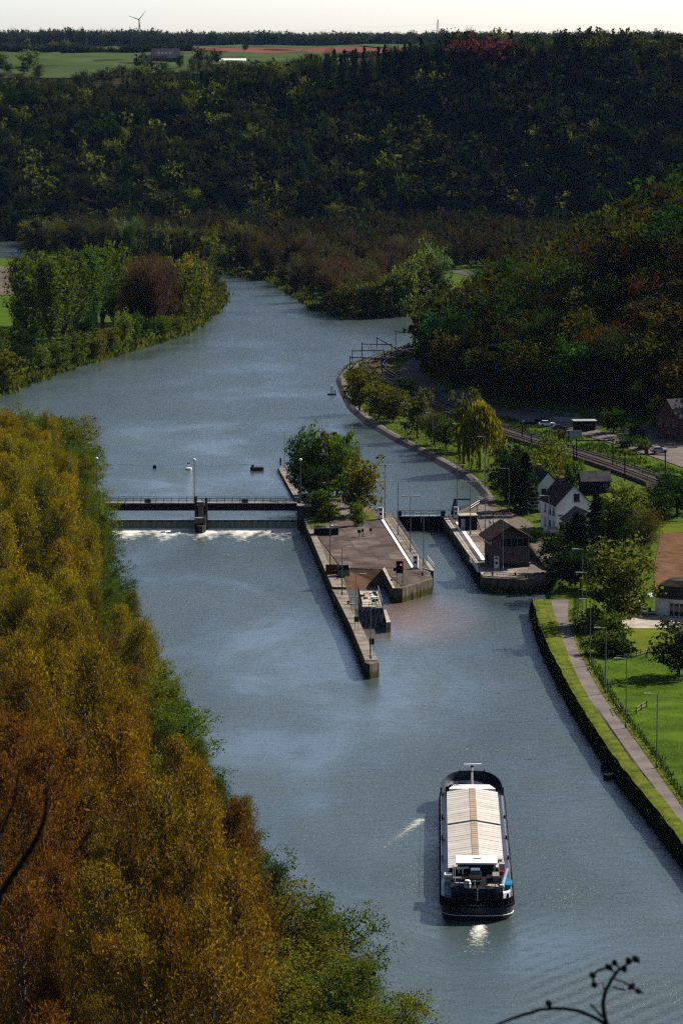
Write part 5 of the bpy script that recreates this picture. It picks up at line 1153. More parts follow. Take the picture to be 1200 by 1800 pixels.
lp_ = resample([np.array([a, b, 0]) for a, b in LEFT[15:25]], 1.5); rp2 = resample([np.array([a, b, 0]) for a, b in gp([(740, 555), (640, 560), (565, 547), (530, 522), (480, 494), (430, 487), (370, 479)], UP_LEVEL)], 1.5)
for p in list(lp_) + list(rp2):
    for _ in range(4): x, y = p[0] + random.uniform(-3, 3), p[1] + random.uniform(-1, 5); pts.append((x, y, max(UP_LEVEL, hgt(x, y)[0])))
tufts('shore_scrub', pts, 1.6, 'low scrub and reeds along the far shores', [OLIVE, mixc(OLIVE, BROWN, .5), GREEN, DKGREEN], n=6, spread=.9)

# ---------------------------------------------------------------- railway
RW = smooth_line(TL([(1300, 905), (1200, 862), (1100, 824), (1000, 792), (940, 775), (880, 756), (800, 722), (740, 695), (690, 668), (662, 652), (655, 642), (668, 632), (695, 622), (722, 613), (742, 606), (790, 596)])); RW = resample(list(RW), 4.0)
RW[:, 2] = np.convolve(np.pad(hgt(RW[:, 0], RW[:, 1]), 6, 'edge'), np.ones(13) / 13, 'valid')
rwt = thing('railway_track', 'brown ballasted double railway track curving along the valley', 'railway', RW[len(RW) // 3])
o0_ = RW[len(RW) // 3].copy()
def sweep(parent, line, prof, name, m):
    t = np.gradient(line[:, :2], axis=0); t /= np.linalg.norm(t, axis=1)[:, None]; rings = []
    for p, q in zip(line, t): rings.append([(p[0] + q[1] * a - o0_[0], p[1] - q[0] * a - o0_[1], p[2] + z - o0_[2]) for a, z in prof])
    return MB().loft(rings, closed=True).build(name, m, parent)
sweep(rwt, RW, [(-5.6, -.6), (-4.4, .45), (4.4, .45), (5.6, -.6)], 'ballast', M['ballast'])
for trk in (-2.1, 2.1):
    for s_ in (-.72, .72): sweep(rwt, RW, [(trk + s_ - .05, .55), (trk + s_ - .05, .73), (trk + s_ + .05, .73), (trk + s_ + .05, .55)], 'rail', M['steel'])
ti = resample(list(RW), .65); t = np.gradient(ti[:, :2], axis=0); t /= np.linalg.norm(t, axis=1)[:, None]; mb = MB()
for p, q in list(zip(ti, t)):
    for trk in (-2.1, 2.1):
        c = (p[0] + q[1] * trk - o0_[0], p[1] - q[0] * trk - o0_[1], p[2] + .47 - o0_[2]); mb.box(c, (.26, 2.5, .16), math.atan2(q[1], q[0]))
o = mb.build('sleepers', M['wood'], rwt); o['kind'] = 'stuff'
def on_rail(x, y):
    P = T(x, y); return P
def gantry(l, r, topy, lab, signal=False):
    a, b = T(*l), T(*r); zt = AT(l[0], topy, a[1])[2]; o = thing('railway_gantry', lab, 'gantry', a, 0, 'overhead line gantries'); d = b - a
    for q in ((0, 0, 0), tuple(d)): MB().box((q[0], q[1], q[2] + (zt - a[2] - q[2]) / 2 - .2), (.26, .26, zt - a[2] - q[2] + .4)).build('mast', M['dark_steel'], o)
    zz = zt - a[2] - .5
    L_ = float(np.hypot(d[0], d[1])); MB().box((d[0] / 2, d[1] / 2, zz), (L_, .22, .24), math.atan2(d[1], d[0])).build('beam', M['dark_steel'], o)
    for f in (.3, .7): MB().tube((d[0] * f, d[1] * f, zz), (d[0] * f, d[1] * f, zz - 1.1), .05, n=5).build('hanger', M['dark_steel'], o); MB().tube((d[0] * f, d[1] * f, zz - 1.1), (d[0] * (f + .12), d[1] * (f + .12), zz - 1.0), .04, n=5).build('registration_arm', M['dark_steel'], o)
    if signal: MB().box((d[0], d[1] - .2, zz - .2), (.6, .3, 1.6)).build('signal_head', M['black'], o)
for l, r, ty, lab, sgn in [((615, 662), (671, 664), 625, 'overhead gantry first at the bend, beside the round olive tree', 0), ((619, 653), (674, 652), 614, 'overhead gantry second at the bend', 0), ((636, 639), (688, 640), 602, 'overhead gantry third round the bend', 0), ((662, 627), (708, 631), 591, 'overhead gantry with a black signal on its mast', 1), ((695, 619), (742, 620), 581, 'overhead gantry farthest away against the water', 0),
                           ((917, 772), (933, 795), 742, 'overhead gantry right of the weeping willow', 0), ((998, 797), (1007, 824), 760, 'overhead gantry beside the reddish bare bush', 0), ((1012, 826), (1076, 822), 771, 'wide overhead gantry above the white house', 0), ((1097, 845), (1168, 843), 794, 'wide overhead gantry closest to the picture edge', 0)]:
    gantry(l, r, ty, lab, sgn)
# overhead wires
for s_, lab in ((-2.1, 'thin overhead wire above the river side railway track'), (2.1, 'thin overhead wire above the hill side railway track')):
    L_ = offset_line(RW, s_)[::3]; o = MB().path([(p[0], p[1], p[2] + 5.9) for p in L_], .02, 4).build('overhead_wire', M['dark_steel']); tag(o, lab, 'wire')
# fences and gates of the meadow
def post_fence(pts, gap, lab, h=1.1, wires=2, m='wood', w=.12, nm='fence'):
    P = resample([T(*p) for p in pts], gap); o = thing(nm, lab, 'fence', P[0]); pm = MB().box((0, 0, h / 2), (w, w, h)).mesh('post', M[m])
    Q = [(p[0] - P[0][0], p[1] - P[0][1], hgt(p[0], p[1])[0] - P[0][2]) for p in P]
    for q in Q: child('post', pm, o, q)
    for f in range(wires): MB().path([(q[0], q[1], q[2] + h * (.5 + .42 * f)) for q in Q], .018 if m == 'wood' else .05, 4).build('wire' if m == 'wood' else 'rail', M['dark_steel'] if m == 'wood' else M[m], o)
post_fence([(1052, 1178), (1078, 1228), (1110, 1278), (1150, 1332), (1205, 1410), (1260, 1490)], 2.6, 'thin post and wire fence along the near towpath meadow')
post_fence([(1082, 1162), (1110, 1158), (1140, 1148), (1160, 1143)], 1.5, 'pale wooden rail fence below the garden lawn', h=.9, m='wood_pale')
post_fence([(1117, 1256), (1135, 1244)], 2.3, 'pale wooden field gate standing in the meadow', h=1.2, wires=2, m='wood_pale', w=.2, nm='field_gate')
post_fence([(1083, 1246), (1089, 1258)], 1.2, 'short pale wooden gate panel beside the lamp', h=1.3, wires=2, m='wood_pale', w=.16, nm='field_gate')
post_fence([(852, 858), (875, 862), (882, 852)], 1.8, 'short dark fence at the towpath junction', h=1.1)
tp_ = thing('timber_tripod', 'dark wooden tripod at the meadow hedge', 'tripod', T(1139, 1157))
for a in (0, 2.1, 4.2): MB().tube((1.0 * math.cos(a), 1.0 * math.sin(a), 0), (0, 0, 1.9), .08).build('leg', M['wood'], tp_)
# steps down to the water with a small sign
stp = thing('bank_steps', 'wooden railed steps running down the river bank by the towpath start', 'steps', T(953, 1062)); A, B = T(953, 1062), T(975, 1133); d = B - A
for i in range(14): f = (i + .5) / 14; MB().box((d[0] * f, d[1] * f, .25), (1.3, .5, .5)).build('step', M['wood'], stp)
for off_ in (.75,): railing(stp, [(off_, 0, .3), (d[0] + off_, d[1], .3)], gap=2.2, h=1.0, m='wood_pale')
sb = thing('sign_board', 'small pale sign board at the head of the bank steps', 'sign', T(952, 1070)); MB().box((0, 0, .9), (.1, .1, 1.8)).build('post', M['wood'], sb); MB().box((0, -.08, 2.1), (.75, .08, .65)).build('panel', M['galv'], sb); MB().box((0, -.13, 2.1), (.45, .03, .3)).build('symbol', M['dark_steel'], sb)
# mooring niches and float at the near wall
for x, y, lab in [(1086, 1342, 'pale stone block on the bank edge, closest to the float'), (1139, 1424, 'pale stone block on the bank edge, nearest to the picture bottom'), (989, 1172, 'rusty mooring block on the bank edge by the wire fence'), (1016, 1221, 'mooring block on the bank edge, second from the steps'), (1044, 1281, 'mooring block on the bank edge, third from the steps')]:
    o = MB().box((0, 0, .22), (1.0, .8, .5), .5, .85).build('mooring_stone', M['concrete_pale'], bevel=.05); o.location = T(x, y); tag(o, lab, 'stone', 'mooring stones on the near bank')
fp = G(1070, 1368, 0); fo = thing('landing_float', 'small landing float tied to the near river wall', 'float', fp, .9); MB().box((0, 0, .2), (1.6, 1.0, .7)).build('hull', M['dark_steel'], fo); MB().box((0, 0, .6), (1.5, .95, .1)).build('deck', M['concrete_pale'], fo)
fp = G(1058, 1354, 0); fo = thing('mooring_pile', 'dark timber mooring pile at the near river wall', 'pile', fp); MB().tube((0, 0, -1), (0, 0, 1.3), .22).build('pile', M['wood'], fo); MB().tube((.4, .2, -1), (.2, .1, 1.0), .16).build('brace', M['wood'], fo)
nb = thing('navigation_mark', 'white navigation mark standing on a small concrete step at the bend', 'navigation mark', G(583, 694, UP_LEVEL)); MB().box((0, 0, .1), (2.6, 1.6, .5)).build('plinth', M['concrete_dark'], nb); MB().box((0, 0, 1.6), (.7, .5, 2.6)).build('pillar', M['white'], nb); MB().box((.9, .2, .9), (.25, .25, 1.2)).build('post', M['dark_steel'], nb)
# narrow benches and a table at the towpath
bn = thing('bench', 'pale bench on the towpath above the lock basin', 'bench', T(810, 842), .9); MB().box((0, 0, .45), (2.2, .5, .08)).build('seat', M['wood_pale'], bn); MB().box((0, .25, .75), (2.2, .08, .4)).build('backrest', M['wood_pale'], bn)
for s_ in (-.9, .9): MB().box((s_, 0, .22), (.1, .45, .44)).build('leg', M['concrete'], bn)
# ================================================================ barge
BL, BW = 75.0, 8.7
bS = G(838.5, 1612, .6); bE = G(828, 1366, 2.8)
bg = thing('cargo_barge', 'long cargo barge with pinkish hatch covers and black stern heading upstream', 'barge', (float(bS[0]), float(bS[1]), 0), math.atan2(bE[1] - bS[1], bE[0] - bS[0]) - math.pi / 2)
bg.scale = (1, float(np.hypot(*(bE - bS)[:2])) / BL, 1)
def outline(hw, s0=0.0, s1=BL, n=12):
    """plan of the hull: rounded stern at s0, tapering bow at s1 (counter-clockwise)"""
    R_ = []
    for i in range(n + 1):                       # stern, left to right
        a = math.pi + math.pi * i / n; R_.append((hw * math.copysign(abs(math.cos(a)) ** .55, math.cos(a)), s0 + 3.0 + 3.0 * math.sin(a) * 1.0))
    for i in range(n + 1):                       # bow, right to left
        a = math.pi * i / n; R_.append((hw * math.copysign(abs(math.cos(a)) ** .7, math.cos(a)), s1 - 9.0 + 9.0 * math.sin(a)))
    return R_
def shear(s): return 0.9 * max(0, (s - 58) / 17) ** 2 + .35 * max(0, (8 - s) / 8) ** 2
rings = []
for z, f, da, db in ((-1.2, .86, 2.2, 3.0), (0.0, .97, .7, 1.4), (.9, 1.0, .15, .6), (1.75, 1.0, 0, 0)):
    rings.append([(x * f, y + (da if y < 8 else (-db if y > 62 else 0)) * (1 if (y < 6 or y > 66) else .3), z + (shear(y) if z > 1 else 0)) for x, y in outline(BW / 2)])
MB().loft(rings, caps=True).build('hull', M['navy'], bg)
rk = MB(); ol = outline(BW / 2 + .08)
rk.path([(x, y, 1.5 + shear(y)) for x, y in ol + ol[:1]], .13, 6); rk.build('rubbing_strake', M['black'], bg)
rk = MB(); rk.path([(x, y, .75) for x, y in outline(BW / 2 + .05)[:13]], .05, 5); rk.build('stern_line', M['white'], bg)
for s_ in (-1, 1):     # side decks and coamings
    MB().box((s_ * (BW / 2 - .45), 39, 1.84), (.86, 50, .12)).build('side_deck', M['pale_blue'], bg)
    MB().box((s_ * (BW / 2 - .93), 39.5, 2.35), (.12, 49, 1.2)).build('coaming', M['brick'], bg)
    MB().path([(s_ * (BW / 2 - .06), y, 2.75) for y in np.linspace(15, 63, 20)], .025, 4).build('guard_wire', M['steel'], bg)
    pm = MB().box((0, 0, .45), (.05, .05, .9)).mesh('stanchion', M['steel'])
    for y in np.linspace(15, 63, 17): child('stanchion', pm, bg, (s_ * (BW / 2 - .06), y, 1.86))
    for y in (26, 38, 51): MB().box((s_ * (BW / 2 - .12), y, 2.15), (.3, .6, .5)).build('bollard', M['black'], bg)
# hatch covers, each its own ridge-shaped sheet
M['hatch'] = mat('hatch', (.72, .66, .60), (.56, .51, .46), .35, .6, lo=.3, hi=.7); M['hatch_walk'] = mat('hatch_walk', (.52, .41, .31), (.40, .31, .24), .5, .6)
hwid = BW / 2 - .86
M['hatch_b'] = mat('hatch_b', (.64, .58, .53), (.5, .45, .4), .5, .6); M['hatch_c'] = mat('hatch_c', (.76, .71, .65), (.62, .57, .52), .5, .6)
def hatch_mesh(L_, m_):
    P0 = [(-hwid, 0, 0), (-.42, 0, .52), (.42, 0, .52), (hwid, 0, 0), (hwid, 0, -.14), (-hwid, 0, -.14)]
    return MB().loft([[(a, b, c) for a, b, c in P0], [(a, b + L_ * .91, c) for a, b, c in P0], [(a, b + L_ * .91, c - .09) for a, b, c in P0], [(a, b + L_, c - .09) for a, b, c in P0]]).mesh('hatch_cover', m_)
secs = ((16.0, 41.5, 20), (42.6, 63.6, 16))
for a, b, n in secs:
    L_ = (b - a) / n; hms = [hatch_mesh(L_, m_) for m_ in (M['hatch'], M['hatch'], M['hatch_b'], M['hatch_c'])]; wm = MB().box((0, L_ * .45, .545), (.86, L_ * .86, .03)).mesh('walk_strip', M['hatch_walk'])
    for i in range(n): h_ = child('hatch_cover', random.choice(hms), bg, (0, a + L_ * i, 3.02 + random.uniform(-.01, .01))); child('walk_strip', wm, h_)
MB().box((0, 42.05, 2.7), (2 * hwid, .9, .3)).build('gap_beam', M['black'], bg)
# bow
MB().prism([(-3.2, 64.2), (3.2, 64.2), (2.4, 67.0), (-2.4, 67.0)], 1.9, 3.35).build('forward_coaming', M['white'], bg)
bow = [p for p in outline(BW / 2) if p[1] > 65]; mb = MB(); rr = []
for x, y in bow: rr.append([(x, y, 1.7 + shear(y)), (x * 1.01, y + .03, 3.0 + shear(y) * .9), (x * .96, y - .12, 3.0 + shear(y) * .9), (x * .96, y - .12, 1.7 + shear(y))])
mb.loft(rr).build('bow_bulwark', M['navy'], bg)
MB().prism([(x * .97, y - .1) for x, y in bow], 1.8, 2.25).build('fore_deck', M['navy'], bg)
ms = MB().tube((0, 68.2, 2.2), (0, 68.6, 5.7), .17, .12); ms.build('bow_mast', M['white'], bg); MB().box((.1, 68.4, 5.9), (2.5, .22, .22), .14).build('radar', M['white'], bg); MB().tube((0, 68.5, 5.5), (0, 68.5, 5.9), .2).build('radar_base', M['black'], bg)
MB().tube((-1.5, 68.4, 4.9), (1.5, 68.4, 4.9), .06).build('mast_arm', M['dark_steel'], bg)
for s_ in (-1.7, 1.7): MB().tube((s_, 68.6, 2.2), (s_, 68.6, 5.2), .06).build('flag_pole', M['dark_steel'], bg)
for x, y in ((-3.4, 66.4), (-2.9, 67.6), (3.4, 66.4), (2.9, 67.6)): MB().box((x, y, 2.7), (.5, .55, .9)).build('bollard', M['black'], bg)
for x in (-1.3, 1.3): MB().tube((x - .5, 69.6, 2.7), (x + .5, 69.6, 2.7), .4, n=12).build('windlass', M['dark_steel'], bg)
for i in range(7): MB().box((random.uniform(-2.3, 2.3), random.uniform(67.6, 69.0), 2.6), (.3, .3, random.uniform(.5, 1.0))).build('deck_fitting', random.choice([M['white'], M['galv'], M['pale_blue']]), bg)
MB().box((-2.7, 68.6, 2.75), (.6, 1.0, .2), .5).build('anchor_platform', M['white'], bg)
# stern: deck, house, wheelhouse
MB().prism([(x * .97, y + .05) for x, y in outline(BW / 2) if y < 7] + [(BW / 2 * .97, 15.5), (-BW / 2 * .97, 15.5)], 1.7, 1.8).build('aft_deck', M['navy'], bg)
st_ = [p for p in outline(BW / 2) if p[1] < 6.0]; mb = MB(); rr = []
for x, y in st_: rr.append([(x, y, 1.7 + shear(y)), (x, y - .02, 2.45 + shear(y)), (x * .965, y + .12, 2.45 + shear(y)), (x * .965, y + .12, 1.7 + shear(y))])
mb.loft(rr).build('stern_bulwark', M['black'], bg)
hs = MB().prism([(-3.1, 3.0), (-2.2, 2.2), (2.2, 2.2), (3.1, 3.0), (3.1, 10.4), (-3.1, 10.4)], 1.8, 3.5).build('deckhouse', M['navy'], bg)
MB().prism([(-3.2, 2.9), (-2.2, 2.05), (2.2, 2.05), (3.2, 2.9), (3.2, 10.4), (-3.2, 10.4)], 3.5, 3.6).build('house_top', M['dark_steel'], bg)
for x in (-1.9, -.7, .7, 1.9): MB().box((x, 2.16, 2.75), (.7, .06, .6)).build('window', M['glass'], hs)
MB().prism([(3.15, 2.3), (4.0, 3.4), (4.0, 9.0), (3.15, 9.0)], 1.8, 3.0).build('side_locker', M['white'], bg); MB().box((3.62, 2.9, 2.5), (.5, .05, .7), .6).build('locker_door', M['black'], bg)
MB().prism([(-3.15, 2.3), (-4.0, 3.4), (-4.0, 9.0), (-3.15, 9.0)], 1.8, 2.7).build('side_locker', M['pale_blue'], bg)
wh = MB().box((0, 12.2, 3.2), (4.6, 3.0, 3.2)).build('wheelhouse', M['navy'], bg)
MB().box((0, 10.66, 3.9), (4.2, .06, 1.0)).build('window', M['glass'], wh); MB().box((0, 13.74, 3.9), (4.2, .06, 1.0)).build('window', M['glass'], wh)
for s_ in (-1, 1): MB().box((s_ * 2.33, 12.2, 3.9), (.06, 2.4, 1.0)).build('window', M['glass'], wh)
for x in (-2.2, 2.2): MB().box((x, 10.6, 3.4), (.16, .16, 2.8)).build('corner_post', M['white'], wh)
rf = MB().box((0, 12.1, 4.95), (5.1, 4.4, .22)).build('wheelhouse_roof', M['white'], bg, bevel=.05); MB().box((.1, 12.3, 5.1), (1.0, .12, .08)).build('antenna_bar', M['dark_steel'], rf); MB().box((2.8, 12.8, 4.7), (.8, .7, .5)).build('search_light', M['galv'], bg)
MB().box((3.1, 11.6, 3.6), (.7, 1.2, 2.2)).build('vent_cowl', M['concrete_pale'], bg)
MB().box((-1.7, 10.0, 4.4), (1.6, .24, .24), .5).build('radar', M['white'], bg); MB().tube((-1.7, 10.0, 3.6), (-1.7, 10.0, 4.3), .1).build('radar_post', M['white'], bg)
MB().box((-3.5, 9.4, 2.9), (.9, 1.4, 1.8)).build('gas_locker', M['white'], bg); 
for i in range(3): MB().box((-3.5, 8.66, 2.35 + .5 * i), (.8, .04, .06)).build('locker_shelf', M['dark_steel'], bg)
# car crane, dinghy, car, gear
cr = MB().tube((3.0, 4.0, 3.5), (3.7, 8.6, 4.6), .22, .18, 8).build('crane_boom', M['pale_blue'], bg); MB().tube((3.0, 4.0, 1.8), (3.0, 4.0, 3.7), .28, n=8).build('crane_post', M['white'], bg)
dg = []
for y, w_, z0 in ((-1.9, .55, .0), (-1.2, .72, -.1), (.3, .78, -.12), (1.3, .6, 0), (2.0, .08, .25)): dg.append([(-w_, y, .45), (-w_ * .7, y, z0 - .1), (w_ * .7, y, z0 - .1), (w_, y, .45)])
o = MB().loft(dg).build('dinghy', M['blue_paint'], bg); o.location = (3.55, 6.0, 3.2)
MB().lathe([(.28, -.07), (.42, -.07), (.42, .07), (.28, .07)], n=14).build('life_ring', M['red_paint'], bg).location = (3.2, 10.3, 3.9); bg.children[-1].rotation_euler = (R(90), 0, 0)
car_body = []
for y, z0, z1, w_ in ((0, .35, .75, .72), (.4, .3, .95, .8), (1.1, .3, 1.05, .82), (2.9, .3, 1.05, .82), (3.6, .3, .85, .78), (4.0, .4, .7, .65)): car_body.append([(-w_, y, z0), (w_, y, z0), (w_ * .96, y, z1), (-w_ * .96, y, z1)])
cb = MB().loft(car_body).build('carried_car', M['dark_steel'], bg); cb.location = (-.2, 4.3, 3.55)
MB().loft([[(-.7, 1.0, 1.05), (.7, 1.0, 1.05), (.55, 1.5, 1.5), (-.55, 1.5, 1.5)], [(-.7, 3.3, 1.05), (.7, 3.3, 1.05), (.55, 2.9, 1.5), (-.55, 2.9, 1.5)]]).build('cabin', M['glass'], cb)
for s_ in (-.6, .6): MB().box((s_, -.03, .8), (.3, .05, .12)).build('tail_light', M['red_paint'], cb)
MB().box((0, -.03, .5), (1.5, .08, .18)).build('bumper', M['galv'], cb)
MB().box((-1.9, 3.2, 3.9), (1.6, .5, .45)).build('barrel', M['pale_blue'], bg, bevel=.1); MB().lathe([(.4, 0), (.45, .5), (.3, .9)], c=(-1.2, 2.9, 3.6), n=12).build('tank', M['white'], bg); MB().box((-2.4, 6.5, 3.8), (1.0, .8, .4)).build('deck_box', M['concrete'], bg)
MB().box((2.3, 7.0, 4.0), (.8, 2.4, .7)).build('deck_box', M['wood_pale'], bg); MB().prism([(1.0, 3.4), (2.6, 2.9), (2.4, 4.2), (1.4, 4.3)], 3.62, 3.7).build('tarpaulin', M['concrete_pale'], bg)
for x, y, h_ in ((-2.7, 5.0, 2.2), (-2.9, 8.6, 1.6), (2.7, 9.0, 2.0), (-.3, 2.6, 1.0)): MB().tube((x, y, 3.5), (x, y, 3.5 + h_), .05, n=6).build('pole', M['white'], bg)
railing(bg, [(-2.2, 2.3, 3.6), (2.2, 2.3, 3.6)], h=.8, gap=.9, m='dark_steel')
for x, y in ((-2.4, 1.2), (2.4, 1.2), (-.9, .7), (.9, .7)): MB().tube((x, y, 1.8), (x, y, 2.5), .16, n=8).build('stern_bollard', M['black'], bg)
MB().tube((0, .15, 2.2), (0, -.6, 4.2), .04, n=5).build('flag_staff', M['white'], bg)
for i in range(8): MB().box((-1.1 + i * .31, -.06 + .012 * abs(i - 3.5) ** 2, 1.98), (.16, .04, .22), 0).build('name_letter', M['steel'], bg)
MB().box((2.6, .85, 1.75), (1.3, .1, .08), .35).build('fender_rail', M['galv'], bg)
# wash behind the screw and broken wave beside the bow
u_ = np.array([math.sin(-bg.rotation_euler[2]), math.cos(bg.rotation_euler[2])]); rows, dn = [], []
for j in range(18):
    f = j / 17; c = np.array([bS[0], bS[1]]) - u_ * (1.5 + 16 * f) + np.array([.25 - .6 * f, 0]); w_ = 1.1 + 2.6 * f
    rows.append([(c[0] + w_ * (2 * i / 14 - 1), c[1], 0) for i in range(15)]); dn.append([max(0, (.86 - .66 * f ** .8) * (1 - abs(2 * i / 14 - 1) ** 1.8) + .05) for i in range(15)])
foam('screw_wash', rows, dn, .05, M['foam_wash'], 'pale foaming wash behind the stern of the barge')
rows, dn = [], []; A, B = G(676, 1490, 0), G(742, 1440, 0)
for j in range(12):
    f = j / 11; c = A + (B - A) * f; rows.append([(c[0] + .75 * (i - 4) , c[1] - .35 * (i - 4), 0) for i in range(9)]); dn.append([max(0, (.45 + .25 * f) * (1 - abs(i - 4) / 4.6)) for i in range(9)])
foam('wave_foam', rows, dn, .05, M['foam_wave'], 'thin foam of the breaking wave left of the barge')

# ================================================================ houses
def gable_house(name, lab, loc, rz, w, d, hw, hr, wall, roof, windows=(), doors=(), chimney=None, over=.35, cat='house', ridge='y'):
    """w across x, d along y; ridge along y (gable to the front) or x"""
    o = thing(name, lab, cat, loc, rz); W2, D2 = w / 2, d / 2
    mb = MB().box((0, 0, hw / 2 - .3), (w, d, hw + .6))
    if ridge == 'y':
        mb.add([(-W2, -D2, hw), (W2, -D2, hw), (0, -D2, hw + hr), (-W2, D2, hw), (W2, D2, hw), (0, D2, hw + hr)], [(0, 1, 2), (4, 3, 5)])
    else:
        mb.add([(-W2, -D2, hw), (-W2, D2, hw), (-W2, 0, hw + hr), (W2, -D2, hw), (W2, D2, hw), (W2, 0, hw + hr)], [(1, 0, 2), (3, 4, 5)])
    mb.build('wall', wall, o)
    for s_ in (-1, 1):
        if ridge == 'y': q = [(s_ * (W2 + over), -D2 - over, hw - over * hr / W2), (0, -D2 - over, hw + hr), (0, D2 + over, hw + hr), (s_ * (W2 + over), D2 + over, hw - over * hr / W2)]
        else: q = [(-W2 - over, s_ * (D2 + over), hw - over * hr / D2), (-W2 - over, 0, hw + hr), (W2 + over, 0, hw + hr), (W2 + over, s_ * (D2 + over), hw - over * hr / D2)]
        r_ = MB().add([(a, b, c + .03) for a, b, c in q] + [(a, b, c + .2) for a, b, c in q], [(0, 1, 2, 3), (7, 6, 5, 4), (0, 4, 5, 1), (1, 5, 6, 2), (2, 6, 7, 3), (3, 7, 4, 0)]).build('roof', roof, o)
    if chimney: 
        c = MB().box((chimney[0], chimney[1], chimney[2]), (.8, .8, chimney[3])).build('chimney', M['brick'], o); MB().box((chimney[0], chimney[1], chimney[2] + chimney[3] / 2 + .08), (.95, .95, .16)).build('chimney_cap', M['concrete'], c)
    for f, a, z, ww, hh in windows: opening(o, f, a, z, ww, hh, w, d, 'window')
    for f, a, z, ww, hh in doors: opening(o, f, a, z, ww, hh, w, d, 'door')
    return o
def opening(o, f, a, z, ww, hh, w, d, nm):
    if f in 'FB': s_ = -1 if f == 'F' else 1; c = (a, s_ * (d / 2 + .02), z); e = (ww, .1, hh); fr_ = (ww + .2, .06, hh + .2); sl_ = ((a, s_ * (d / 2 + .1), z - hh / 2 - .1), (ww + .4, .3, .12))
    else: s_ = -1 if f == 'L' else 1; c = (s_ * (w / 2 + .02), a, z); e = (.1, ww, hh); fr_ = (.06, ww + .2, hh + .2); sl_ = ((s_ * (w / 2 + .1), a, z - hh / 2 - .1), (.3, ww + .4, .12))
    q = MB().box(c, e).build(nm, M['glass'] if nm == 'window' else M['wood'], o); MB().box(c, fr_).build('frame', M['wood_pale'], q)
    if nm == 'window': MB().box(*sl_).build('sill', M['concrete'], q)
p = T(992, 938); wh_ = gable_house('house', 'white two-storey house with brown tiled roof and gable window', (p[0] + .5, p[1] + 5.5, p[2]), R(14), 7.6, 11, 6.2, 4.0, M['white_wall'], M['roof_tile'],
    [('F', .6, 7.6, 1.1, 1.5), ('L', -3.6, 4.6, 1.0, 1.5), ('L', -1.2, 4.6, 1.0, 1.5), ('L', 2.2, 4.6, 1.0, 1.5), ('L', -3.6, 1.7, 1.0, 1.5), ('L', 2.2, 1.7, 1.0, 1.5)], [('L', -1.0, 1.2, 1.1, 2.2), ('F', -2.4, 1.2, 1.1, 2.3)], (-.4, 1.5, 10.2, 1.6))
p = T(1012, 950); gable_house('house_annex', 'white annex with grey roof against the white house, behind the spruce', (p[0] + 1, p[1] + 2, p[2]), R(14), 6.0, 7, 3.9, 2.4, M['white_wall'], M['roof_slate'], [('F', -.6, 1.9, 1.2, 1.3), ('L', 0, 1.9, 1.2, 1.3)], [('F', 1.4, 1.1, 1.0, 2.1)], cat='house')
p = T(958, 905); gable_house('house_wing', 'narrow white rear wing with slate roof left of the white house', (p[0], p[1] + 9, p[2]), R(14), 4.6, 7, 6.0, 2.6, M['white_wall'], M['roof_slate'], [('L', -1.5, 4.3, .9, 1.4), ('L', 1.5, 4.3, .9, 1.4), ('F', -1, 4.3, .9, 1.4)], [], (-.2, 2.4, 8.9, 1.5), cat='house')
# control house
p = G(889, 997, TOPZ); ch = thing('control_house', 'brick lock control house with brown gabled roof and a band of windows', 'building', (p[0] + .3, p[1] + 3.6, TOPZ), R(10))
MB().box((0, 0, 3.0), (7.4, 7.2, 6.0)).build('wall', M['brick'], ch); MB().box((.6, -3.66, 4.9), (6.0, .14, 1.9)).build('upper_panel', M['concrete'], ch)
for i in range(5): w__ = MB().box((-1.6 + i * 1.12, -3.76, 4.9), (.85, .08, 1.45)).build('window', M['glass'], ch); MB().box((-1.6 + i * 1.12, -3.73, 4.9), (1.0, .06, 1.6)).build('frame', M['concrete_dark'], w__)
for i in range(4): w__ = MB().box((-3.74, -2.4 + i * 1.5, 4.9), (.08, 1.1, 1.4)).build('window', M['glass'], ch)
MB().box((-3.78, .8, 1.2), (.08, 1.0, 2.2)).build('door', M['dark_steel'], ch); MB().box((0, -3.64, .35), (7.5, .1, .7)).build('plinth', M['concrete_dark'], ch)
for i in (-.4, .4): MB().box((i, -3.66, 2.6), (.25, .08, .2)).build('wall_vent', M['dark_steel'], ch)
for s_ in (-1, 1):
    q = [(s_ * 4.7, -5.0, 5.3), (-.3, -5.0, 8.2), (-.3, 4.6, 8.2), (s_ * 4.7, 4.6, 5.3)]
    MB().add([(a, b, c) for a, b, c in q] + [(a, b, c + .25) for a, b, c in q], [(0, 1, 2, 3), (7, 6, 5, 4), (0, 4, 5, 1), (1, 5, 6, 2), (2, 6, 7, 3), (3, 7, 4, 0)]).build('roof', M['roof_tile'], ch)
MB().add([(-3.7, -3.6, 6.0), (3.7, -3.6, 6.0), (-.3, -3.6, 8.1), (-3.7, 3.6, 6.0), (3.7, 3.6, 6.0), (-.3, 3.6, 8.1)], [(0, 1, 2), (4, 3, 5)]).build('gable', M['wood'], ch)
rw_ = thing('retaining_wall', 'dark sloping retaining wall right of the control house', 'wall', G(922, 968, TOPZ)); a_, b_ = G(922, 966, TOPZ), G(958, 1000, TOPZ); d = b_ - a_; MB().add([(0, 0, -.5), (d[0], d[1], -.5), (d[0] + .5, d[1] + .2, -.5), (.5, .2, -.5), (0, 0, 2.2), (d[0], d[1], .6), (d[0] + .5, d[1] + .2, .6), (.5, .2, 2.2)], [(0, 1, 5, 4), (1, 2, 6, 5), (2, 3, 7, 6), (3, 0, 4, 7), (4, 5, 6, 7)]).build('wall', M['concrete_dark'], rw_)
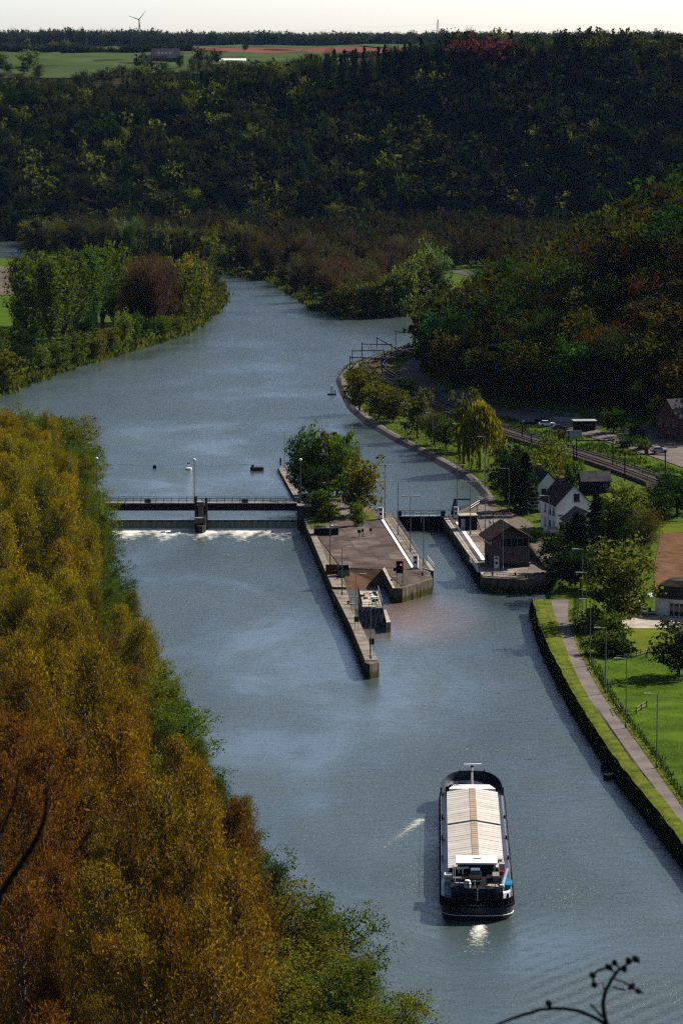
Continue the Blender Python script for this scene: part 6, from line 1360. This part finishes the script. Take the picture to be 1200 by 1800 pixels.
sh = thing('pump_shed', 'dark green equipment shed with pale roof on the quay', 'shed', G(821, 930, TOPZ), .1); MB().box((0, 0, 1.5), (3.6, 3.4, 3.0)).build('wall', M['dark_steel'], sh); MB().box((0, 0, 3.08), (4.0, 3.8, .18)).build('roof', M['concrete_pale'], sh); MB().box((-1.2, -1.75, 1.3), (.9, .1, 2.3)).build('door', M['galv'], sh)
cs = thing('quay_crane', 'small dark jib crane beside the upper lock gate', 'crane', G(796, 904, TOPZ)); MB().add([(-.6, -.4, 0), (.7, -.4, 0), (.7, .4, 0), (-.6, .4, 0), (.1, -.3, 3.2), (.7, -.3, 3.2), (.7, .3, 3.2), (.1, .3, 3.2)], [(0, 1, 5, 4), (1, 2, 6, 5), (2, 3, 7, 6), (3, 0, 4, 7), (4, 5, 6, 7)]).build('mast', M['navy'], cs); MB().box((1.9, 0, 3.3), (3.6, .25, .25)).build('jib', M['dark_steel'], cs)
fp_ = thing('flower_bed', 'planter with red and white flowers on the quay', 'planter', G(883, 909, TOPZ)); MB().box((0, 0, .3), (4.6, 1.4, .6)).build('trough', M['concrete_pale'], fp_)
fl_ = MB()
for i in range(90): fl_.box((random.uniform(-2.1, 2.1), random.uniform(-.55, .55), random.uniform(.62, .95)), (.2, .2, .14))
fl_.build('flowers', M['red_paint'], fp_); bg_ = MB()
for i in range(60): bg_.box((random.uniform(-2.1, 2.1), random.uniform(-.55, .55), random.uniform(.62, .9)), (.2, .2, .14))
bg_.build('foliage', M['concrete_pale'], fp_)
# other houses
p = T(1045, 868); gable_house('shed', 'dark shed with a small bright notice below the railway', p + np.array([0, 2, 0]), R(5), 6.5, 5, 3.0, 1.8, M['dark_steel'], M['roof_slate'], [('F', 2.1, 2.0, .8, .5)], cat='shed', ridge='x')
p = T(1152, 872); gable_house('shed', 'small low shed with brown roof at the railway embankment', p + np.array([0, 1, 0]), R(5), 4.0, 3, 2.0, .8, M['wood'], M['roof_tile'], cat='shed', ridge='x')
p = T(1215, 775); gable_house('building', 'red brick building with slate roof by the side road', p + np.array([1, 6, 0]), R(28), 16, 10, 6.0, 4.2, M['brick_red'], M['roof_slate'], [('L', -3, 4.4, 1.2, 1.5), ('L', 0, 4.4, 1.2, 1.5), ('L', 3, 4.4, 1.2, 1.5), ('L', -3, 1.4, 1.8, 2.2), ('L', 0, 1.4, 1.8, 2.2), ('F', -6, 4.4, 1.2, 1.5), ('F', -3, 4.4, 1.2, 1.5), ('F', -6, 1.4, 1.8, 2.2)], cat='building', ridge='x')
p = T(1026, 757); ks = thing('roadside_kiosk', 'low dark roadside kiosk with pale flat roof at the forecourt', 'kiosk', p, R(4)); MB().box((0, 0, 1.3), (5.4, 3.6, 2.6)).build('wall', M['dark_steel'], ks); MB().box((0, 0, 2.7), (6.2, 4.4, .2)).build('roof', M['galv'], ks); MB().box((1.0, -1.82, 1.5), (2.2, .06, 1.1)).build('window', M['glass'], ks)
p = T(995, 742); lw = thing('low_wall', 'pale low wall behind the forecourt cars', 'wall', p, R(3)); MB().box((0, 0, .6), (7, .3, 1.2)).build('wall', M['concrete_pale'], lw); MB().box((0, 0, 1.25), (7.1, .45, .12)).build('cap', M['galv'], lw)
p = T(1010, 778); bd = thing('billboard', 'pale billboard seen beside the railway mast', 'billboard', p, R(8)); 
for s_ in (-1.2, 1.2): MB().box((s_, 0, 1), (.12, .12, 2.0)).build('leg', M['dark_steel'], bd)
MB().box((0, -.1, 2.2), (3.4, .1, 1.9)).build('panel', M['galv'], bd); MB().box((0, -.17, 2.4), (2.6, .03, .5)).build('print', M['concrete_pale'], bd)
for x, y, w_, h_, lab in [(1101, 770, 1.1, 2.6, 'white road sign panel on the traffic island'), (1135, 806, 1.0, 3.0, 'brown advertising pillar at the side road'), (975, 766, .8, 1.6, 'pale square sign beside the road')]:
    o = thing('road_sign', lab, 'sign', T(x, y)); MB().box((0, .06, h_ / 2), (.1, .1, h_)).build('post', M['steel'], o); MB().box((0, 0, h_ * .66), (w_, .08, h_ * .6)).build('panel', M['concrete_pale'] if x != 1135 else M['rust'], o)
# round fronted white house at the right
p = T(1160, 1086); rh = thing('garden_house', 'white house with rounded front and dark thatch-like roof at the picture edge', 'house', (p[0] + 6.5, p[1] + 5.0, p[2]), 0)
def rr_(r, z, n=28): return [((r * math.cos(2 * math.pi * i / n)) * 1.35, r * math.sin(2 * math.pi * i / n), z) for i in range(n)]
MB().loft([rr_(5.2, -.3), rr_(5.2, 3.4)]).build('wall', M['white_wall'], rh); MB().loft([rr_(5.7, 3.3), rr_(5.6, 3.6), rr_(4.6, 5.4), rr_(3.2, 6.3)]).build('roof', M['concrete_dark'], rh)
MB().prism([(2.0, -5.6), (9.5, -6.2), (9.5, 4), (2.0, 5)], 6.3, 6.45).build('flat_roof', M['concrete_pale'], rh); MB().prism([(2.2, -5.2), (9.2, -5.6), (9.2, 3.8), (2.2, 4.6)], -.3, 6.28).build('wing', M['white_wall'], rh)
for i, a in enumerate((232, 240, 248)): 
    w__ = MB().box((5.22 * 1.35 * math.cos(R(a)), 5.22 * math.sin(R(a)), 1.35), (.95, .16, 2.3), R(a + 90) * .8 if False else 0).build('glass_door', M['glass'], rh); MB().box((5.22 * 1.35 * math.cos(R(a)), 5.22 * math.sin(R(a)) + .03, 1.35), (1.1, .12, 2.5)).build('frame', M['white'], w__)
MB().box((-.4, -5.25, 2.0), (.3, .12, .8)).build('lantern', M['black'], rh); MB().box((1.0, -5.2, 1.5), (.7, .16, 1.3)).build('window', M['glass'], rh)
ov = thing('garden_oven', 'white rounded garden oven standing on the court', 'oven', T(1122, 1080)); MB().lathe([(.62, 0), (.6, 1.4), (.42, 1.9), (.36, 2.3), (.2, 2.55), (.02, 2.6)], n=16).build('body', M['white_wall'], ov, smooth=True); MB().box((0, -.36, 2.1), (.35, .12, .3)).build('mouth', M['black'], ov)
pa = thing('parasol', 'white garden parasol open behind the garden oven', 'parasol', T(1145, 1068)); MB().tube((0, 0, 0), (0, 0, 2.6), .04, n=6).build('pole', M['wood'], pa); MB().lathe([(1.5, 2.2), (1.48, 2.25), (.75, 2.6), (.03, 2.85)], n=6).build('canopy', M['white'], pa)
gt_ = thing('garden_table', 'pale table with dark chairs beside the round-fronted house', 'table', T(1142, 1084)); MB().box((0, 0, .74), (2.2, 1.0, .07)).build('top', M['concrete_pale'], gt_)
for a in (-.9, .9):
    for b in (-.35, .35): MB().box((a, b, .36), (.08, .08, .72)).build('leg', M['wood'], gt_)
gc = thing('garden_chair', 'dark curved garden chair behind the pale table', 'chair', T(1141, 1078)); MB().box((0, 0, .45), (.5, .5, .06)).build('seat', M['dark_steel'], gc); MB().box((0, .25, .75), (.5, .06, .6)).build('backrest', M['dark_steel'], gc)
for a in (-.2, .2):
    for b in (-.2, .2): MB().box((a, b, .22), (.05, .05, .44)).build('leg', M['dark_steel'], gc)

# ================================================================ cars
def make_car():
    o = thing('parked_car', 'x', 'car'); sec = []
    for y, z0, z1, w_ in ((-2.1, .45, .8, .72), (-1.9, .3, .95, .84), (-.9, .26, 1.0, .88), (.9, .26, 1.0, .88), (1.8, .3, .95, .86), (2.05, .45, .85, .76)): sec.append([(-w_, y, z0), (w_, y, z0), (w_, y, (z0 + z1) * .55), (w_ * .93, y, z1), (-w_ * .93, y, z1), (-w_, y, (z0 + z1) * .55)])
    b = MB().loft(sec).build('body', M['galv'], o, bevel=.05)
    MB().loft([[(-.8, -1.0, .98), (.8, -1.0, .98), (.62, -.35, 1.46), (-.62, -.35, 1.46)], [(-.8, 1.75, .98), (.8, 1.75, .98), (.62, 1.15, 1.46), (-.62, 1.15, 1.46)]]).build('cabin', M['glass'], o); MB().box((0, .4, 1.48), (1.22, 1.5, .05)).build('roof', M['galv'], o)
    wm = MB().tube((-.11, 0, 0), (.11, 0, 0), .32, n=14).mesh('wheel', M['black'])
    for x in (-.8, .8):
        for y in (-1.3, 1.3): child('wheel', wm, o, (x, y, .32))
    for s_ in (-.6, .6): MB().box((s_, -2.1, .68), (.3, .06, .14)).build('headlight', M['white'], o)
    return o
car0 = make_car(); first = True
for x, y, rz, c, lab in [(928, 749, 1.9, 'dark_steel', 'dark car closest to the railway on the forecourt'), (960, 750, 1.7, 'white', 'pale car in the middle of the forecourt'), (982, 757, 1.8, 'navy', 'dark blue car at the road edge by the kiosk'), (952, 744, 1.6, 'dark_steel', 'dark car in the shade at the back of the forecourt'), (1157, 797, 1.8, 'galv', 'silver car waiting at the side road'), (971, 939, 1.9, 'galv', 'silver car parked before the white house')]:
    o = car0 if first else copy_tree(car0); first = False; p = T(x, y); o.location = tuple(p + [0, 0, .14]); o.rotation_euler[2] = rz; o['label'] = lab; o['group'] = 'cars'
    for ch_ in o.children:
        if ch_.name.split('.')[0] in ('body', 'roof'): ch_.data = ch_.data.copy(); ch_.data.materials[0] = M[c]

# ================================================================ people on the quay
def person(x, y, rz, top, bottom, lab, z=TOPZ + .02, onT=False):
    p = T(x, y) if onT else G(x, y, z); o = thing('person', lab, 'person', p, rz)
    J = [(0, 0, .95), (0, 0, 1.15), (0, -.01, 1.38), (0, 0, 1.5), (0, -.02, 1.62), (0, -.02, 1.74), (.19, 0, 1.4), (.25, .02, 1.12), (.24, -.08, .86), (-.19, 0, 1.4), (-.25, .02, 1.12), (-.24, -.08, .86), (.1, 0, .9), (.11, -.06, .5), (.11, .02, .07), (.12, -.16, .03), (-.1, 0, .9), (-.11, .05, .5), (-.11, .14, .08), (-.12, -.02, .03)]
    E = [(0, 1), (1, 2), (2, 3), (3, 4), (4, 5), (2, 6), (6, 7), (7, 8), (2, 9), (9, 10), (10, 11), (0, 12), (12, 13), (13, 14), (14, 15), (0, 16), (16, 17), (17, 18), (18, 19)]
    Rr = [.15, .14, .16, .055, .095, .085, .07, .05, .035, .07, .05, .035, .1, .065, .045, .04, .1, .065, .045, .04]
    me = bpy.data.meshes.new('body'); me.from_pydata(J, E, []); b = link(bpy.data.objects.new('body', me)); b.parent = o; me.materials.append(bottom)
    sk = b.modifiers.new('skin', 'SKIN'); b.modifiers.new('sub', 'SUBSURF').levels = 1; b.modifiers['sub'].render_levels = 1
    for v_, r_ in zip(me.skin_vertices[0].data, Rr): v_.radius = (r_, r_)
    me.skin_vertices[0].data[0].use_root = True
    MB().lathe([(.16, .95), (.185, 1.1), (.21, 1.35), (.12, 1.47), (.07, 1.5)], n=12).build('jacket', top, o, smooth=True); MB().lathe([(.07, 1.63), (.1, 1.7), (.09, 1.78), (.02, 1.83)], c=(0, .01, 0), n=10).build('hair', M['wood'], o, smooth=True)
    return o
M['skin_dark'] = mat('trousers', (.06, .05, .06), (.04, .035, .04), 3, .9)
person(861, 926, .4, M['white'], M['skin_dark'], 'person in a white jacket walking on the quay, left of a pair'); person(867, 927, .2, M['white'], M['skin_dark'], 'person in a white jacket walking on the quay, right of a pair'); person(836, 926, .3, M['dark_steel'], M['skin_dark'], 'person in dark clothes standing beside the equipment shed')
person(604, 693, .2, M['navy'], M['skin_dark'], 'person in dark clothes on the towpath at the bend', onT=True)

# ================================================================ plateau: farm, barn, houses, turbine, pylon
def far_house(bx, Y, w, d, hw, hr, wall, roof, lab, rz=0, nwin=3, cat='house'):
    x = PX(bx, Y); z = hgt(x, Y)[0]; ws = [('F', -w / 2 + w * (i + .5) / nwin, hw * .55, w / nwin * .4, hw * .4) for i in range(nwin)]
    return gable_house('farm_building' if cat == 'barn' else 'house', lab, (x, Y, z), rz, w, d, hw, hr, wall, roof, ws, cat=cat, ridge='x', over=.5)
fh = far_house(294, 2420, 19, 12, 4.0, 6.0, M['brick'], M['roof_slate'], 'large farmhouse with slate roof on the plateau brow', R(8)); 
for i in range(4): MB().box((-5 + i * 2.6, -4.3, 7.1), (1.3, .2, 1.1)).build('skylight', M['white'], fh)
far_house(268, 2430, 9, 9, 3.0, 3.4, M['white_wall'], M['roof_slate'], 'small white house left of the large farmhouse', R(-6), 2)
far_house(411, 2440, 18, 8, 2.0, 1.4, M['white_wall'], M['white'], 'long white barn right of the farmhouse', R(2), 4, 'barn')
for bx, w, lab in [(6, 13, 'brick house at the picture edge behind the plateau field'), (32, 15, 'brick house second from the edge behind the plateau field'), (70, 14, 'brick house in the middle of the plateau row'), (105, 13, 'brick house fourth in the plateau row'), (136, 11, 'last brick house of the plateau row')]:
    far_house(bx, 3400, w, 9, 4.6, 4.4, M['brick_red'], M['roof_slate'], lab, R(random.uniform(-10, 10)), 3)
far_house(893, 2120, 5, 5, 4, 1.5, M['concrete_dark'], M['roof_slate'], 'small dark hut between the bare skyline trees', 0, 1)
# villa beside the far water
p = AT(35, 381, 1850); vl_ = gable_house('villa', 'white villa with rows of windows at the foot of the far hill', (p[0], 1850, hgt(p[0], 1850)[0]), R(-4), 9, 8, 5.5, 2.4, M['white_wall'], M['roof_slate'], [('F', -3.6 + 1.45 * i, 1.4 + 1.6 * j, .7, 1.0) for i in range(6) for j in range(3)], cat='house', ridge='x')
# wind turbine
Y = 7600; b_ = AT(245, 57, Y); h_ = AT(245, 35, Y); wt = thing('wind_turbine', 'grey wind turbine standing behind the horizon wood', 'wind turbine', (b_[0], Y, b_[2] - 40)); hz_ = h_[2] - b_[2] + 40
MB().tube((0, 0, 0), (0, 0, hz_), 2.0, 1.1, 12).build('tower', M['galv'], wt); MB().box((0, -1, hz_ + .6), (3.0, 7, 3.0)).build('nacelle', M['galv'], wt); MB().lathe([(1.6, 0), (1.3, 1.5), (.1, 2.4)], n=12).build('hub', M['galv'], wt).location = (0, -5, hz_ + .6); bpy.context.view_layer.update()
for a in (38, 172, 290):
    d = (math.sin(R(a)), 0, math.cos(R(a))); pr3 = (math.cos(R(a)), 0, -math.sin(R(a))); rg = []
    for f, w_ in ((.0, .8), (.12, 2.0), (.5, 1.4), (1.0, .35)): c = np.array([d[0] * 26 * f, -5.6, d[2] * 26 * f + hz_ + .6]); rg.append([tuple(c + np.array(pr3) * w_ * .5), tuple(c + [0, .25, 0]), tuple(c - np.array(pr3) * w_ * .5), tuple(c - [0, .25, 0])])
    MB().loft(rg).build('blade', M['galv'], wt)
# lattice pylon and power lines
Y = 2700; t_ = AT(769, 34, Y); x, zt = t_[0], t_[2]; z0 = hgt(x, Y)[0]; py = thing('lattice_pylon', 'thin steel lattice pylon rising above the skyline trees', 'pylon', (x, Y, z0)); Hh = zt - z0
lv = [(0, 2.2), (.3, 1.6), (.55, 1.05), (.72, .8), (.86, .6), (1.0, .12)]
for sx in (-1, 1):
    for sy in (-1, 1): MB().path([(sx * w_, sy * w_, Hh * f) for f, w_ in lv], .20, 4).build('leg', M['dark_steel'], py)
mb = MB()
for (f0, w0), (f1, w1) in zip(lv[:-1], lv[1:]):
    for sgn in (-1, 1):
        for yy in (-1, 1): mb.tube((-w0 * sgn, yy * w0, Hh * f0), (w1 * sgn, yy * w1, Hh * f1), .11, n=4)
        for xx in (-1, 1): mb.tube((xx * w0, -w0 * sgn, Hh * f0), (xx * w1, w1 * sgn, Hh * f1), .11, n=4)
mb.build('lattice', M['dark_steel'], py)
for f, L_ in ((.72, 3.6), (.88, 2.6)): MB().tube((-L_, 0, Hh * f), (L_, 0, Hh * f), .16, n=4).build('cross_arm', M['dark_steel'], py)
for f, dx, dz, lab in ((.72, 3.6, -3, 'lower thin power line across the sky'), (.88, 2.6, 0, 'upper thin power line across the sky')):
    pts = []
    for i in range(41):
        q = -1 + 2 * i / 40; xx = q * 420; s_ = abs(q); pts.append((x + dx + xx, Y + xx * .25, z0 + Hh * f - 14 * (4 * (s_ * .5) * (1 - s_ * .5)) * .9 + s_ * 2 + dz * 0))
    o = MB().path(pts, .035, 4).build('power_line', M['steel']); tag(o, lab, 'wire')

# ================================================================ twigs near the viewpoint, growing from the ledge below
def twig(name, lab, segs, Y, r0, base):
    o = thing(name, lab, 'branch', base); b = np.array(base)
    for i, (pts, ra, rb) in enumerate(segs):
        W_ = [AT(x, y, Y + dy) - b for x, y, dy in pts]; n = len(W_); W_ = smooth_line(W_, 2); m_ = len(W_); W_ = W_ + rng.normal(0, .0008, W_.shape)
        MB().path([tuple(p) for p in W_], [.68 * (ra + (rb - ra) * k_ / (m_ - 1)) for k_ in range(m_)], 6).build('stem' if i == 0 else 'side_twig', M['twig'], o, smooth=True)
    return o
s = .001
tw = twig('bare_twig', 'dark curling bare twig with buds in front of the river, near the viewpoint', [
    ([(1130, 2100, 0), (1085, 1850, 0), (1065, 1800, 0), (1058, 1770, 0), (1062, 1745, 0), (1080, 1712, 0), (1092, 1700, 0), (1117, 1686, 0)], .013, .004),
    ([(1068, 1805, 0), (1040, 1785, 0), (1005, 1774, .1), (965, 1772, .15), (930, 1780, .2), (880, 1798, .3), (840, 1815, .3)], .009, .005),
    ([(1066, 1795, 0), (1050, 1780, 0), (1038, 1766, -.1)], .006, .004), ([(1062, 1745, 0), (1059, 1728, .05)], .004, .003),
    ([(1083, 1712, 0), (1072, 1703, 0), (1060, 1702, .05), (1046, 1707, .1), (1041, 1718, .1), (1044, 1733, .1)], .005, .005), ([(1090, 1703, 0), (1082, 1696, 0), (1079, 1690, 0)], .004, .006),
    ([(1080, 1722, 0), (1095, 1726, 0), (1108, 1733, 0), (1117, 1742, 0), (1128, 1746, 0)], .004, .005), ([(1078, 1735, 0), (1088, 1738, 0), (1098, 1740, 0)], .004, .006), ([(965, 1772, .15), (964, 1763, .15)], .004, .005)], 9.0, .01, (.80, 9.0, 101.0))
for (x, y) in ((1104, 1689), (1117, 1686), (1041, 1714), (1044, 1731), (1069, 1700), (1109, 1734), (1121, 1742), (964, 1764), (1079, 1692), (1096, 1703)):
    c = AT(x, y, 9.0) - np.array(tw.location); q = MB().lathe([(.002, -.014), (.009, -.004), (.008, .006), (.002, .014)], c=(0, 0, 0), n=6).build('bud', M['twig'], tw); q.location = tuple(c); q.rotation_euler = (random.uniform(-1, 1), random.uniform(-1, 1), 0)
twig('bare_branch', 'dark forked bare branch at the left edge, near the viewpoint', [
    ([(-260, 2100, 0), (-90, 1760, 0), (-10, 1590, 0), (30, 1530, 0), (62, 1482, 0), (78, 1445, 0), (84, 1410, 0), (81, 1382, 0)], .022, .005),
    ([(-60, 1700, 0), (-40, 1560, 0), (0, 1470, .1), (22, 1420, .1), (30, 1395, .1), (34, 1350, .1)], .012, .004), ([(26, 1405, .1), (36, 1408, .1), (40, 1400, .1)], .004, .003), ([(28, 1400, .1), (16, 1404, .1), (12, 1396, .1)], .003, .002), ([(80, 1440, 0), (88, 1443, 0)], .004, .002)], 9.0, .02, (-1.35, 9.0, 101.0))
# pale dead twigs low in the near shrubs
for i, (x, y, hh) in enumerate([(232, 1800, 2.6), (290, 1815, 2.2), (318, 1812, 1.8), (192, 1830, 3.0)]):
    Y = 300.0; b_ = AT(x, y + 30, Y); o = thing('dead_shrub', ['pale dead twiggy shrub at the bottom edge, left of the others', 'pale dead twigs in the middle of the bottom edge', 'pale dead twigs right of the middle at the bottom edge', 'thin pale dead stem by the dark trunk at the bottom edge'][i], 'shrub', b_ - np.array([0, 0, 14]))
    MB().tube((0, 0, -2), (0, 0, 14), .1, .05, 6).build('stem', M['bark_pale'], o); mb = MB()
    for j in range(14): a = random.uniform(0, 6.28); z = 13 + random.uniform(-.5, 1.2); d = (math.cos(a) * random.uniform(.4, 1.3), math.sin(a) * .5, random.uniform(.3, hh)); mb.tube((0, 0, z), (d[0], d[1], z + d[2]), .035, .012, 4)
    mb.build('twigs', M['bark_pale'], o)
# ---------------------------------------------------------------- the air between here and the far hills
k = NT('haze'); k.n.remove(k.b)
pv = k.new('ShaderNodeVolumePrincipled'); pv.inputs['Color'].default_value = (0.30, 0.53, 1.0, 1); pv.inputs['Density'].default_value = HAZE
pv.inputs['Anisotropy'].default_value = 0.1
k.l(pv.outputs[0], k.out.inputs['Volume'])
hz = MB().box((0, 4400, 88), (10300, 9400, 190)).build('haze', k.m); tag(hz, 'thin bluish haze filling the valley air', 'haze', kind='stuff')
